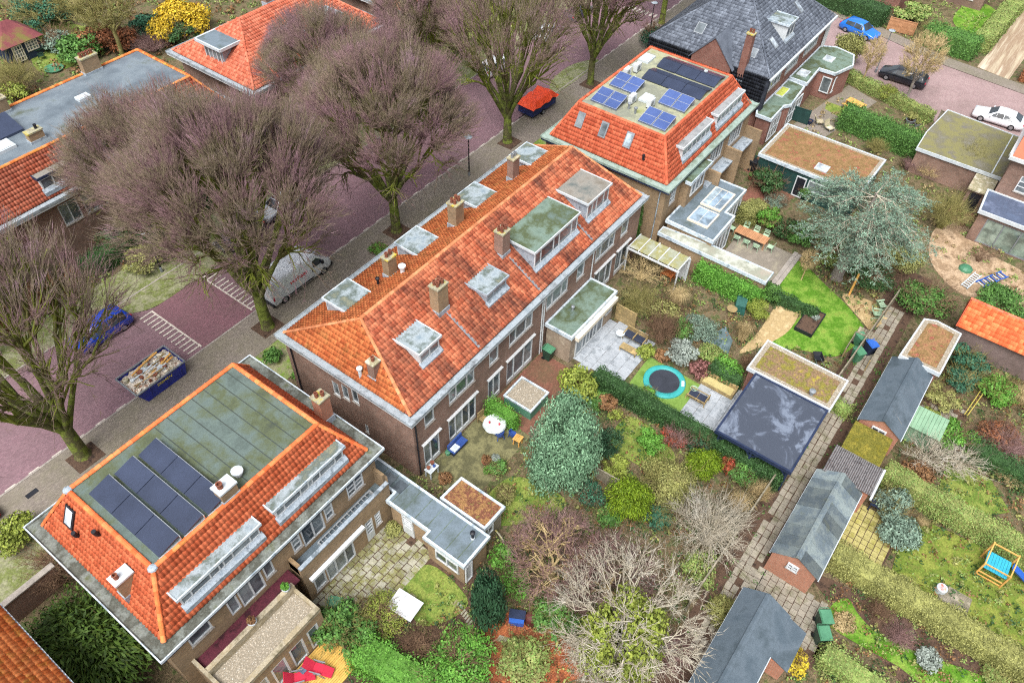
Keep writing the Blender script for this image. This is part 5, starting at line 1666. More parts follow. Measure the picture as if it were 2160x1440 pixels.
def sticks(seed, n, forks, th, spread=.9, arch=0.0, base=.12, hmin=.55):
    """unit bare shrub: shoots from the base with side shoots"""
    rng = np.random.default_rng(seed)
    A, B, Rr = [], [], []
    for i in range(n):
        t = rng.uniform(0, 2 * PI)
        rho = spread * rng.uniform(0, 1) ** .6
        s = np.array([math.cos(t) * base * rng.uniform(0, 1), math.sin(t) * base * rng.uniform(0, 1), 0])
        e = np.array([math.cos(t) * rho, math.sin(t) * rho, rng.uniform(hmin, 1.0) * (1 - .35 * rho)])
        m = s + (e - s) * .5 + np.array([-math.cos(t) * .12 * rho, -math.sin(t) * .12 * rho, .12 + arch * rho])
        if arch:
            e[2] -= arch * rho * rng.uniform(.5, 1.3)
        A += [s, m]
        B += [m, e]
        Rr += [th * 1.5, th]
        for _ in range(forks):
            f = rng.uniform(.15, 1)
            p = m + (e - m) * f
            d = (e - m) / np.linalg.norm(e - m) * .6 + rng.normal(size=3) * .55 + [0, 0, .25]
            A.append(p)
            B.append(p + d * rng.uniform(.12, .34))
            Rr.append(th * .7)
    v, f = cones(np.array(A), np.array(B), np.array(Rr))
    return fast_mesh('stems', v, f)


PROTO = {
    'small': [blob(31, 900, .2), blob(32, 900, .2, 'dome')],
    'mid': [blob(41, 2600, .115), blob(42, 2600, .115, 'dome'), blob(43, 2600, .12, 'spread', 30)],
    'large': [blob(51, 7000, .068, clumps=46), blob(52, 7000, .068, 'dome', 46), blob(53, 7000, .068, 'spread', 50)],
    'fine': [blob(61, 4200, .075, 'dome', 30, .45), blob(62, 4200, .075, 'ball', 30, .45)],
    'golden': [blob(71, 7500, .085, 'dome', 60, .3, 1.2, .2)],
    'column': [blob(81, 6000, .1, 'column', 70, .4, -1.6, .25)],
    'needle': [blob(91, 9000, .095, 'cone', 80, .3, .5, .5)],
    'wildneedle': [blob(95, 11000, .085, 'dome', 80, .28, .25, .5)],
    'twig': [sticks(101, 70, 9, .008), sticks(102, 70, 9, .008)],
    'twigdense': [sticks(111, 190, 12, .0055), sticks(112, 190, 12, .0055)],
    'grass': [sticks(121, 420, 0, .006, .95, .35, .2, .6)],
}
STEMS = sticks(140, 14, 2, .016, .5, 0, .1, .4)
LM = {k: leaf_mat('leaf_' + k, c) for k, c in dict(
    green=['#4a7434', '#5f8a42', '#3a5e2c', '#749a4c'], bright=['#558a34', '#6a9e40', '#447428', '#7dae4c'], dark=['#34522c', '#426438', '#2a4424', '#547248'],
    lime=['#84923c', '#96a248', '#6c7c34', '#a8b058'], yellow=['#b5a02a', '#c8b434', '#9a8a28', '#d6c24a'], olive=['#85884c', '#999a5c', '#6c703e', '#a8a66c'],
    grey=['#6f8878', '#839a88', '#586e60', '#9cae9c'], silver=['#87918a', '#98a29a', '#727d74', '#a8b0a8'], teal=['#2f5c46', '#3f7056', '#234634', '#56866a'],
    brown=['#7d5a3c', '#93704c', '#654630', '#a58460'], rust=['#8c5636', '#9c6644', '#75462e', '#a87a58'], red=['#94382e', '#a84636', '#6a4a30', '#b85a48'],
    rose=['#7d5050', '#8c605c', '#68453f', '#9a7470'], mixed=['#688844', '#7c9a50', '#8c8e56', '#58763c'], tan=['#94825a', '#a6946c', '#806f4c', '#b3a47c'],
    forsythia=['#c8a828', '#d8ba38', '#b09224', '#e0c858'], cedar=['#6f8a78', '#83a08a', '#586f60', '#98b09c'], pale=['#6c9474', '#85ab88', '#547a5c', '#9cbf9a'],
    thuja=['#6c8a1e', '#86a02a', '#52701a', '#a0a838'], conif=['#3f5a22', '#587430', '#2c441a', '#7a8a3c'], yew=['#2c4c34', '#3a5e42', '#223e2a', '#4a7050']).items()}
TM = dict(white=M_TWIG_W, tan=M_TWIG_T, brown=M_TWIG_B, rose=M_TWIG_R, olive=M_TWIG_O, purple=M_TWIG_P)
_pc = {}


def plant(p, r, h, kind, color, label, name=None, cat='shrub', group=None, squash=1.0, rz=None):
    """one shrub: a foliage or twig part plus its stems"""
    o = thing(name or ('bare_shrub' if kind in ('twig', 'twigdense') else 'grass_clump' if kind == 'grass' else 'shrub'), label, cat, (p[0], p[1], 0), R.uniform(0, 6.28) if rz is None else rz, group)
    i = _pc[kind] = _pc.get(kind, -1) + 1
    me = PROTO[kind][i % len(PROTO[kind])]
    m = TM[color] if kind in ('twig', 'twigdense') or (kind == 'grass' and color in TM) else LM[color]
    c = link('stems' if kind in ('twig', 'twigdense', 'grass') else 'foliage', me, m, o)
    c.scale = (r * R.uniform(1.0, 1.3), r * R.uniform(.95, 1.25) * squash, h * R.uniform(.95, 1.25))
    if kind in ('small', 'mid', 'large', 'fine') and R.random() < .55:
        t = link('twigs', PROTO['twig'][i % 2], M_TWIG_O if R.random() < .5 else M_TWIG_B, o)
        t.scale = (r * 1.3, r * 1.3, h * 1.2)
    if kind not in ('twig', 'twigdense', 'grass'):
        s = link('stems', STEMS, M_STEM, o)
        s.scale = (r * .8, r * .8 * squash, h * .7)
    return o


def hedge(p, q, w, h, color, label, leaf=.12, dens=210, top=None, name='hedge', rough=.12):
    """clipped hedge from p to q: a core of branches and leaves over its faces"""
    p, q = np.array(p[:2], float), np.array(q[:2], float)
    ln = np.linalg.norm(q - p)
    u = (q - p) / ln
    v = np.array([-u[1], u[0]])
    rng = np.random.default_rng(int(ln * 1000) % 9999)
    areas = [(ln * h, 0), (ln * h, 1), (ln * w, 2), (w * h, 3), (w * h, 4)]
    C, N = [], []
    for ar, k in areas:
        n = int(ar * dens)
        a, b = rng.uniform(0, 1, n), rng.uniform(0, 1, n)
        off = rng.normal(size=n) * rough * .5
        if k < 2:
            s = 1 if k else -1
            x, y, z, nn = a * ln, s * (w / 2 + off), b * h, (0, s, .25)
        elif k == 2:
            x, y, z, nn = a * ln, (b - .5) * w, h + off, (0, 0, 1)
        else:
            s = 1 if k == 4 else 0
            x, y, z, nn = s * ln + off, (a - .5) * w, b * h, (2 * s - 1, 0, .25)
        wob = .1 * np.sin(x * 1.9) + .07 * np.sin(x * 4.3 + 1)
        y = y + np.sign(y) * wob * .6
        z = np.maximum(.02, z + wob * (z / h) * .8)
        C.append(np.stack([p[0] + u[0] * x + v[0] * y, p[1] + u[1] * x + v[1] * y, z], 1))
        nv = np.array([u[0] * nn[0] + v[0] * nn[1], u[1] * nn[0] + v[1] * nn[1], nn[2]])
        N.append(np.tile(nv, (n, 1)) + rng.normal(size=(n, 3)) * .55)
    C, N = np.concatenate(C), np.concatenate(N)
    o = thing(name, label, 'hedge', (*((p + q) / 2), 0))
    c0 = np.array([*((p + q) / 2), 0])
    vv, ff = leaves(C - c0, N, np.full(len(C), leaf), .6, rng)
    link('foliage', fast_mesh('foliage', vv, ff), LM[color], o)
    i = .1
    cor = [p + u * i - v * (w / 2 - i), p + u * i + v * (w / 2 - i), q - u * i + v * (w / 2 - i), q - u * i - v * (w / 2 - i)]
    W('branches', MB().prism([tuple(k) for k in cor], 0, h - .12), LM[color], o)
    return o

# ---------------------------------------------------------------- lawns, beds, terraces
sheet('lawn', curve([(19.79,15.25), (19.81,16.66), (23.68,16.41), (24.49,12.62), (22.73,12.56)], 5), .02, M_LAWN_Y)
sheet('lawn', curve([(32.84,12.82), (30.23,12.42), (29.99,9.16), (31.98,8.19), (33.17,11)], 5), .02, M_LAWN_Y)
sheet('lawn', [(35.77,14.29), (39.07,14.41), (38.98,9.86), (35.56,9.88)], .03, mat('artificial_lawn', ['#66833c', '#728e46', '#5c7834'], 1.2, .95, .1, grain=.2))
lawnC = sheet('lawn', curve([(52.8,10.12), (56.97,9.72), (55.62,6.54), (53.79,3.33), (51.95,1.77), (48.45,2.52), (47.3,4.82), (46.37,7.66), (51.08,6.8)], 6), .025, M_LAWN)
sheet('lawn', curve([(31.9, -17.5), (37.9, -17.5), (37.8, -7.6), (36.5, -7.0), (33.0, -6.9), (31.9, -8.5)], 3), .02, mat('lawn_mossy', ['#6c7c34', '#7d843e', '#5e722e', '#75733e'], .9, .95, .1, grain=.35, gscale=9, bump=.5, lo=.3, hi=.7))
sheet('lawn', curve([(28.52,-4.76), (27.14,-4.81), (26.98,-6.59), (27.16,-9.24), (27.14,-11.04), (29.66,-14.35), (29.14,-11.54), (28.52,-9.22), (28.38,-7.4), (28.83,-6.15), (29.36,-5.35)], 3), .03, M_LAWN)
sheet('flower_bed', curve([(24.6, -16), (29.9, -16), (30.0, -4.2), (28.4, -4.6)], 3), .012, M_SOIL)
sheet('lawn', [(43.92,-7.29), (43.94,-10.21), (41.99,-11.94), (40.23,-10.23), (40.91,-7.51)], .02, M_LAWN_Y)
sheet('lawn', [(84.3,17.63), (84.33,12.23), (82.62,8.54), (80.28,10.04), (81.47,13.57), (82.7,17.27)], .03, M_LAWN_Y)
sheet('lawn', curve([(113.72,12.17), (119.46,12.24), (121.64,10.04), (119.2,7.61), (115.27,7.23), (110.87,9.01)], 5), .03, M_LAWN)
sheet('lawn', curve([(12.18,15.3), (12.99,17.19), (15.33,16.71), (15.09,13.44), (13.73,13.26), (12.26,14.24)], 5), .02, M_LAWN_Y)
sheet('lawn', curve([(38.44,100.66), (41.6,99.71), (42.73,93.55), (37.78,88.85), (33.59,90.62)], 5), .02, M_LAWN_Y)
sheet('sand_path', curve([(50.63,8.72), (52.14,7.25), (49.04,6.77), (46.61,7.35), (43.78,8.92), (46.86,8.71)], 5), .03, M_SANDY)
sheet('sand_patch', curve([(55.37,4.96), (56.14,2.13), (55.78,0.79), (52.9,1.4), (53.21,2.31)], 5), .035, M_SANDY)
sheet('bare_earth', curve([(69.56,1.17), (72.11,-0.94), (68.98,-3.47), (67.91,-7.17), (64.1,-8.03), (62.04,-4.47), (62.32,-2), (65.06,0.47)], 5), .015, M_BARE)
sheet('brick_yard', [(72.01,1.45), (77.26,-0.45), (75.79,-2.16), (71.1,-0.78)], .02, M_REDPATIO)
sheet('side_terrace', [(72.44,15.75), (72.67,19.53), (89.34,17.04), (87.88,13.2), (77.32,15.14)], .015, M_WALK)
sheet('brick_yard', rect(66.5, 72.3, 18.4, 19.4), .02, M_REDPATIO)
sheet('brick_yard', [(61.93,17.64), (66.64,17.83), (65.74,13.43), (62.3,14.85)], .02, M_REDPATIO)
patio = sheet('brick_patio', rect(27.2, 34.2, 17.0, 21.4), .02, M_REDPATIO)
ter = sheet('terrace', rect(35.2, 40.7, 14.7, 18.9), .0, M_SOIL)
slabs(ter, 'paving_slab', 35.2, 40.6, 14.7, 18.85, .9, .9, .03, M_SLAB, .02, 0, .003, .5)
ter2 = sheet('terrace', rect(35.4, 40.2, 6.3, 9.9), .0, M_SOIL)
slabs(ter2, 'paving_slab', 35.4, 40.1, 6.3, 9.8, .9, .9, .03, M_SLAB, .02, 0, .003, .5)
pat = sheet('patio', [(9.2, 15.6), (16.0, 15.6), (16.0, 20.7), (9.2, 20.7)], .0, M_SOIL)
slabs(pat, 'paving_slab', 9.3, 15.9, 15.9, 20.6, .5, .5, .03, M_PAVER, .05, .02, .015, .5, clip=lambda x, y: y > 17.0 or x < 13.3 and y > 16.0)
pat3 = sheet('patio', rect(20.2, 27.2, 17.4, 21.4), .0, mat('patio_mossy_dark', ['#6a6848', '#56553f', '#7d7a58', '#4a4a3a'], .9, .95, .1, grain=.3, lo=.3, hi=.7))
pat2 = sheet('patio', rect(30.9, 36.5, -6.4, -3.3), .0, M_SOIL)
slabs(pat2, 'paving_slab', 31.0, 36.4, -6.3, -3.4, .42, .42, .03, M_PAVER_Y, .045, .0, .01)
pat4 = sheet('patio', rect(23.8, 28.0, -5.2, -.2), .0, M_SOIL)
slabs(pat4, 'paving_slab', 24.9, 27.9, -5.0, -.3, .45, .45, .03, M_PAVER_A, .04, .0, .012, .5)
path = sheet('garden_path', [(22.0, -16.5), (22.9, -16.5), (25.4, -5.0), (24.6, -5.0)], .0, M_SOIL)
for i in range(26):
    y = -5.2 - i * .44
    x = 24.95 + (y + 5.0) * .217
    for k in (0, 1):
        W('paving_slab', MB().box(x - .4 + k * .42, x - .01 + k * .42, y - .41, y, -.01, .03 + R.uniform(0, .01)), M_PAVER_A, path)
pat5 = sheet('patio', rect(43.5, 49.2, -7.4, -4.4), .0, M_SOIL)
slabs(pat5, 'paving_slab', 43.6, 49.0, -7.2, -4.6, .42, .42, .03, M_PAVER_A, .04, .12, .02)
din = sheet('dining_terrace', [(51.4, 10.3), (57.6, 10.3), (57.6, 15.4), (51.4, 15.4)], .0, mat('clinker_dark', ['#8d857a', '#7d766c', '#98917f'], .8, .9, .2, grain=.25))
W('terrace_step', MB().box(51.3, 57.8, 9.6, 9.95, -.02, .14), M_KERB, din)
W('terrace_step', MB().box(51.3, 57.8, 9.95, 10.3, -.02, .22), M_KERB, din)
pond = sheet('pond_cover', [(43.06,11.9), (45.67,11.09), (44.59,9.93), (43.07,9.6)], .1, mat('pond_dark', ['#4a5a5c', '#5c6e70', '#6f8088'], .8, .25, .5, grain=.15))
deck = sheet('deck', rect(2.2, 8.4, 15.9, 18.5), .0, M_SOIL)
for i in range(20):
    y = 15.9 + i * .13
    W('deck_board', MB().box(2.2, 8.3, y, y + .115, .0, .1), M_DECK, deck)
# stepping stones in the leaf-strewn garden
for c in ([(14.42,13.82), (14.17,12.69), (13.61,11.52), (13,10.5), (12.11,9.45)], [(14.3,10.38), (14.54,9.75), (14.85,9.11), (15.16,8.47)]):
    st = sheet('stone_path', rect(c[0][0] - .1, c[0][0] + .1, c[0][1] - .1, c[0][1] + .1), .0, M_SOIL)
    for a, b in zip(c, c[1:]):
        for k in range(6):
            t = k / 6
            x, y = a[0] + (b[0] - a[0]) * t, a[1] + (b[1] - a[1]) * t
            W('stepping_stone', MB().box(x - .2, x + .2, y - .06, y + .06, -.02, .04), M_PAVER, st)
sheet('leaf_bed', curve([(14.72,11.49), (16.4,10.25), (16.6,7.6), (15.79,5.05), (12.19,8.49), (12.88,11.11)], 5), .01, mat('red_leaf_litter', ['#8a4c34', '#a0623f', '#75402f', '#8a7048'], 1.6, .95, .1, grain=.55, gscale=11, bump=.6, lo=.3, hi=.7))

for i, (x, y) in enumerate(((22.9, 40.3), (38.0, 40.2), (6.9, 40.7), (55.6, 40.6), (70.6, 40.4))):
    sheet('tree_pit', rect(x - 1.0, x + 1.0, y - .9, y + .9), .075, M_SOIL)

# ---------------------------------------------------------------- hedges
hedge((34.1, 16.4), (34.1, 1.4), 1.1, 1.6, 'dark', 'long dark clipped hedge beside the trampoline garden', dens=230)
hedge((39.0, -3.9), (38.6, -17), 1.25, 1.75, 'mixed', 'clipped green hedge behind the blue slide tower', dens=230)
hedge((31.1, -3.3), (31.0, -16.5), 1.55, 1.55, 'olive', 'broad olive brown clipped hedge beside the two green bins', dens=220)
hedge((24.8,-5.24), (24.69,-8.83), 1.3, 1.2, 'mixed', 'shaggy hedge beside the L shaped blue grey shed roof', rough=.4)
hedge((45.2, -7.6), (44.4, -15), 1.3, 1.4, 'dark', 'dark ragged hedge along the right edge behind the rusty shrub', rough=.4)
hedge((49.25, 15.8), (49.3, 9.9), .9, 1.9, 'bright', 'glossy ivy hedge along the pale carport roof', leaf=.14, rough=.3)
hedge((51.0, 9.4), (51.2, 5.6), .8, .95, 'dark', 'low square cut hedge at the edge of the bright lawn')
hedge((58.33,15.91), (60.79,15.03), 1.6, 1.8, 'olive', 'olive clipped hedge block behind the dining terrace')
hedge((80.75,14.89), (79.71,4.67), 1.9, 2.2, 'green', 'tall loose hedge behind the sedum roofed garage', leaf=.14, rough=.5)
hedge((90.6, 18.4), (87.3, 7.2), 1.2, 1.2, 'mixed', 'low hedge along the side street before the dark car')
hedge((86.6, 5.0), (86.4, -3), .9, .8, 'dark', 'narrow hedge strip beside the white car')
hedge((108.2, 31), (106.4, 19), 2.4, 2.2, 'dark', 'thick dark hedge behind the blue car', leaf=.16, dens=90, rough=.5)
hedge((107.2, 7.4), (130, 6.4), 2.2, 2.0, 'mixed', 'long square hedge beside the round lawn at the top right', leaf=.16, dens=80)
hedge((105.6, 13.6), (105.2, 7.4), 2.6, 2.3, 'green', 'glossy laurel hedge end beside the long driveway', leaf=.18, dens=100, rough=.4)
hedge((104.2, 1.6), (103.6, -5), 2.4, 1.8, 'rust', 'coppery beech hedge at the right edge of the side street', leaf=.16, dens=100)
hedge((8.65,16.21), (9.27,11.47), 1.9, 1.5, 'bright', 'ivy covered fence running from the deck to the bottom edge', leaf=.13, rough=.4)
hedge((40.3, 9.9), (40.3, 7.4), .9, 1.3, 'dark', 'ivy hedge behind the wooden lounge sofa', leaf=.12)
hedge((27.06,21.12), (27.08,18.53), .8, 1.5, 'bright', 'small ivy fence beside the round garden table', leaf=.12, rough=.3)
hedge((9.0, 56.2), (16.5, 56.4), 1.6, 2.0, 'brown', 'brown leaved hedge in the front garden behind the blue car', rough=.3)
hedge((17.5, 56.5), (31, 56.6), 1.5, 1.6, 'dark', 'dark hedge in front of the house across the street', rough=.3)
hedge((41, 56.8), (78, 56.8), 1.4, 1.4, 'mixed', 'front hedge along the far pavement under the bare trees', dens=60, leaf=.14)
hedge((43.19,1.24), (43,-0.3), .9, .8, 'mixed', 'low mixed hedge beside the moss roofed shed and wheelbarrow', rough=.4)

# ---------------------------------------------------------------- single shrubs and trees
P_ = [
    ((-0.27,28.16,1.8), 4.3, 3.8, 'wildneedle', 'conif', 'huge spreading feathery conifer at the lower left'),
    ((1.55,34.26,1.2), 2.3, 2.6, 'twigdense', 'brown', 'brown bare shrub left of the orange tiled hip'),
    ((0.6,38.46,0.8), 1.4, 1.8, 'mid', 'lime', 'yellow green shrub at the left edge above the garden wall'),
    ((21.43,34.17,0.8), 1.1, 1.6, 'mid', 'bright', 'bright green shrub in the gap between two houses'),
    ((20.73,37.11,0.6), .8, 1.2, 'small', 'green', 'green shrub at the mossy roof corner by the street'),
    ((35.04,39.53,0.3), .9, .7, 'small', 'bright', 'small green bush in front of the orange roof edge'),
    ((8.86,17.74,1.1), 1.7, 2.3, 'mid', 'green', 'rounded green shrub beside the wooden deck'),
    ((10.74,16.78,0.6), 1.45, 1.4, 'fine', 'lime', 'feathery yellow green mound below the mossy patio'),
    ((11.45,11.17,0.8), 2.2, 1.9, 'large', 'bright', 'broad rhododendron at the bottom edge'),
    ((10.95,13.79,0.5), 1.3, 1.2, 'twigdense', 'brown', 'brown dried shrub between ivy fence and rhododendron'),
    ((17.36,11.52,0.6), 1.3, 1.4, 'mid', 'bright', 'ivy mass right of the dark columnar conifer'),
    ((18.2,13.07,0.5), .9, 1.0, 'small', 'bright', 'green ivy by the corner of the grey garage'),
    ((14.05,8.37,0.5), 1.5, 1.2, 'mid', 'mixed', 'mottled shrub among the red fallen leaves'),
    ((26.37,8.92,1.3), 1.6, 3.0, 'golden', 'thuja', 'nearer of two golden rounded conifers'),
    ((32.1,6.29,1.2), 1.35, 2.6, 'golden', 'thuja', 'golden rounded conifer next to the red twigs by the pergola'),
    ((29.47,7.56,1), 1.95, 2.2, 'large', 'olive', 'broad variegated shrub between the two golden conifers'),
    ((31.62,10.06,0.8), 1.1, 1.5, 'mid', 'bright', 'light green shrub left of the red berried branches'),
    ((32.76,8.8,0.9), 1.2, 1.7, 'twig', 'rose', 'red twigged shrub behind its green neighbour'),
    ((33.29,8.99,1.3), 1.0, 1.0, 'small', 'red', 'scarlet berried shrub at the corner of the paved seat'),
    ((33.04,4.91,1), .55, 1.5, 'small', 'red', 'narrow red leaved shrub under the pergola edge'),
    ((33.26,3.67,0.6), 1.1, 1.2, 'mid', 'green', 'green shrub at the foot of the pergola'),
    ((33.5,7.3,0.8), .9, 1.6, 'small', 'yew', 'dark upright shrub before the pergola corner'),
    ((32.6,16.89,1.3), 1.55, 2.8, 'mid', 'lime', 'lime green shrub beside the paved terrace'),
    ((29.47,12.28,1), 1.15, 2.4, 'fine', 'yew', 'dark green conifer right of the tall pale conifer'),
    ((28.36,10.96,0.6), .9, 1.2, 'mid', 'lime', 'yellow green shrub in front of the dark conifer'),
    ((25.48,11.04,0.6), 1.0, 1.3, 'mid', 'teal', 'blue green shrub below the tall pale conifer'),
    ((24.86,9.33,0.5), 1.0, 1.1, 'small', 'green', 'green shrub left of the nearer golden conifer'),
    ((26.92,6.74,0.4), 1.0, 1.0, 'small', 'teal', 'low blue green shrub right of the nearer golden conifer'),
    ((32.78,14.41,0.5), .8, 1.0, 'small', 'brown', 'brown leaved shrub under the lime green shrub'),
    ((32.61,15.22,0.6), .9, 1.3, 'mid', 'green', 'dark leaved shrub beneath the lime green shrub'),
    ((32.5,13.48,0.4), .6, .8, 'small', 'lime', 'small yellow shrub beside the dark hedge'),
    ((35.42,12.56,0.3), .7, .8, 'small', 'bright', 'little green plant between hedge and trampoline'),
    ((39.04,14.71,0.6), .75, 1.2, 'small', 'lime', 'yellow green shrub at the corner of the terrace seats'),
    ((39.52,13.57,0.3), .7, .6, 'small', 'brown', 'faded hydrangea beside the trampoline lawn'),
    ((40.3,12.4,0.7), 1.2, 1.6, 'mid', 'silver', 'silvery shrub above the trampoline'),
    ((39.94,10.52,0.7), .9, 1.7, 'small', 'rose', 'wine red shrub behind the wooden sofa'),
    ((40.87,14.59,1.2), 1.6, 2.4, 'twigdense', 'brown', 'brown bushy tree above the garden bench'),
    ((46.24,19.45,1.1), 2.3, 2.2, 'twig', 'tan', 'pale weeping shrub beside the veranda'),
    ((45.42,15.55,1), 2.0, 2.2, 'grass', 'tan', 'tan ornamental grass in the overgrown garden'),
    ((42.64,17.77,1), 1.8, 2.1, 'twigdense', 'olive', 'olive green shrub right of the white awning'),
    ((43.44,15.74,0.8), 1.4, 1.7, 'mid', 'olive', 'greyish leafy shrub in the middle of the overgrown garden'),
    ((43.57,12.56,0.8), 1.5, 1.8, 'fine', 'grey', 'grey green shrub beside the dark pond cover'),
    ((43.28,18.78,0.7), .8, 1.4, 'small', 'yew', 'small dark evergreen at the garden fence panel'),
    ((42.75,13.62,0.8), 1.1, 1.6, 'mid', 'green', 'green shrub left of the dark pond cover'),
    ((45.14,9.42,1), 1.4, 2.2, 'grass', 'tan', 'tall straw coloured grass left of the sandy path'),
    ((48.41,9.67,0.9), 1.1, 1.8, 'fine', 'lime', 'yellow green shrub beside the sandy path'),
    ((50.95,9.74,0.8), .9, 1.6, 'mid', 'green', 'green shrub at the end of the ivy hedge'),
    ((41.13,8.85,0.8), 1.2, 1.6, 'mid', 'bright', 'round bright shrub behind the wooden sofa'),
    ((42.45,7.66,0.7), .9, 1.4, 'twigdense', 'brown', 'bare shrub beside the mossy shed roof'),
    ((41.83,10.57,0.6), 1.0, 1.3, 'mid', 'mixed', 'mixed shrub below the dark pond cover'),
    ((49.6,22.39,2.6), .75, 5.0, 'column', 'green', 'tall ivy on the end wall of the brick row'),
    ((59.65,13.91,0.9), 1.2, 1.9, 'mid', 'bright', 'bright green shrub beside the olive hedge block'),
    ((59.45,12.2,0.9), 1.3, 1.8, 'mid', 'dark', 'dark green shrub behind the dining table'),
    ((59.77,10.73,0.9), 1.4, 1.9, 'mid', 'green', 'green shrub left of the blue grey cedar'),
    ((63.4,14.54,0.6), 1.1, 1.2, 'fine', 'grey', 'grey lavender like shrub before the garage door'),
    ((64.7,16.22,1), 1.7, 2.1, 'mid', 'dark', 'dark climber on the green garage wall'),
    ((66.02,12.8,0.7), .9, 1.6, 'mid', 'green', 'clipped green shrub under the garage window'),
    ((59.03,3.58,0.6), 2.2, 1.1, 'large', 'dark', 'dark ground cover under the cedar'),
    ((62.16,2.2,0.8), 2.0, 1.6, 'large', 'olive', 'olive shrubs right of the cedar trunk'),
    ((58.62,7.42,0.4), 1.0, .8, 'small', 'mixed', 'low planting left of the cedar trunk'),
    ((57.69,-1.03,1.3), 2.3, 2.7, 'large', 'green', 'large laurel at the end of the alley'),
    ((61.31,-6.35,0.9), 2.2, 1.9, 'large', 'green', 'laurel shrub behind the orange garage roof'),
    ((69.8,0.97,1.9), 2.7, 3.8, 'twigdense', 'olive', 'big olive bare shrub right of the cedar'),
    ((79.9,1.43,1.6), 2.6, 3.2, 'twigdense', 'olive', 'bare shrub leaning over the mossy garage roof'),
    ((77.13,6.31,0.7), 1.5, 1.5, 'grass', 'rose', 'reddish grass clump beside the sedum roof corner'),
    ((77.11,4.41,0.7), 1.3, 1.5, 'twigdense', 'tan', 'tan bare shrub behind the cedar crown'),
    ((77.89,9.98,0.7), 1.2, 1.4, 'twigdense', 'olive', 'greyish shrub behind the sedum garage'),
    ((80.97,3.23,0.8), 1.2, 1.6, 'mid', 'dark', 'dark evergreen at the hedge end near the garage'),
    ((67.14,-3.26,0.6), 1.5, 1.4, 'twig', 'brown', 'thin bare shrub on the bare earth'),
    ((88.88,12.66,0.8), 1.05, 1.7, 'fine', 'lime', 'lime green ball shrub beside the side street'),
    ((94.16,19.42,1.6), 2.0, 3.2, 'large', 'olive', 'grey olive tree beside the blue car'),
    ((106.13,12.55,1.2), 2.6, 2.6, 'twigdense', 'olive', 'bare olive shrub beside the wooden gate'),
    ((109.91,16.6,1), 2.2, 2.2, 'mid', 'mixed', 'shrub behind the wooden gate'),
    ((36.85,-5.21,0.9), 1.35, 1.9, 'mid', 'grey', 'upper grey green shrub on the yellow paved patio'),
    ((35.37,-6.43,0.9), 1.35, 1.9, 'mid', 'grey', 'lower grey green shrub beside its twin'),
    ((37.28,-7.33,0.4), .75, .9, 'grass', 'tan', 'straw coloured grass tuft at the hedge foot'),
    ((44.87,-6.98,1), 1.6, 2.0, 'mid', 'bright', 'rounded green shrub behind the mint shed'),
    ((40.52,-5.75,0.6), 1.4, 1.3, 'mid', 'brown', 'brown leaved shrub beside the mossy roof'),
    ((42.06,-5.97,1.3), 2.2, 2.6, 'twig', 'white', 'pale bare tree right of the mossy shed roof'),
    ((43.38,-7.98,1), 1.8, 2.0, 'twig', 'white', 'pale bare shrub before the yellowed grass'),
    ((46.59,-10.21,1), 1.9, 2.0, 'twigdense', 'rose', 'rusty bare shrub at the right edge'),
    ((47.46,-9.56,0.9), 1.6, 1.7, 'mid', 'rust', 'rust leaved shrub at the right edge'),
    ((53.21,-5.9,0.8), 1.5, 1.7, 'mid', 'teal', 'glossy dark shrub beside the red sedum roof'),
    ((51.36,-6.09,0.7), 1.4, 1.4, 'mid', 'teal', 'lower glossy shrub below the sedum roof corner'),
    ((51.84,-8.48,0.9), 1.4, 1.8, 'mid', 'bright', 'green dome shrub left of straw grass at the edge'),
    ((52.25,-9.87,1), 1.8, 2.1, 'grass', 'tan', 'big straw grass at the right edge'),
    ((48.76,-5.2,0.4), 1.4, .9, 'mid', 'olive', 'low brownish hedge plant beside the dark shed roof'),
    ((46.31,-5.06,0.4), .9, .9, 'small', 'lime', 'yellow green shrub beside the mint shed'),
    ((44.69,-11.06,0.5), 1.2, 1.0, 'twigdense', 'tan', 'dry tan shrub at the right edge above the hedge'),
    ((27.63,-5.65,0.3), .65, .7, 'small', 'tan', 'faded hydrangea in the bright lawn'),
    ((29.38,-7.05,0.4), .9, .8, 'twigdense', 'brown', 'brown perennials in the curved bed'),
    ((28.81,-8.68,0.4), 1.0, .8, 'twigdense', 'rose', 'reddish perennials in the curved bed'),
    ((28.43,-10.48,0.4), .8, .8, 'small', 'silver', 'silvery plant in the curved bed'),
    ((29.96,-13.82,0.4), .9, .8, 'small', 'mixed', 'green plant at the end of the curved bed'),
    ((23.64,-4.24,0.5), .9, .9, 'small', 'yellow', 'yellow orange shrub beside the blue grey shed'),
    ((27.47,3.44,1.4), 2.9, 3.2, 'twigdense', 'white', 'broad pale grey bare shrub left of the alley'),
    ((30.75,2.92,1), 1.8, 2.2, 'grass', 'tan', 'straw coloured shrub along the alley fence'),
    ((32.41,2.24,0.7), 1.0, 1.5, 'twigdense', 'tan', 'tan bare shrub at the alley fence'),
    ((21.5,11.76,0.8), 2.2, 1.9, 'twig', 'rose', 'rose brown bare shrub beside the grey garage corner'),
    ((21.52,8.13,0.6), 1.9, 1.4, 'twig', 'rose', 'rose brown bare shrub left of the pale shrub'),
    ((25.18,2.76,0.7), 1.3, 1.5, 'mid', 'mixed', 'green shrub below the broad pale shrub'),
    ((23.69,0.34,0.5), 1.2, 1.2, 'mid', 'olive', 'olive shrub beside the blue grey shed wall'),
    ((19.34,2.18,0.7), 1.8, 1.6, 'twigdense', 'rose', 'reddish bare shrub near the bottom edge'),
    ((17.19,8.38,0.5), 1.4, 1.2, 'mid', 'green', 'green undergrowth beside the blue crate'),
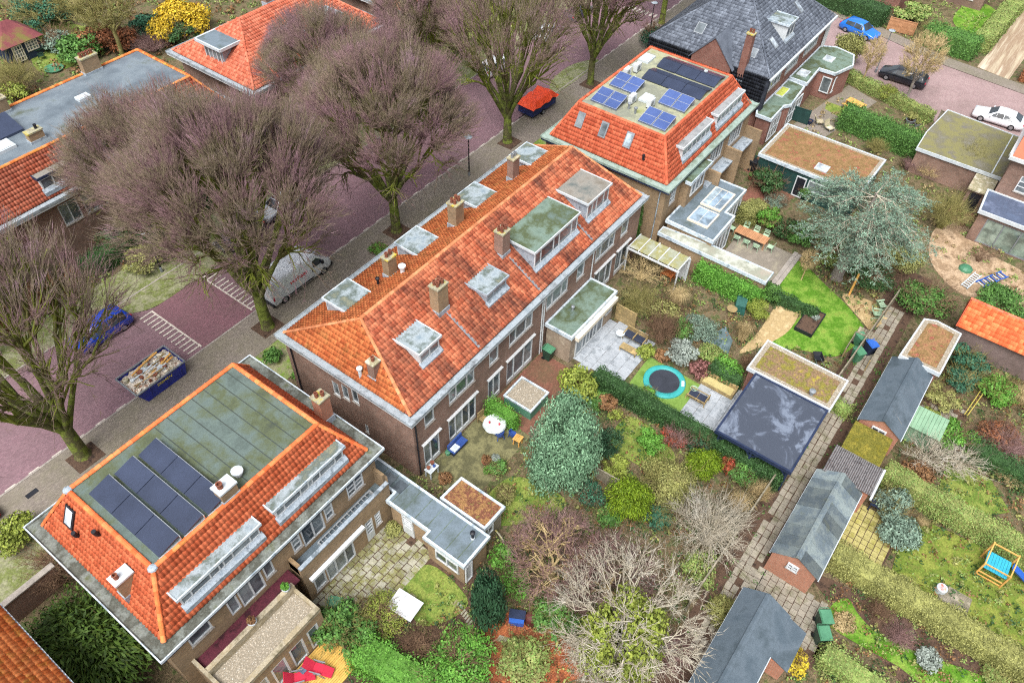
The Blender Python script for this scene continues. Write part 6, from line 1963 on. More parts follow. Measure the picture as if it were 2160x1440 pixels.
    ((16.22,5.4,0.7), 1.7, 1.7, 'twigdense', 'white', 'pale bare shrub near the bottom edge'),
    ((20.71,19.85,0.4), .6, .8, 'small', 'brown', 'brown climber at the corner of the leaf roofed shed'),
    ((23.48,17.5,0.4), .8, .8, 'small', 'green', 'green plant in front of the round table terrace'),
    ((23.08,17.81,0.3), .5, .7, 'small', 'bright', 'small fern at the terrace edge'),
    ((18.08,21.36,0.5), .8, 1.0, 'small', 'bright', 'green climber in the passage beside the brick corner'),
    ((22.15,15.87,0.4), .7, .8, 'small', 'olive', 'dry grass around the leaf roofed shed corner'),
    ((7.83,21.72,0), .5, .6, 'small', 'mixed', 'weed clump beside the gravel roof'),
    ((15.66,20.07,0.5), .55, .8, 'small', 'olive', 'clipped bush in the patio corner between two doors'),
    ((40.79,89.4,1.2), 2.3, 2.5, 'mid', 'rust', 'left of two clipped rust brown bushes in the far garden'),
    ((42.84,87.81,1.2), 2.1, 2.4, 'mid', 'rust', 'right of two clipped rust brown bushes in the far garden'),
    ((49.01,85.42,2.2), 3.8, 5.0, 'large', 'forsythia', 'bright yellow flowering tree at the top'),
    ((40.37,100.15,1.5), 4.0, 3.6, 'large', 'teal', 'dark green tree beside the summerhouse'),
    ((46.35,87.84,1), 2.0, 2.4, 'mid', 'teal', 'dark green shrub under the yellow flowering tree'),
    ((38.18,88.81,1), 2.6, 2.4, 'mid', 'green', 'green shrub behind the long flat roof'),
    ((38.07,93.34,1), 2.2, 2.4, 'mid', 'grey', 'grey green shrub beside the summerhouse table'),
    ((30.17,88.77,1), 3.0, 2.6, 'twigdense', 'olive', 'greyish bare bushes in the far garden at the left'),
    ((47.71,83.4,1), 2.0, 2.2, 'mid', 'dark', 'dark shrub beside the red hip roof'),
    ((44.43,84.41,0.8), 2.2, 2.0, 'twigdense', 'rose', 'pinkish bare shrub behind the flat roof'),
    ((28.99,86.92,0.8), 1.6, 1.8, 'mid', 'lime', 'yellow green shrub behind the chimney at the left'),
    ((21.65,57.72,1), 2.0, 2.2, 'mid', 'dark', 'dark evergreen in the front garden across the street'),
    ((83.05,39.4,1.3), 1.7, 3.0, 'fine', 'teal', 'blue green shrub in front of the slate roof'),
    ((21.33,54.03,0.8), 1.6, 1.6, 'mid', 'olive', 'mossy green shrub by the far pavement'),
]
for a in P_:
    plant(*a)

# the pale feathery conifer before the row
con = thing('conifer_tree', 'tall pale blue green feathery conifer in front of the brick row', 'tree', (*(25.89,13.85), 0))
link('crown', blob(201, 24000, .05, 'column', 75, .42, 0, .6), LM['pale'], con).scale = (3.5, 3.5, 7.6)
L('trunk', MB().tube([(0, 0, 0), (.05, 0, 2.5), (0, .05, 5.4)], [.22, .16, .05], 7), M_STEM, con)
v, f = None, None
br = MB()
for i in range(16):
    t, z = R.uniform(0, 6.28), R.uniform(3.5, 5.4)
    br.tube([(0, 0, z - .5), (math.cos(t) * .7, math.sin(t) * .7, z), (math.cos(t) * 1.5, math.sin(t) * 1.5, z + .2)], [.05, .03, .01], 4)
L('branches', br, M_TWIG_W, con)['kind'] = 'stuff'
col_ = thing('conifer_tree', 'dark green columnar conifer beside the grey flat roofed garage', 'tree', (*(14.67,11.45), 0))
link('crown', PROTO['column'][0], LM['yew'], col_).scale = (1.5, 1.5, 6.0)
L('trunk', MB().tube([(0, 0, 0), (0, 0, 5.0)], [.14, .05], 6), M_STEM, col_)

# blue-grey cedar with a bare leaning trunk
ced = thing('cedar_tree', 'big blue grey cedar with bare grey trunk on the lawn edge', 'tree', (57.1, 6.1, 0))
L('trunk', MB().tube([(0, 0, -.1), (0, 0, .3), (.1, -.05, 3.0), (.3, -.2, 6.0), (.2, -.1, 9.0)], [.62, .5, .42, .26, .08], 10), mat('bark_grey', ['#8d8580', '#7a726c', '#a09890'], 2.5, .95, .1, grain=.3, bump=.5), ced)
rng = np.random.default_rng(77)
Cc, Nn, Al, A_, B_, Ra = [], [], [], [], [], []
for i in range(70):
    z = rng.uniform(4.6, 9.6)
    t = rng.uniform(0, 2 * PI)
    ln = (5.6 * (1 - ((z - 6.2) / 5.2) ** 2) ** .5) * rng.uniform(.7, 1.08)
    d = np.array([math.cos(t), math.sin(t), 0])
    p0 = np.array([.25, -.15, z - .6])
    mid = p0 + d * ln * .5 + [0, 0, .45]
    end = p0 + d * ln + [0, 0, -.15]
    A_ += [p0, mid]
    B_ += [mid, end]
    Ra += [.07, .04]
    side = np.array([-d[1], d[0], 0])
    for j in range(34):
        f = rng.uniform(.2, 1.0)
        q = p0 + (mid - p0) * f * 2 if f < .5 else mid + (end - mid) * (f - .5) * 2
        s = rng.choice([-1, 1])
        dr = d * rng.uniform(.3, .9) + side * s * rng.uniform(.3, 1.1) + np.array([0, 0, rng.uniform(-.35, .1)])
        dr /= np.linalg.norm(dr)
        l2 = rng.uniform(.5, 1.3)
        A_.append(q)
        B_.append(q + dr * l2)
        Ra.append(.014)
        m = 12
        ff_ = rng.uniform(.1, 1.0, (m, 1))
        Cc.append(q + dr * l2 * ff_ + rng.normal(size=(m, 3)) * .07)
        Nn.append(np.tile([0, 0, 1.], (m, 1)) + rng.normal(size=(m, 3)) * .5)
        Al.append(np.tile(dr, (m, 1)) + rng.normal(size=(m, 3)) * .5)
v, f = cones(np.array(A_), np.array(B_), np.array(Ra))
link('branches', fast_mesh('branches', v, f), M_TWIG_W, ced)
Cc, Nn, Al = np.concatenate(Cc), np.concatenate(Nn), np.concatenate(Al)
v, f = leaves(Cc, Nn, np.full(len(Cc), .24), .22, rng, Al)
link('crown', fast_mesh('crown', v, f), LM['cedar'], ced)

# the pale bare tree wrapped in ivy, bottom centre
ivy_t = bare_tree(33, 3.4, 4.9, 2.6, 6.0, 10, 6, 4, 3, 4, tr=.17, twig=.014, low=-.9, up=.2, tl=.5, wig=.2)
t_ = put_tree(20, ivy_t, (*(17.59,4.23),), .3, 1.0, 'pale bare tree with ivy wrapped trunk at bottom centre', (M_TWIG_W, M_TWIG_W, M_TWIG_W))
o = link('ivy', blob(301, 9000, .06, 'column', 50), LM['lime'], t_)
o.scale = (3.4, 3.4, 6.6)
mt = bare_tree(35, 1.3, 3.4, 1.4, 3.0, 8, 5, 5, 5, 4, tr=.2, twig=.012, low=-.5, up=.1, tl=.4, wig=.22)
put_tree(21, mt, (*(19.41,10.06),), 1.3, 1.0, 'spreading bare tree with cream twisted limbs beside the garage', (M_TWIG_T, M_TWIG_T, M_TWIG_R))
put_tree(22, mt, (*(20.17,6.68),), 2.9, (.95, .95, 1.05), 'spreading bare tree with cream limbs right of its twin', (M_TWIG_T, M_TWIG_W, M_TWIG_R))
sm = bare_tree(37, 2.6, 2.2, 2.0, 4.8, 6, 5, 5, 5, 4, tr=.15, twig=.014, up=.4, tl=.4)
put_tree(23, sm, (*(89.06,10.64),), .2, (1.1, 1.1, 1.25), 'slim bare tree with pale trunk beside the dark car', (mat('bark_grey', '#8d8580'), M_TWIG_T, M_TWIG_T))
put_tree(24, sm, (*(89.91,15.85),), 1.8, (.6, .6, .9), 'thin leaning bare sapling by the low street hedge', (M_TWIG_T, M_TWIG_T, M_TWIG_T))
put_tree(25, sm, (*(54.9,8.4),), .9, (.4, .4, .5), 'small bare sapling in the dark planter on the lawn', (M_TWIG_T, M_TWIG_T, M_TWIG_T))
put_tree(26, sm, (*(41.46,86.06),), .9, (1.7, 1.7, 1.3), 'pale bare tree in the far garden behind the flat roof', (M_TWIG_O, M_TWIG_O, M_TWIG_O))
put_tree(27, sm, (*(41.21,90.79),), 2.9, (1.6, 1.6, 1.3), 'pale bare tree beside the rust brown bushes', (M_TWIG_O, M_TWIG_O, M_TWIG_O))

# ---------------------------------------------------------------- loose ground cover nobody could count
rng = np.random.default_rng(5)


def inside(poly, X, Y):
    r = np.zeros(len(X), bool)
    n = len(poly)
    for i in range(n):
        (x1, y1), (x2, y2) = poly[i][:2], poly[(i + 1) % n][:2]
        c = ((y1 > Y) != (y2 > Y)) & (X < (x2 - x1) * (Y - y1) / (y2 - y1 + 1e-12) + x1)
        r ^= c
    return r


def scatter(name, zones, per, leaf, m, label, z=.06, keepout=(), up=.6):
    C = []
    for poly in zones:
        xs, ys = [p[0] for p in poly], [p[1] for p in poly]
        n = int((max(xs) - min(xs)) * (max(ys) - min(ys)) * per)
        X, Y = rng.uniform(min(xs), max(xs), n), rng.uniform(min(ys), max(ys), n)
        k = inside(poly, X, Y)
        for q in keepout:
            k &= ~inside(q, X, Y)
        C.append(np.stack([X[k], Y[k], rng.uniform(.0, z * 2, k.sum())], 1))
    C = np.concatenate(C)
    v, f = leaves(C, np.tile([0, 0, up], (len(C), 1)) + rng.normal(size=(len(C), 3)) * .6, np.full(len(C), leaf), .6, rng)
    o = link(name, fast_mesh(name, v, f), m)
    return tag(o, label, None, None, 'stuff')


KEEP = [rect(35.0, 40.9, 14.6, 21.5), rect(34.5, 40.6, 6.2, 14.6), rect(9, 16.2, 15.6, 21), rect(27.2, 34.2, 16.8, 21.5), rect(20, 27.2, 17.2, 21.5), rect(51, 58, 9.5, 20.3),
        rect(30.9, 36.5, -6.4, -3.3), rect(49, 51.3, 9, 20.5), rect(2, 8.5, 15.8, 22), curve([(52.8,10.12), (56.97,9.72), (55.62,6.54), (53.79,3.33), (51.95,1.77), (48.45,2.52), (47.3,4.82), (46.37,7.66), (51.08,6.8)], 3),
        [(50.63,8.72), (52.14,7.25), (49.04,6.77), (43.78,8.92)], rect(23.8, 28, -5.2, 0), rect(54.7, 66, 10, 20)]
ZON = [rect(1, 34, 2.2, 21.4), rect(34, 62, 2.2, 18), rect(15, 66, -17, -4.2)]


def tufts(name, zones, per, m, label, rad=.35, hgt=.45, n=14, leaf=.15, keepout=(), size=1.0):
    """clumps of leaves: low plants of different height"""
    C, N, Sz = [], [], []
    for poly in zones:
        xs, ys = [p[0] for p in poly], [p[1] for p in poly]
        k = int((max(xs) - min(xs)) * (max(ys) - min(ys)) * per)
        X, Y = rng.uniform(min(xs), max(xs), k), rng.uniform(min(ys), max(ys), k)
        ok = inside(poly, X, Y)
        for q in keepout:
            ok &= ~inside(q, X, Y)
        for x, y in zip(X[ok], Y[ok]):
            s = rng.uniform(.4, 1.3) * size
            d = rng.normal(size=(n, 3))
            d /= np.linalg.norm(d, axis=1, keepdims=True)
            d[:, 2] = np.abs(d[:, 2])
            C.append(np.array([x, y, 0]) + d * [rad * s, rad * s, hgt * s] * rng.uniform(.5, 1, (n, 1)))
            N.append(d + rng.normal(size=(n, 3)) * .5)
            Sz.append(np.full(n, leaf * (.7 + .4 * s)))
    v, f = leaves(np.concatenate(C), np.concatenate(N), np.concatenate(Sz), .6, rng)
    return tag(link(name, fast_mesh(name, v, f), m), label, None, None, 'stuff')


tufts('undergrowth', ZON, 1.5, LM['mixed'], 'low green undergrowth between the garden shrubs', keepout=KEEP)
tufts('undergrowth', ZON, 1.1, LM['dark'], 'dark evergreen undergrowth between the garden shrubs', keepout=KEEP)
tufts('dead_perennials', ZON, .8, LM['brown'], 'brown withered perennials between the garden shrubs', keepout=KEEP)
tufts('dry_grass', ZON, .35, LM['olive'], 'olive dry grass between the garden shrubs', .25, .6, 14, .2, KEEP)
scatter('fallen_leaves', ZON, 16, .09, LM['brown'], 'brown fallen leaves strewn over the gardens', .02, KEEP, 1.5)
tufts('alley_weeds', [rect(20, 57, 1.1, 1.75), rect(20, 57, -.75, -.2)], 3.2, LM['green'], 'green weeds along both edges of the alley', .22, .25, 10, .12)
tufts('undergrowth', [rect(8, 80, 55.1, 58), rect(12, 100, 71.5, 110)], .35, LM['mixed'], 'green undergrowth in the gardens across the street', .7, .6, 20, .3)
tufts('dead_perennials', [rect(8, 80, 55.1, 58), rect(12, 100, 71.5, 110)], .2, LM['brown'], 'brown undergrowth in the gardens across the street', .7, .6, 20, .3)
scatter('fallen_leaves', [rect(0, 90, 34.6, 42.2)], 3, .1, LM['brown'], 'fallen leaves on the near pavement', .01, (), 2)
K2 = [[(84.3,17.63), (84.33,12.23), (82.62,8.54), (81.47,13.57)], rect(65, 72.5, 8, 18.3), rect(76.5, 86.5, -7, 6.5)]
tufts('undergrowth', [rect(66, 87, -10, 17.5), rect(105, 130, 8, 34), rect(104, 130, -10, 1)], .5, LM['mixed'], 'green undergrowth beside the side street', .4, .45, 14, .2, K2)
tufts('dead_perennials', [rect(66, 87, -10, 17.5)], .4, LM['tan'], 'straw coloured undergrowth beside the side street', .35, .5, 14, .2, K2)

# ---------------------------------------------------------------- vehicles
def loft(secs):
    """skin through cross sections (each a list of points of equal count), closed at both ends"""
    n = len(secs[0])
    mb = MB()
    mb.add([p for s in secs for p in s], [(i * n + k, i * n + (k + 1) % n, (i + 1) * n + (k + 1) % n, (i + 1) * n + k) for i in range(len(secs) - 1) for k in range(n)]
           + [tuple(range(n - 1, -1, -1)), tuple(range((len(secs) - 1) * n, len(secs) * n))])
    return mb


def wheels(o, xs, wy, r, w=.22):
    for x in xs:
        for s in (-1, 1):
            y = s * (wy - w / 2)
            t = L('wheel', MB().tube([(x, y - w / 2, r), (x, y + w / 2, r)], r, 18), M_TYRE, o)
            L('rim', MB().tube([(x, y - w / 2 - .01, r), (x, y + w / 2 + .01, r)], r * .62, 12), M_RIM, t)


def car(label, loc, rz, paint, Lc=4.7, Wc=1.85, Hc=1.55, style='hatch', name='parked_car'):
    o = thing(name, label, 'car', (loc[0], loc[1], 0), rz)
    w = Wc / 2
    if style == 'mpv':
        st = [(0, .35, .62, .7), (.03, .25, .78, .8), (.17, .22, .98, 1.02), (.36, .22, 1.0, Hc - .03), (.6, .22, 1.0, Hc), (.9, .22, 1.02, Hc - .06), (.97, .25, 1.0, 1.1), (1, .35, .7, .78)]
        glass = (2, 3, 5, 6)
    elif style == 'coupe':
        st = [(0, .35, .58, .62), (.03, .25, .7, .74), (.27, .22, .88, .92), (.44, .22, .92, Hc - .04), (.58, .22, .94, Hc), (.76, .22, .98, Hc - .12), (.92, .24, .98, 1.06), (1, .35, .75, .9)]
        glass = (2, 3, 5, 6)
    else:
        st = [(0, .35, .58, .64), (.03, .25, .74, .77), (.26, .22, .92, .95), (.42, .22, .95, Hc - .03), (.6, .22, .97, Hc), (.84, .22, .98, Hc - .08), (.95, .25, .98, 1.05), (1, .35, .72, .8)]
        glass = (2, 3, 5, 6)

    def sec(f, zb, zl, zt):
        x = Lc / 2 - f * Lc
        k = 1 - .13 * max(0, (.12 - f) / .12) ** 2 - .1 * max(0, (f - .9) / .1) ** 2
        wt = w * k * (.93 - .28 * max(0, (zt - zl) / .6))
        h = [(w * k * .93, zb), (w * k, zb + .2), (w * k, zl - .12), (w * k * .96, zl), (wt, zt - .035), (wt * .8, zt)]
        return [(x, y, z) for y, z in h] + [(x, -y, z) for y, z in h[::-1]]
    secs = [sec(*s) for s in st]
    smooth(L('body', loft(secs), paint, o))
    off = lambda p, q: tuple(Vector(p) + Vector(q))

    def between(i, j, f, k):
        return Vector(secs[i][k]).lerp(Vector(secs[j][k]), f)
    for s, ks in ((1, (3, 4)), (-1, (8, 7))):
        for i, j, a, b in ((2, 3, .55, 1.0), (3, 4, .04, .97), (4, 5, .03, .97)):
            pts = [between(i, j, a, ks[0]), between(i, j, b, ks[0]), between(i, j, b, ks[1]), between(i, j, a, ks[1])]
            pts = [p + Vector((0, s * .012, 0)) for p in pts]
            lo = [p + Vector((0, 0, .05)) for p in pts[:2]]
            hi = [p - Vector((0, 0, .06)) for p in pts[2:]]
            L('side_window', MB().extr(lo + hi, (0, s * .012, 0)), M_CARGLASS, o)
    for nm, (i, j) in (('windscreen', (2, 3)), ('rear_window', (5, 6))):
        d = Vector((.02 if nm == 'windscreen' else -.02, 0, .025))
        q = []
        for f, k in ((.12, 4), (.12, 7), (.92, 7), (.92, 4)):
            q.append(between(i, j, f, k) * 1.0 + d - Vector((0, .06 * (1 if k == 4 else -1), 0)))
        q2 = []
        for f, k in ((.12, 5), (.12, 6), (.92, 6), (.92, 5)):
            q2.append(between(i, j, f, k) + d)
        L(nm, MB().add([q[0], q2[0], q2[1], q[1], q[3], q2[3], q2[2], q[2]], [(0, 1, 5, 4), (1, 2, 6, 5), (2, 3, 7, 6)]), M_CARGLASS, o)
    for s in (-1, 1):
        L('headlight', MB().box(Lc / 2 - .16, Lc / 2 - .03, min(s * w * .5, s * w * .84), max(s * w * .5, s * w * .84), .6, .72), M_PANE_W, o)
        L('tail_light', MB().box(-Lc / 2 + .02, -Lc / 2 + .12, min(s * w * .6, s * w * .88), max(s * w * .6, s * w * .88), .78, .95), M_REDCLOTH, o)
        L('mirror', MB().box(Lc * .15, Lc * .15 + .12, min(s * w, s * (w + .16)), max(s * w, s * (w + .16)), .95, 1.08), paint, o)
    L('bumper', MB().box(Lc / 2 - .2, Lc / 2 - .02, -w * .72, w * .72, .28, .42), M_BLACK, o)
    wheels(o, (Lc * .31, -Lc * .29), w, .33)
    return o


def lettering(text, size, m, parent, mat4, name='lettering'):
    cu = bpy.data.curves.new('lettering', 'FONT')
    cu.body = text
    cu.size = size
    cu.extrude = .006
    cu.align_x = 'CENTER'
    cu.resolution_u = 3
    t = bpy.data.objects.new('tmp', cu)
    COL.objects.link(t)
    dg = bpy.context.evaluated_depsgraph_get()
    me = bpy.data.meshes.new_from_object(t.evaluated_get(dg))
    bpy.data.objects.remove(t)
    o = bpy.data.objects.new(name, me)
    COL.objects.link(o)
    me.materials.clear()
    me.materials.append(m)
    o.parent = parent
    o.matrix_local = mat4
    return o


car('bright blue people carrier with roof rails parked across the street', (14.35, 49.75), PI + .02, paint_mat('paint_blue', '#1f45b8'), 4.8, 1.95, 1.8, 'mpv')
car('dark grey car behind the largest bare tree', (28.6, 50.3), PI, paint_mat('paint_darkgrey', '#3a3d44'), 4.6, 1.85, 1.5)
car('silver car behind the branches of the largest tree', (33.6, 50.6), PI, paint_mat('paint_silver', '#b4bac2'), 4.6, 1.85, 1.5)
car('white estate behind the bare tree by the trailer', (66.4, 50.7), 0, paint_mat('paint_white', '#dfe3e8'), 4.9, 1.9, 1.6, 'mpv')
car('pale hatchback farther along the far kerb', (76.8, 50.6), 0, paint_mat('paint_pale', '#cdd3d8'), 4.5, 1.85, 1.55)
car('navy car at the top of the street', (83.6, 50.7), 0, paint_mat('paint_navy', '#2a3450'), 4.6, 1.85, 1.5)
car('red car cut off by the left edge', (-1.25, 41.6), 0, paint_mat('paint_red', '#c21f22'), 4.6, 1.85, 1.5)
car('vivid blue hatchback parked before the hedge in the side street', (102.3, 20.6), -PI / 2 - .22, paint_mat('paint_vivid', '#1f6fd0'), 5.0, 2.0, 1.65)
car('black estate parked along the low street hedge', (94.2, 12.5), PI / 2 + .02, paint_mat('paint_black', '#20242c'), 5.3, 2.0, 1.6, 'mpv')
car('white sports coupe parked beside the mossy double garage', (92.2, 1.4), PI / 2 + .05, bpy.data.materials['paint_white'], 5.2, 2.05, 1.55, 'coupe')

van = thing('delivery_van', 'white delivery van with red lettering beside the largest tree', 'van', (27.75, 42.25, 0), .01)
vl, vw = 6.5, 1.08


def vsec(x, zb, zw, zt, k=1.0, kt=.9):
    h = [(vw * k * .96, zb), (vw * k, zb + .2), (vw * k, zw), (vw * k * (1 + kt) / 2, (zw + zt) / 2 + .2 * (zt - zw)), (vw * k * kt, zt - .06), (vw * k * kt * .8, zt)]
    return [(x, y, z) for y, z in h] + [(x, -y, z) for y, z in h[::-1]]


M_VAN = paint_mat('paint_van', '#d6dce2')
vs_ = [vsec(-3.2, .4, 1.5, 2.68, .97), vsec(-3.1, .32, 1.5, 2.74), vsec(1.35, .32, 1.5, 2.74), vsec(1.75, .32, 1.5, 2.62, 1, .88), vsec(2.5, .32, 1.25, 1.72, 1, .82), vsec(3.0, .34, 1.02, 1.28, .97, .8), vsec(3.3, .4, .8, .95, .9, .78)]
smooth(L('body', loft(vs_), M_VAN, van))
a, b = vs_[3], vs_[4]
up_ = Vector((.03, 0, .03))
L('windscreen', MB().add([Vector(a[4]).lerp(Vector(b[4]), .08) + up_, Vector(a[7]).lerp(Vector(b[7]), .08) + up_, Vector(a[7]).lerp(Vector(b[7]), .95) + up_, Vector(a[4]).lerp(Vector(b[4]), .95) + up_], [(0, 1, 2, 3)]), M_CARGLASS, van)
for s in (-1, 1):
    y = s * vw
    L('side_window', MB().extr([(1.25, y * 1.0, 1.5), (2.3, y * 1.0, 1.42), (2.22, y * .93, 1.75), (1.75, y * .92, 2.2), (1.25, y * .94, 2.15)], (0, s * .035, 0)), M_CARGLASS, van)
    L('door_handle', MB().box(1.05, 1.13, min(y, y + s * .03), max(y, y + s * .03), 1.15, 1.32), M_BLACK, van)
    L('door_seam', MB().box(1.16, 1.19, min(y, y + s * .006), max(y, y + s * .006), .5, 1.5), M_GREY, van)
    L('rub_strip', MB().box(-1.7, 1.1, min(y, y + s * .03), max(y, y + s * .03), .5, .62), M_BLACK, van)
    L('mirror', MB().box(2.1, 2.28, min(y, y + s * .22), max(y, y + s * .22), 1.4, 1.72), M_BLACK, van)
    L('tail_light', MB().box(-3.18, -3.05, min(y * .9, y * 1.01), max(y * .9, y * 1.01), .95, 1.35), M_REDCLOTH, van)
    L('headlight', MB().box(2.95, 3.25, min(y * .62, y * .9), max(y * .62, y * .9), .92, 1.12), M_PANE_W, van)
L('bumper', MB().box(3.1, 3.36, -vw * .92, vw * .92, .3, .66), M_BLACK, van)
L('bumper', MB().box(-3.3, -3.05, -vw * .97, vw * .97, .32, .62), M_BLACK, van)
for x in (-2.2, -.9, .4):
    L('roof_rib', MB().box(x, x + .9, -.6, .6, 2.735, 2.752), M_VAN, van)
wheels(van, (2.25, -2.1), vw, .38, .26)
lettering('verhaar', .62, mat('lettering_red', '#c8202c', rough=.5, grain=.03), van, Matrix.Translation((-.35, -vw - .02, 1.42)) @ Matrix.Rotation(math.radians(90), 4, 'X'))

# the skip full of rubble
sk = thing('skip', 'blue skip heaped with rubble and planks at the kerb', 'skip', (14.05, 42.45, 0))
M_SKIP = mat('skip_blue', ['#2530a0', '#2b3890', '#1d2680'], 1, .5, .4, grain=.15)
x0, x1, y0, y1 = -2.1, 2.1, -1.2, 1.2
op = [(-1.5, 1.1, 0), (1.8, 1.1, 0), (1.8, -1.1, 0), (-1.5, -1.1, 0)]
tp = [(-2.15, 1.25, 1.45), (2.0, 1.25, 1.45), (2.0, -1.25, 1.45), (-2.15, -1.25, 1.45)]
L('hull', MB().add(op + tp, [(0, 1, 2, 3), (0, 4, 5, 1), (1, 5, 6, 2), (2, 6, 7, 3), (3, 7, 4, 0)]), M_SKIP, sk)
for p, q in zip(tp, tp[1:] + tp[:1]):
    L('rim', MB().beam(p, q, .1), M_GREY, sk)
for x in (-1.2, .2, 1.4):
    L('side_rib', MB().add([(x, -1.1, .02), (x + .1, -1.1, .02), (x + .1, -1.32, 1.4), (x, -1.32, 1.4), (x, -1.0, .02), (x + .1, -1.0, .02), (x + .1, -1.2, 1.4), (x, -1.2, 1.4)], [(0, 1, 2, 3), (0, 3, 7, 4), (1, 5, 6, 2), (3, 2, 6, 7)]), M_SKIP, sk)
lettering('DIEMEN', .36, mat('lettering_yellow', '#d8c832', rough=.5, grain=.03), sk, Matrix.Translation((.1, -1.275, .98)) @ Matrix.Rotation(math.radians(96), 4, 'X'))
hp = np.random.default_rng(4)
gx_, gy_ = np.meshgrid(np.linspace(-2.05, 1.93, 22), np.linspace(-1.18, 1.18, 14), indexing='ij')
gz_ = 1.15 + .4 * (1 - (gx_ / 2.2) ** 2) * (1 - (gy_ / 1.3) ** 2) + hp.normal(size=gx_.shape) * .07
Vv = np.stack([gx_, gy_, gz_], 2).reshape(-1, 3)
Fv = [(i * 14 + j, (i + 1) * 14 + j, (i + 1) * 14 + j + 1, i * 14 + j + 1) for i in range(21) for j in range(13)]
M_RUB = mat('rubble', ['#c9bda8', '#9a8a78', '#d8d2c6', '#8a5f48', '#a89684'], 3.2, .95, .1, grain=.4, lo=.28, hi=.72, island=.2)
rub = thing('rubble_heap', 'pale rubble heap with broken boards lying in the blue skip', 'rubble', (14.05, 42.45, 1.2))
Vv[:, 2] -= 1.2
link('heap', fast_mesh('heap', Vv, np.array(Fv)), M_RUB, rub)
for i in range(46):
    x, y = R.uniform(-1.85, 1.75), R.uniform(-1.0, 1.0)
    z = .3 * (1 - (x / 2.2) ** 2) * (1 - (y / 1.3) ** 2) + .05
    s = R.uniform(.1, .26)
    L('rubble_chunk', MB().prism([(x + s * math.cos(t + R.uniform(-.3, .3)), y + s * .8 * math.sin(t)) for t in (0, 1.2, 2.4, 3.7, 5)], z - .1, z + R.uniform(.02, .18)), (M_RUB, M_CREAM, M_CONC, M_TERRA, M_EDGE_W)[i % 5], rub)
for i in range(12):
    a = R.uniform(-.15, .25)
    x, y = R.uniform(-1.0, .6), R.uniform(-.9, 1.0)
    ln = R.uniform(.6, 1.25)
    L('broken_board', MB().beam((x - ln * math.cos(a), y - ln * math.sin(a), .3), (x + ln * math.cos(a), y + ln * math.sin(a), .42), R.uniform(.07, .16), .04), (M_WOOD_N, M_EDGE_W, M_WOOD)[i % 3], rub)

tr = thing('trailer', 'box trailer under a bright orange tarpaulin beside a street tree', 'trailer', (62.4, 42.0, 0), -.05)
L('box', MB().box(-2.0, 2.0, -1.0, 1.0, .45, 1.3), mat('trailer_blue', ['#27356a', '#1d2a58'], 1, .6, .4), tr)
tp_ = []
nx, ny = 12, 7
for i in range(nx):
    for j in range(ny):
        x, y = -2.25 + 4.5 * i / (nx - 1), -1.25 + 2.5 * j / (ny - 1)
        e = max(abs(x) / 2.25, abs(y) / 1.25)
        tp_.append((x, y, 1.95 - .55 * max(0, e - .72) / .28 + .09 * math.sin(i * 1.7) * math.cos(j * 1.3) + (.18 if i == 8 else 0)))
mb = MB().add(tp_, [(i * ny + j, (i + 1) * ny + j, (i + 1) * ny + j + 1, i * ny + j + 1) for i in range(nx - 1) for j in range(ny - 1)])
L('tarpaulin', mb, M_TARP, tr)
L('drawbar', MB().tube([(-2, 0, .5), (-3.1, 0, .45)], .05), M_BLACK, tr)
wheels(tr, (-.2,), 1.08, .32)


# ---------------------------------------------------------------- bins, benches, tables and other garden things
def bin_(p, rz, mb_, ml, label, s=1.0, group=None):
    o = thing('wheelie_bin', label, 'bin', (*p[:2], p[2] if len(p) > 2 else 0), rz, group)
    o.scale = (s, s, s)
    b = [(-.24, -.22), (.24, -.22), (.24, .26), (-.24, .26)]
    t = [(-.3, -.34), (.3, -.34), (.3, .34), (-.3, .34)]
    L('body', MB().add([(x, y, .05) for x, y in b] + [(x, y, 1.0) for x, y in t], [(3, 2, 1, 0), (4, 5, 6, 7), (0, 1, 5, 4), (1, 2, 6, 5), (2, 3, 7, 6), (3, 0, 4, 7)]), mb_, o)
    L('lid', MB().add([(-.32, -.38, 1.0), (.32, -.38, 1.0), (.32, .38, 1.04), (-.32, .38, 1.04), (-.27, -.3, 1.09), (.27, -.3, 1.09), (.27, .3, 1.13), (-.27, .3, 1.13)], [(3, 2, 1, 0), (4, 5, 6, 7), (0, 1, 5, 4), (1, 2, 6, 5), (2, 3, 7, 6), (3, 0, 4, 7)]), ml, o)
    L('handle', MB().tube([(-.25, .38, 1.0), (-.25, .44, 1.02), (.25, .44, 1.02), (.25, .38, 1.0)], .02), ml, o)
    for x in (-.27, .27):
        L('wheel', MB().tube([(x - .03, .26, .12), (x + .03, .26, .12)], .12, 10), M_TYRE, o)
    return o


bin_((34.0, 20.6), 0, M_PLDKGREEN, M_PLGREEN, 'dark bin with green lid against the brick extension', 1.15)
bin_((25.75, -4.9), -.9, M_PLDKGREEN, M_PLGREEN, 'lower of two green lidded bins beside the broad hedge', 1.2)
bin_((26.75, -4.6), -.9, M_PLDKGREEN, M_PLGREEN, 'upper of two green lidded bins beside the broad hedge', 1.2)
bin_((48.74,1.34), -.6, M_PLGREEN, M_PLGREEN, 'nearer green bin in the wooden bin enclosure', 1.15)
bin_((50.44,1.77), -.6, M_PLGREEN, M_PLGREEN, 'rear green bin in the wooden bin enclosure', 1.1)
bin_((50.11,0.8), -.6, M_NAVY, M_PLBLUE, 'bin with vivid blue lid in the wooden enclosure', 1.15)
bin_((22.85,-3.26), -.4, M_PLDKGREEN, M_PLDKGREEN, 'dark green bin in the notch of the blue grey shed', 1.1)
bin_((9.8,19.14), .5, M_PLGREEN, M_PLGREEN, 'green bin in the corner below the gravel roof', 1.1)
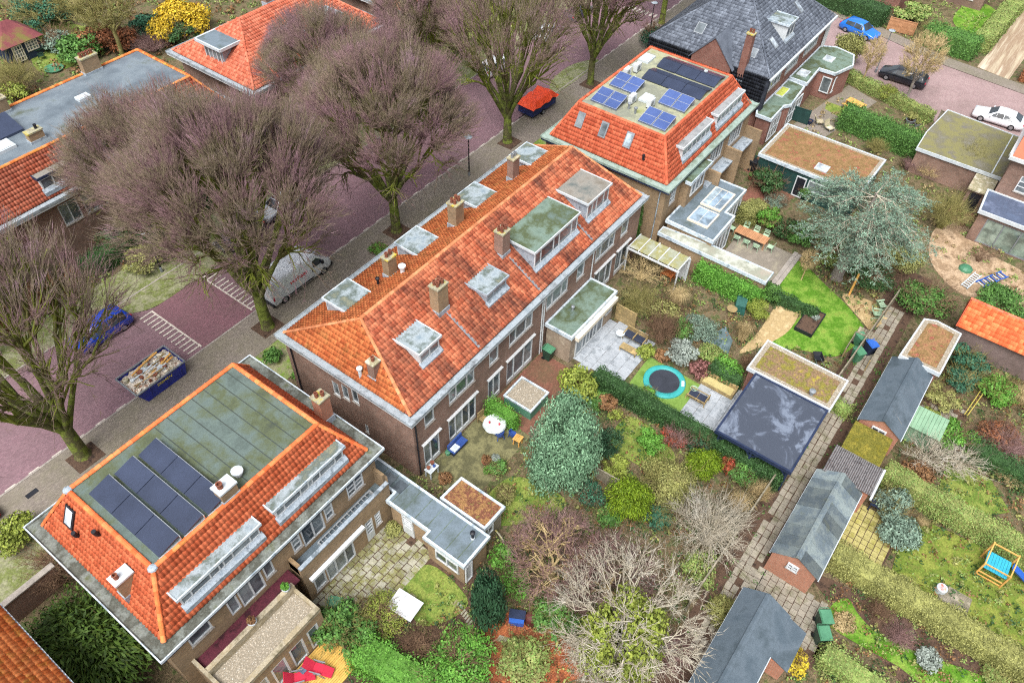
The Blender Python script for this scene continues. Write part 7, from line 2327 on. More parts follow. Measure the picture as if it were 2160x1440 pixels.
bin_((67.6, 19.2), 0, M_PLDKGREEN, M_PLDKGREEN, 'green bin in the yard behind the blue panel house', 1.1)
bin_((67.0, 18.7), 0, M_BLACK, M_BLACK, 'black bin in the yard behind the blue panel house', 1.1)
bs = thing('bin_enclosure', 'open wooden enclosure around three bins beside the lawn', 'enclosure', (*(49.51,1.16), 0))
c = (49.51,1.16)
for x, y, sx, sy, h in ((.9, .2, .06, 2.0, 1.3), (-.2, 1.15, 2.2, .06, 1.1), (-.2, -.85, 2.2, .06, 1.1)):
    L('wall', MB().box(x - sx / 2, x + sx / 2, y - sy / 2, y + sy / 2, 0, h), M_WOOD_G, bs)
for i in range(9):
    L('roof_reed', MB().box(.95 + .0, 1.75, -.85 + i * .22, -.66 + i * .22, 1.15, 1.22 + R.uniform(0, .03)), M_WOOD_G, bs)
for x, y in ((1.7, 1.1), (1.7, -.8), (-1.3, 1.1), (-1.3, -.8)):
    L('post', MB().box(x - .04, x + .04, y - .04, y + .04, 0, 1.2), M_WOOD, bs)

tm = thing('trampoline', 'sunken round trampoline with teal safety pad in artificial lawn', 'trampoline', (*(37.5,12.21), 0))
rg = MB()
n = 40
rg.add([(r * math.cos(2 * PI * k / n), r * math.sin(2 * PI * k / n), z) for r, z in ((1.62, .02), (1.62, .14), (1.56, .18), (1.2, .19), (1.16, .12)) for k in range(n)],
       [(i * n + k, i * n + (k + 1) % n, (i + 1) * n + (k + 1) % n, (i + 1) * n + k) for i in range(4) for k in range(n)])
smooth(L('safety_pad', rg, M_PLTEAL, tm))
L('jump_mat', MB().lathe([(1.19, .1), (1.19, .13), (.6, .115), (.02, .11)], n=40), M_MESHBLACK, tm)
L('label_patch', MB().box(-.28, .28, -1.5, -1.28, .19, .2), M_EDGE_W, tm).rotation_euler = (0, 0, .45)


def slat_seat(o, w, d, h, bh, m, cush=None, arms=True, legm=None):
    """slatted garden seat facing -Y locally"""
    for x in (-w / 2, w / 2):
        for y, z in ((-d / 2, h + (.2 if arms else 0)), (d / 2, bh)):
            L('leg', MB().box(x - .03, x + .03, y - .03, y + .03, 0, z), legm or m, o)
        if arms:
            L('armrest', MB().box(x - .04, x + .04, -d / 2 - .02, d / 2 + .02, h + .2, h + .24), m, o)
    n = max(3, int(d / .11))
    for i in range(n):
        y = -d / 2 + i * d / n
        L('seat_slat', MB().box(-w / 2 + .03, w / 2 - .03, y, y + d / n - .02, h - .03, h), m, o)
    n = max(3, int(w / .1))
    for i in range(n):
        x = -w / 2 + .03 + i * (w - .06) / n
        L('back_slat', MB().box(x, x + (w - .06) / n - .025, d / 2 - .02, d / 2 + .02, h + .05, bh), m, o)
    L('back_rail', MB().box(-w / 2, w / 2, d / 2 - .03, d / 2 + .03, bh, bh + .05), m, o)
    if cush:
        L('cushion', MB().box(-w / 2 + .06, w / 2 - .06, -d / 2, d / 2 - .06, h, h + .1), cush, o)


def table(o, w, d, h, m, plank=.14, legm=None, r=.04):
    n = max(1, int(d / plank))
    for i in range(n):
        y = -d / 2 + i * d / n
        L('table_plank', MB().box(-w / 2, w / 2, y, y + d / n - .012, h - .04, h), m, o)
    for x in (-w / 2 + .08, w / 2 - .08):
        for y in (-d / 2 + .08, d / 2 - .08):
            L('leg', MB().box(x - r, x + r, y - r, y + r, 0, h - .04), legm or m, o)


def chair(o, m, s=.45, h=.46, bh=.88, slat=True):
    for x in (-s / 2, s / 2):
        for y in (-s / 2, s / 2):
            L('leg', MB().beam((x * .95, y * .95, h), (x * 1.15, y * 1.2, 0), .035), m, o)
    L('seat', MB().box(-s / 2, s / 2, -s / 2, s / 2, h - .03, h + .01), m, o)
    for x in (-s / 2 + .02, s / 2 - .02):
        L('back_post', MB().beam((x, s / 2, h), (x, s / 2 + .1, bh), .03), m, o)
    for k in range(3):
        z = h + .14 + k * .13
        L('back_slat', MB().box(-s / 2, s / 2, s / 2 + (z - h) * .22 - .012, s / 2 + (z - h) * .22 + .012, z, z + .07), m, o)


A90 = PI / 2
o = thing('garden_bench', 'slatted wooden double seat with black cushions on the grey terrace', 'bench', (*(39.81,16.23), 0), -A90)
slat_seat(o, 1.8, .75, .4, .85, M_WOOD, mat('cushion_black', ['#2a3040', '#343a4a'], 1, .8, .2))
L('middle_armrest', MB().box(-.04, .04, -.38, .38, .45, .66), M_WOOD, o)
o = thing('coffee_table', 'low wooden slatted table before the double garden seat', 'table', (*(38.48,15.97), 0), 0)
table(o, .65, 1.5, .4, M_WOOD, .5)
o = thing('side_table', 'small round white metal table beside the fence panel', 'table', (*(39.34,17.33), 0))
L('table_top', MB().lathe([(.34, .5), (.36, .53), (.36, .56), (.32, .56), (.3, .54)], n=20), M_EDGE_W, o)
for k in range(3):
    t = k * 2.1
    L('leg', MB().tube([(.28 * math.cos(t), .28 * math.sin(t), 0), (.1 * math.cos(t + 1), .1 * math.sin(t + 1), .5)], .02), M_EDGE_W, o)
o = thing('lounge_sofa', 'chunky wooden lounge sofa on the paved seating area', 'sofa', (*(39.53,8.69), 0), -A90)
L('base', MB().box(-1.35, 1.35, -.45, .45, .05, .38), M_WOOD, o)
L('backrest', MB().box(-1.35, 1.35, .3, .45, .38, .78), M_WOOD, o)
for x in (-1.35, 1.2):
    L('armrest', MB().box(x, x + .15, -.45, .3, .38, .62), M_WOOD, o)
L('seat_pad', MB().box(-1.18, 1.18, -.44, .28, .38, .44), mat('faded_wood_pad', ['#b8ab78', '#a89a68'], 1.5, .85, .2), o)
o = thing('lounge_chair', 'wooden framed lounge chair with black seat pads', 'chair', (*(37.57,9.44), 0), PI)
slat_seat(o, .85, 1.5, .32, .72, M_WOOD)
for y in (-.68, .02):
    L('cushion', MB().box(-.36, .36, y, y + .64, .33, .42), bpy.data.materials['cushion_black'], o)
o = thing('planter_bucket', 'pale metal bucket beside the lounge sofa', 'bucket', (*(38.04,10.01), 0))
L('bucket', MB().lathe([(.18, 0), (.26, .42), (.29, .44), (.27, .45), (.2, .3)], n=14), M_MINT, o)
L('handle', MB().tube([(-.27, 0, .43), (0, .05, .55), (.27, 0, .43)], .012), M_GREY, o)
o = thing('dining_table', 'wooden table in the shade under the dark pergola', 'table', (35.0, 4.6, 0))
table(o, .9, 2.0, .75, M_WOOD_T)

# round table with white cloth
o = thing('round_table', 'round garden table with pale cloth and two red candles', 'table', (*(26.1,19.8), 0))
L('tabletop', MB().lathe([(.78, .7), (.8, .72), (.8, .74)], n=28), M_GREY, o)
L('pedestal', MB().lathe([(.3, 0), (.3, .04), (.06, .08), (.06, .7)], n=12), M_GREY, o)
cl = MB()
nn_ = 36
cl.add([(0, 0, .752)] + [(r * (1 + .03 * math.sin(k * 5) * (r > .7)) * math.cos(2 * PI * k / nn_), r * math.sin(2 * PI * k / nn_), z) for r, z in ((.4, .752), (.8, .75), (.86, .62)) for k in range(nn_)],
       [(0, 1 + k, 1 + (k + 1) % nn_) for k in range(nn_)] + [(1 + i * nn_ + k, 1 + (i + 1) * nn_ + k, 1 + (i + 1) * nn_ + (k + 1) % nn_, 1 + i * nn_ + (k + 1) % nn_) for i in range(2) for k in range(nn_)])
tc = (26.1,19.8)
for v_ in range(len(cl.v)):
    cl.v[v_] = (cl.v[v_][0] + tc[0], cl.v[v_][1] + tc[1], cl.v[v_][2])
solo('tablecloth', cl, mat('tablecloth_pale', ['#c9d2d0', '#b5bfbc'], 2, .85, .2, grain=.1), 'pale cloth draped over the round garden table', 'tablecloth')
for dx, dy, lb in ((-.2, .3, 'red candle at the rear of the round table'), (.1, -.35, 'red candle at the front of the round table')):
    solo('candle', MB().lathe([(.07, 0), (.07, .13), (.05, .14)], (tc[0] + dx, tc[1] + dy, .757), 10), M_REDCLOTH, lb, 'candle')


def tub_chair(p, rz, m, label):
    o = thing('tub_chair', label, 'chair', (*p[:2], 0), rz)
    L('seat', MB().lathe([(.24, .38), (.27, .42), (.1, .44)], n=14), m, o)
    k = 12
    ring = []
    for i in range(k + 1):
        t = -.5 + (PI + 1.0) * i / k
        ring += [(.3 * math.cos(t), .3 * math.sin(t), .4), (.33 * math.cos(t), .33 * math.sin(t), .66 + .14 * math.sin(max(0, min(PI, t)))), (.29 * math.cos(t), .29 * math.sin(t), .66 + .14 * math.sin(max(0, min(PI, t)))), (.26 * math.cos(t), .26 * math.sin(t), .4)]
    L('backrest', MB().add(ring, [(i * 4 + a, i * 4 + (a + 1) % 4, (i + 1) * 4 + (a + 1) % 4, (i + 1) * 4 + a) for i in range(k) for a in range(4)]), m, o)
    for x in (-.2, .2):
        for y in (-.2, .2):
            L('leg', MB().beam((x, y, .4), (x * 1.3, y * 1.3, 0), .05), m, o)


tub_chair((25.77,19.08), 2.6, M_BLUECLOTH, 'blue plastic chair tucked against the round table')
tub_chair((26.35,18.32), 1.4, M_BLUECLOTH, 'blue plastic chair standing right of the round table')
o = thing('deck_chair', 'weathered slatted wooden chair behind the round table', 'chair', (*(26.11,20.82), 0), -.1)
slat_seat(o, .6, .55, .42, 1.05, M_WOOD, arms=False)
o = thing('garden_bench', 'navy plastic bench against the brick wall', 'bench', (*(23.2,20.87), 0), 0)
L('seat', MB().box(-.75, .75, -.35, .2, .4, .48), M_BLUECLOTH, o)
L('backrest', MB().box(-.75, .75, .2, .3, .48, .9), M_BLUECLOTH, o)
L('base', MB().box(-.7, .7, -.25, .22, .0, .4), M_NAVY, o)
L('cushion', MB().box(-.65, -.05, -.32, .16, .485, .55), M_EDGE_W, o)
o = thing('side_table', 'small wooden table half hidden by the pale conifer', 'table', (*(26.13,17.74), 0), .1)
table(o, .6, .6, .7, M_WOOD_N)
o = thing('potting_table', 'white slatted potting table at the brick corner', 'table', (20.5, 20.9, 0), 0)
table(o, .9, .6, .8, M_EDGE_W)
for x, y, s in ((-.2, .1, .12), (.15, -.1, .1), (.25, .15, .14)):
    solo('flower_pot', MB().lathe([(s * .7, 0), (s, s * 1.6), (s * 1.1, s * 1.7), (s * .8, s * 1.7)], (20.5 + x, 20.9 + y, .805), 10), M_TERRA if s > .11 else M_BLUECLOTH,
         {.12: 'blue flower pot on the white potting table', .1: 'smallest blue flower pot on the white potting table', .14: 'terracotta flower pot on the white potting table'}[s], 'flower pot')
o = thing('watering_can', 'mint green watering can beside the navy bench', 'watering can', (*(22.42,21.09), 0), .4)
L('can', MB().lathe([(.18, 0), (.2, .3), (.12, .36)], n=12), M_PLGREEN, o)
L('spout', MB().tube([(.18, 0, .1), (.42, 0, .36)], [.03, .02]), M_PLGREEN, o)
L('handle', MB().tube([(-.18, 0, .1), (-.3, 0, .28), (-.05, 0, .42)], .016), M_PLGREEN, o)


def pot(p, r, h, m, label, pl=None):
    o = thing('plant_pot', label, 'plant pot', (*p[:2], p[2] if len(p) > 2 else 0))
    L('pot', MB().lathe([(r * .7, 0), (r, h), (r * 1.08, h + .03), (r * .85, h + .03), (r * .8, h - .05)], n=14), m, o)
    L('soil', MB().lathe([(r * .8, h - .06), (r * .5, h - .04)], n=10), M_SOIL, o)
    if pl:
        c = link('plant', PROTO['small'][0], LM[pl], o)
        c.scale = (r * 1.25, r * 1.25, r * 2.2)
        c.location = (0, 0, h - .05)


pot((23.42,18.45), .32, .35, M_TERRA, 'terracotta pot of dead stems on the mossy terrace', 'brown')
pot((23.92,18), .3, .32, M_GREY, 'grey pot of white flowers on the mossy terrace', 'silver')
pot((24.43,14.26), .2, .3, M_CREAM, 'cream ringed pot beside the small lawn')
pot((8.0, 20.6, 4.0), .24, .26, M_EDGE_W, 'white planter with green leaves on the balcony wall', 'bright')
pot((5.6, 20.6, 4.0), .24, .26, M_EDGE_W, 'white planter with withered plant on the balcony wall', 'brown')
pot((85.59,8.89), .5, .55, M_GREY, 'large grey planter bowl beside the picnic lawn', 'olive')
pot((85.52,8.09), .28, .4, M_GREY, 'small grey pot beside the large planter bowl', 'olive')
pot((78.69,17.45), .3, .45, M_NAVY, 'navy pot at the trellis by the villa')
pot((16.27,8.64), .3, .2, M_CONC, 'grey stone bowl among the red leaves')
pot((24.6,8.7), .25, .3, M_TERRA, 'terracotta pot among the bare twigs')
pot((65.52,18.23), .25, .35, M_TERRA, 'terracotta pot on the brick yard', 'green')

o = thing('garden_table', 'white rectangular table on the patchy grass', 'table', (*(12.26,15.91), 0), .0)
mb = MB().box(-.68, .68, -.9, .9, .68, .74)
L('tabletop', mb, M_WHITE, o).rotation_euler = (0, 0, .1)
for x in (-.5, .5):
    for y in (-.7, .7):
        L('leg', MB().box(x - .04, x + .04, y - .04, y + .04, 0, .68), M_GREY, o)


def recliner(p, rz, label):
    o = thing('deck_recliner', label, 'chair', (*p[:2], p[2] if len(p) > 2 else .1), rz)
    L('seat', MB().add([(-.3, -.3, .38), (.3, -.3, .38), (.3, .3, .34), (-.3, .3, .34), (-.3, -.3, .33), (.3, -.3, .33), (.3, .3, .29), (-.3, .3, .29)], [(0, 1, 2, 3), (7, 6, 5, 4), (0, 4, 5, 1), (1, 5, 6, 2), (2, 6, 7, 3), (3, 7, 4, 0)]), M_REDCLOTH, o)
    L('backrest', MB().add([(-.3, .3, .36), (.3, .3, .36), (.3, .75, .95), (-.3, .75, .95), (-.3, .35, .32), (.3, .35, .32), (.3, .8, .92), (-.3, .8, .92)], [(0, 1, 2, 3), (7, 6, 5, 4), (0, 4, 5, 1), (1, 5, 6, 2), (2, 6, 7, 3), (3, 7, 4, 0)]), M_REDCLOTH, o)
    L('leg_rest', MB().add([(-.28, -.85, .2), (.28, -.85, .2), (.3, -.3, .37), (-.3, -.3, .37), (-.28, -.85, .16), (.28, -.85, .16), (.3, -.3, .33), (-.3, -.3, .33)], [(0, 1, 2, 3), (7, 6, 5, 4), (0, 4, 5, 1), (1, 5, 6, 2), (2, 6, 7, 3), (3, 7, 4, 0)]), M_REDCLOTH, o)
    for x in (-.34, .34):
        L('armrest', MB().box(x - .03, x + .03, -.3, .4, .55, .59), M_GREY, o)
        L('leg', MB().beam((x, -.5, 0), (x, .35, .57), .03), M_GREY, o)
        L('leg', MB().beam((x, .55, 0), (x, -.3, .57), .03), M_GREY, o)


recliner((*(6.57,17.39,0.4), .1)[:2] + (.1,), .4, 'red recliner beside the round shrub on the deck')
recliner((*(5.59,17.89,0.4), .1)[:2] + (.1,), .9, 'red recliner cut by the bottom edge on the deck')
o = thing('side_table', 'small blue side table between the red recliners', 'table', (*(6.01,18.03,0.4)[:2], .1))
table(o, .42, .42, .42, M_FLAT_NAVY, .2)

# dining set on the terrace behind the ivy hedge
dt = (56.88,14.17)
o = thing('dining_table', 'long teak dining table on the grey terrace', 'table', (*dt, 0), 0)
table(o, 1.15, 3.0, .76, M_WOOD_T, .16)
for i, (dx, dy, rz, lb) in enumerate((
        (-.85, 1.0, A90, 'first mint chair of the near row counted from the glass doors'), (-.85, .05, A90, 'second mint chair of the near row counted from the glass doors'), (-.85, -.9, A90, 'third mint chair of the near row counted from the glass doors'),
        (.9, 1.0, -A90, 'far row mint chair nearest the glass doors'), (.9, 0, -A90, 'middle mint chair of the far row'), (.95, -.95, -A90, 'far row mint chair farthest from the glass doors'),
        (-.15, -1.95, PI, 'mint chair at the lawn end of the teak table'), (.1, 1.95, 0, 'mint chair at the house end of the teak table'))):
    c = thing('garden_chair', lb, 'chair', (dt[0] + dx, dt[1] + dy, 0), rz, 'mint chairs around the teak table')
    chair(c, M_MINT, .5, .48, .95)

ob = thing('covered_barbecue', 'barbecue under a crumpled dark green cover', 'barbecue', (*(48.49,11.18), 0), .3)
L('cover', MB().add([(-.9, -.5, .02), (.9, -.5, .02), (.9, .5, .02), (-.9, .5, .02), (-.75, -.42, .8), (.1, -.45, 1.05), (.8, -.4, .75), (.8, .4, .8), (.1, .42, 1.1), (-.75, .4, .85)],
                    [(3, 2, 1, 0), (0, 1, 6, 5, 4), (1, 2, 7, 6), (2, 3, 9, 8, 7), (3, 0, 4, 9), (4, 5, 8, 9), (5, 6, 7, 8)]), mat('cover_green', ['#1f4a44', '#2a5a52', '#163a36'], 2, .5, .4, grain=.2), ob)
o = thing('side_table', 'small round wooden table before the covered barbecue', 'table', (*(47.31,11.43), 0))
L('table_top', MB().lathe([(.42, .6), (.42, .65), (.38, .66)], n=18), M_WOOD, o)
L('pedestal', MB().lathe([(.2, 0), (.05, .06), (.05, .6)], n=8), M_WOOD, o)
o = thing('garden_table', 'orange wooden table at the open end of the veranda', 'table', (*(47.76,17.69), 0))
table(o, .9, 1.1, .75, mat('orange_wood', ['#b5693a', '#a05a30'], 2, .7, .3, grain=.15))
o = thing('planter_box', 'black planter box of soil and herbs on the lawn', 'planter', (*(50.35,5.79), 0))
for bx_ in ((-1.5, 1.5, -.75, -.68), (-1.5, 1.5, .68, .75), (-1.5, -1.43, -.68, .68), (1.43, 1.5, -.68, .68)):
    L('side_board', MB().box(*bx_, 0, .36), M_BLACK, o)
L('soil', MB().box(-1.43, 1.43, -.68, .68, 0, .3), M_SOIL, o)
c = link('plant', PROTO['small'][1], LM['silver'], o)
c.scale, c.location = (.4, .4, .6), (.5, -.25, .28)
solo('garden_post', MB().beam((*(55.67,4.4), -.02), (*(55.67,4.4), 2.4), .16), M_WOOD_N, 'upright new wooden post beside the cedar', 'post')


def adirondack(p, rz, label):
    o = thing('adirondack_chair', label, 'chair', (*p[:2], 0), rz)
    for i in range(5):
        x = -.28 + i * .115
        L('back_slat', MB().beam((x + .05, .25, .3), (x + .05, .62, 1.0 - abs(i - 2) * .05), .1, .03), M_MINT, o)
        L('seat_slat', MB().box(-.3, .3, -.32 + i * .115, -.225 + i * .115, .36 - i * .015, .39 - i * .015), M_MINT, o)
    for x in (-.36, .36):
        L('armrest', MB().box(x - .07, x + .07, -.4, .35, .55, .58), M_MINT, o)
        L('leg', MB().box(x - .03, x + .03, -.36, -.28, 0, .55), M_MINT, o)
        L('leg', MB().beam((x, -.3, .36), (x, .5, .0), .06), M_MINT, o)


adirondack((55.76,1.72), .9, 'mint garden chair nearer the fence corner on the sand')
adirondack((54.54,1.66), .4, 'mint garden chair nearer the lawn on the sand')


def ladder(p, q, w, m, label, n=9):
    p, q = Vector(p), Vector(q)
    d = (q - p)
    s = Vector((-d.y, d.x, 0)).normalized() * w / 2
    c = (p + q) / 2
    o = thing('ladder', label, 'ladder', (c.x, c.y, 0))
    for k in (-1, 1):
        W('rail', MB().beam(p + s * k, q + s * k, .09, .12), m, o)
    for i in range(n):
        t = (i + .5) / n
        W('rung', MB().beam(p + d * t - s, p + d * t + s, .09, .05), m if i % 2 else M_EDGE_W, o)


ladder((*(63.88,-4.18), .12), (*(66.67,-5.59), .12), .75, M_PLBLUE, 'blue ladder lying on the bare earth', 10)
ladder((*(62.72,-3.18), .12), (*(65.19,-3.72), .12), .55, M_EDGE_W, 'white ladder lying left of the blue ladder', 8)
o = thing('tarp_heap', 'crumpled green tarpaulin heap on the bare earth', 'tarpaulin', (*(65.28,-2.64), 0))
c = L('tarpaulin', MB().lathe([(.62, 0), (.55, .2), (.35, .36), (.1, .42)], n=9), M_PLGREEN, o)
o = thing('wheelbarrow', 'black wheelbarrow leaning by the mossy shed roof', 'wheelbarrow', (*(46.76,3.73), 0), .6)
L('tray', MB().add([(-.3, -.25, .35), (.3, -.25, .35), (.3, .25, .35), (-.3, .25, .35), (-.45, -.36, .62), (.5, -.36, .62), (.5, .36, .62), (-.45, .36, .62)], [(3, 2, 1, 0), (0, 1, 5, 4), (1, 2, 6, 5), (2, 3, 7, 6), (3, 0, 4, 7)]), M_BLACK, o)
for y in (-.25, .25):
    L('handle', MB().tube([(-1.0, y, .6), (.2, y, .3), (.6, y * .3, .2)], .02), M_GREY, o)
L('wheel', MB().tube([(.65, -.05, .2), (.65, .05, .2)], .2, 12), M_TYRE, o)

ms = thing('tool_shed', 'mint green painted low shed beside the dark felt gable roof', 'shed', (44.4, -5.0, 0))
L('wall', MB().box(-.9, .9, -1.0, 1.0, 0, 1.7), M_MINTSHED, ms)
for i in range(9):
    y = -1.15 + i * .255
    L('roof_board', MB().add([(-1.05, y, 1.65), (1.05, y, 1.85), (1.05, y + .235, 1.85), (-1.05, y + .235, 1.65), (-1.05, y, 1.7), (1.05, y, 1.9), (1.05, y + .235, 1.9), (-1.05, y + .235, 1.7)], [(3, 2, 1, 0), (4, 5, 6, 7), (0, 1, 5, 4), (1, 2, 6, 5), (2, 3, 7, 6), (3, 0, 4, 7)]), M_MINTSHED, ms)
for i, (a, b) in enumerate((((48.25,-7.08), (51.97,-7.48)), ((48.29,-7.28), (51.81,-7.73)))):
    solo('bamboo_cane', MB().tube([(*a, .35), (*b, .6)], .04), mat('bamboo', ['#b8a856', '#a09448'], 2, .6, .3), ('left of two long bamboo canes leaning over the bed', 'right of two long bamboo canes leaning over the bed')[i], 'cane')

# play tower with slide
pt = thing('play_tower', 'small wooden play tower with turquoise platform and blue slide', 'play tower', (*(36.67,-11.99), 0), 0)
for x in (-.75, .75):
    for y in (-.75, .75):
        L('post', MB().box(x - .05, x + .05, y - .05, y + .05, 0, 1.9 if x > 0 else 1.5), M_WOOD_N, pt)
for i in range(8):
    L('platform_board', MB().box(-.7, .7, -.7 + i * .175, -.54 + i * .175, .95, 1.0), mat('turquoise_board', ['#2f9ab5', '#3aa8c2'], 1.5, .5, .3, island=.06), pt)
for p, q in (((-.75, -.75, 1.45), (-.75, .75, 1.45)), ((-.75, -.75, .5), (-.75, .75, .5)), ((.75, -.75, 1.8), (.75, .75, 1.8)), ((-.75, .75, 1.45), (.75, .75, 1.85)), ((-.75, -.75, 1.45), (.75, -.75, 1.85)), ((-.75, -.75, .15), (-.75, .75, .15))):
    L('rail', MB().beam(p, q, .07), M_WOOD_N, pt)
sl = MB()
prof = [(-.8, 1.0), (-1.3, .75), (-1.7, .5), (-2.2, .32), (-2.6, .12), (-2.9, .1)]
for k, (y, z) in enumerate(prof):
    sl.add([(.62, y, z + .18), (.56, y, z), (.2, y, z), (.14, y, z + .18), (.18, y, z + .18), (.23, y, z + .04), (.53, y, z + .04), (.58, y, z + .18)], [])
for k in range(len(prof) - 1):
    b = k * 8
    sl.f += [(b + i, b + (i + 1) % 8, b + 8 + (i + 1) % 8, b + 8 + i) for i in range(8)]
L('slide', sl, M_PLBLUE, pt)
o = thing('drum', 'white tin drum with orange lid motif on the lawn', 'drum', (*(33.4,-9.79), 0))
L('barrel', MB().lathe([(.33, 0), (.33, .42), (.3, .45), (.28, .44)], n=18), M_EDGE_W, o)
L('lid', MB().lathe([(.29, .44), (.15, .47), (.02, .475)], n=14), mat('drum_lid', ['#c99068', '#b5b8c0', '#c8603a'], 5, .6, .3), o)
o = thing('cellar_hatch', 'weathered double wooden hatch lying on the lawn edge', 'hatch', (*(33.34,-10.68), 0), 0)
for i in range(12):
    x = -.62 + i * .105
    L('plank', MB().box(x, x + .095, -.85, .85, .1, .15), M_WOOD_G, o)
L('frame', MB().box(-.66, .66, -.9, .9, .0, .1), M_WOOD_G, o)
o = thing('potting_bench', 'navy workbench with wire frame behind the lean-to', 'bench', (36.6, -4.6, 0), 0)
table(o, .9, 1.1, .8, M_NAVY, .3)
L('frame', MB().beam((.1, -.5, 1.0), (.1, .5, 1.0), .05).beam((.9, -.5, 1.0), (.9, .5, 1.0), .05), M_WOOD, o)
o = thing('crate', 'blue plastic crate under a dark sheet beside the columnar conifer', 'crate', (*(15.8,10.16), 0), .5)
L('crate_body', MB().box(-.35, .35, -.45, .45, 0, .5), M_PLBLUE, o)
L('sheet', MB().box(-.1, .45, -.5, .5, .5, .56), M_NAVY, o)
o = thing('compost_bin', 'brown lidded compost bin beside the blue crate', 'bin', (*(16.27,9.45), 0), .4)
L('body', MB().lathe([(.42, 0), (.34, .7)], n=8), mat('brown_plastic', ['#5a2f2a', '#482622'], 1, .5, .4), o)
L('lid', MB().lathe([(.37, .7), (.3, .8), (.05, .84)], n=8), bpy.data.materials['brown_plastic'], o)
o = thing('table_disc', 'olive round tabletop leaning on the garage corner', 'tabletop', (*(19.32,14.19), 0), -.3)
L('disc', MB().tube([(0, 0, .55), (.08, 0, .57)], .52, 22), M_MOSSCAP, o)
L('stand', MB().box(.08, .16, -.2, .2, 0, .6), M_WOOD_G, o)

# picnic set and chairs by the villa
o = thing('picnic_table', 'new yellow wood picnic table with two benches', 'table', (*(84.91,14.84), 0), -.25)
table(o, .95, 1.9, .75, M_WOOD_N, .18)
for x in (-.85, .85):
    L('bench_seat', MB().box(x - .16, x + .16, -.95, .95, .42, .46), M_WOOD_N, o)
    for y in (-.7, .7):
        L('bench_leg', MB().box(x - .04, x + .04, y - .04, y + .04, 0, .42), M_WOOD_N, o)
for p, rz, lb in (((79.35,16.64), .6, 'grey lounge chair nearer the villa wall'), ((78.88,15.33), -.4, 'grey lounge chair nearer the tall hedge')):
    o = thing('lounge_chair', lb, 'chair', (*p, 0), rz)
    L('seat', MB().box(-.35, .35, -.4, .3, .3, .4), M_CONC, o)
    L('backrest', MB().add([(-.35, .3, .35), (.35, .3, .35), (.35, .6, 1.0), (-.35, .6, 1.0), (-.35, .38, .3), (.35, .38, .3), (.35, .68, .97), (-.35, .68, .97)], [(0, 1, 2, 3), (7, 6, 5, 4), (0, 4, 5, 1), (1, 5, 6, 2), (2, 6, 7, 3), (3, 7, 4, 0)]), M_CONC, o)
    for x in (-.32, .32):
        for y in (-.35, .3):
            L('leg', MB().box(x - .03, x + .03, y - .03, y + .03, 0, .3), M_GREY, o)
o = thing('garden_hose', 'yellow garden hose coiled on a stand in the brick yard', 'hose', (*(65.33,17.22), 0), .3)
for k in range(3):
    r_ = .42 - k * .05
    L('coil', MB().tube([(r_ * math.cos(t), .04 * k, .55 + r_ * math.sin(t)) for t in np.linspace(0, 2 * PI, 18)], .035, 6, False), mat('hose_yellow', ['#c2ac6a', '#ad9858'], 2, .6, .3), o)
L('stand', MB().box(-.2, .2, -.05, .15, 0, .5), M_GREY, o)
# far garden table set
o = thing('garden_table', 'dark green round table before the summerhouse', 'table', (*(35.88,94.11), 0))
L('table_top', MB().lathe([(.75, .7), (.75, .75), (.7, .76)], n=18), M_PLDKGREEN, o)
L('pedestal', MB().lathe([(.35, 0), (.08, .1), (.08, .7)], n=8), M_PLDKGREEN, o)
for p, rz, lb in (((36.06,95.48), .3, 'dark green chair nearest the summerhouse door'), ((36.75,93.58), -1.2, 'dark green chair right of the summerhouse table'), ((35.39,92.63), 2.8, 'dark green chair on the near side of the summerhouse table')):
    c = thing('garden_chair', lb, 'chair', (*p, 0), rz)
    chair(c, M_PLDKGREEN, .6, .48, .95)
o = thing('sandpit', 'green shell sandpit in the far garden', 'sandpit', (*(34.92,89.49), 0))
L('shell', MB().lathe([(.9, 0), (1.05, .22), (.95, .22), (.85, .12)], n=18), M_PLGREEN, o)


# ---------------------------------------------------------------- fences, gates, lamps
def fence(p, q, h, m, label, pitch=1.8, boards=8, name='fence', horiz=True):
    p, q = Vector((*p[:2], 0)), Vector((*q[:2], 0))
    ln = (q - p).length
    u = (q - p).normalized()
    c = (p + q) / 2
    o = thing(name, label, 'fence', (c.x, c.y, 0))
    n = max(1, round(ln / pitch))
    for i in range(n + 1):
        a = p + u * (ln * i / n)
        W('post', MB().beam(a, a + Vector((0, 0, h + .08)), .1), m, o)
        if i < n:
            b = p + u * (ln * (i + 1) / n)
            for k in range(boards):
                z = .08 + (h - .1) * k / boards
                W('board', MB().beam(a + Vector((0, 0, z + h / boards / 2)), b + Vector((0, 0, z + h / boards / 2)), .025, h / boards - .015), m, o)
            W('capping', MB().beam(a + Vector((0, 0, h)), b + Vector((0, 0, h)), .1, .04), m, o)
    return o


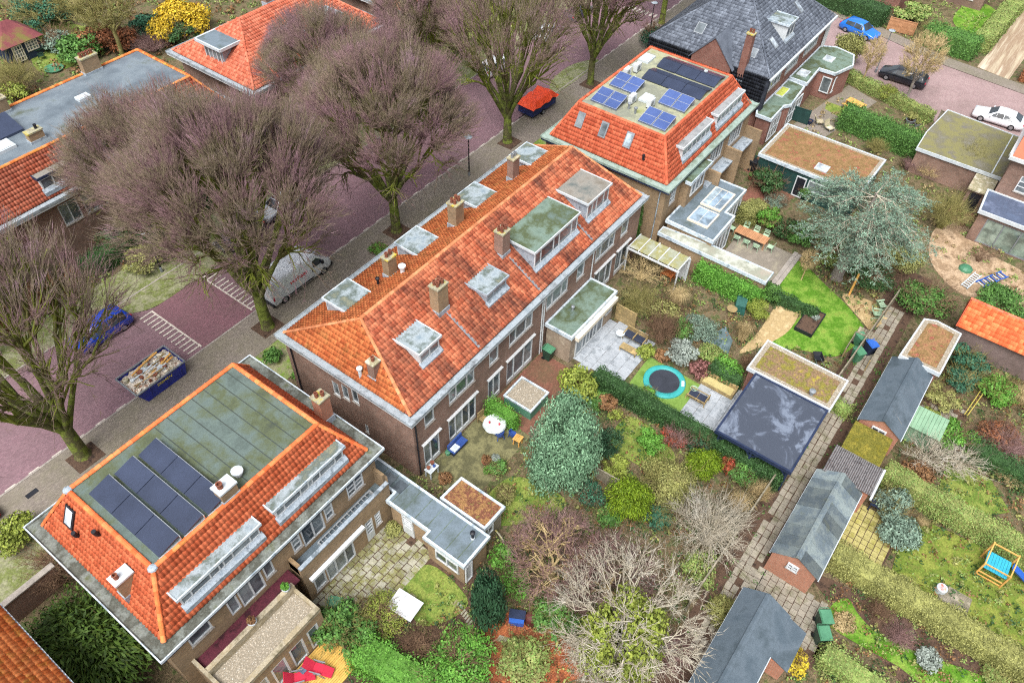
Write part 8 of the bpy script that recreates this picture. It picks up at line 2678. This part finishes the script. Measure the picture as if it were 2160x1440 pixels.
fence((43.8, 1.75), (56.8, 1.1), 1.75, M_WOOD_G, 'grey wooden fence along the alley behind the bright lawn')
fence((22.5, 2.3), (33.7, 1.9), 1.7, M_WOOD_G, 'grey wooden fence along the alley below the pergola')
fence((40.85, 18.7), (40.8, 16.9), 1.8, M_WOOD, 'tan wooden screen at the end of the white awning')
fence((27.02,11.77), (27.12,10.1), 1.4, M_WOOD_G, 'dark trellis panel beneath the pale conifer')
fence((26.9, 17.2), (27.0, 14.8), 1.6, M_WOOD_G, 'wooden divider between brick patio and mossy terrace')
fence((87.2, 6.6), (86.9, 5.2), 1.8, M_WOOD_G, 'weathered board fence beside the white car')
fence((105.7, 18.2), (106.0, 15.0), 1.7, M_WOOD_T, 'brown double gate in the hedge of the side street', 1.6, 10, 'gate')
fence((78.2, 19.3), (78.3, 17.6), 1.7, M_DKGREEN, 'dark green slatted screen beside the villa')

gt = thing('planter_box', 'gravel filled box with green sides beside the pale conifer', 'planter', (*(29.31,19.52), 0), 0)
L('box', MB().box(-1.0, 1.2, -1.3, 1.1, 0, 1.0), mat('green_stain', ['#4a7a64', '#5a8a72'], 1, .7, .3), gt)
L('gravel_top', MB().box(-.9, 1.1, -1.2, 1.0, 1.0, 1.04), M_GRAVEL, gt)
for b_ in ((-1.06, 1.26, -1.36, -1.22), (-1.06, 1.26, 1.02, 1.16), (-1.06, -.92, -1.22, 1.02), (1.12, 1.26, -1.22, 1.02)):
    L('rim', MB().box(*b_, .96, 1.12), M_EDGE, gt)


def lamp(p, h, label, arm=True):
    o = thing('street_lamp', label, 'street lamp', (*p[:2], 0))
    L('pole', MB().tube([(0, 0, 0), (0, 0, h)], [.08, .05], 8), M_BLACK if not arm else M_GREY, o)
    L('lamp_head', MB().lathe([(.06, h - .05), (.36, h + .08), (.38, h + .14), (.1, h + .24)], n=14), M_LEAD, o)
    L('base', MB().lathe([(.12, 0), (.12, .5), (.08, .55)], n=8), M_GREY, o)


lamp((48.6, 40.3), 4.3, 'black street lamp at the kerb behind the orange roof', False)
lamp((94.2, 15.6), 5.0, 'grey street lamp beside the black estate car')
lamp((21.7, 52.2), 4.3, 'black street lamp on the far verge', False)
lamp((84.0, 40.5), 4.5, 'black street lamp near the top edge', False)
dr = solo('drain_grate', MB().box(2.7, 3.5, 40.75, 41.15, .07, .08), M_BLACK, 'dark drain grate in the near pavement', 'drain')
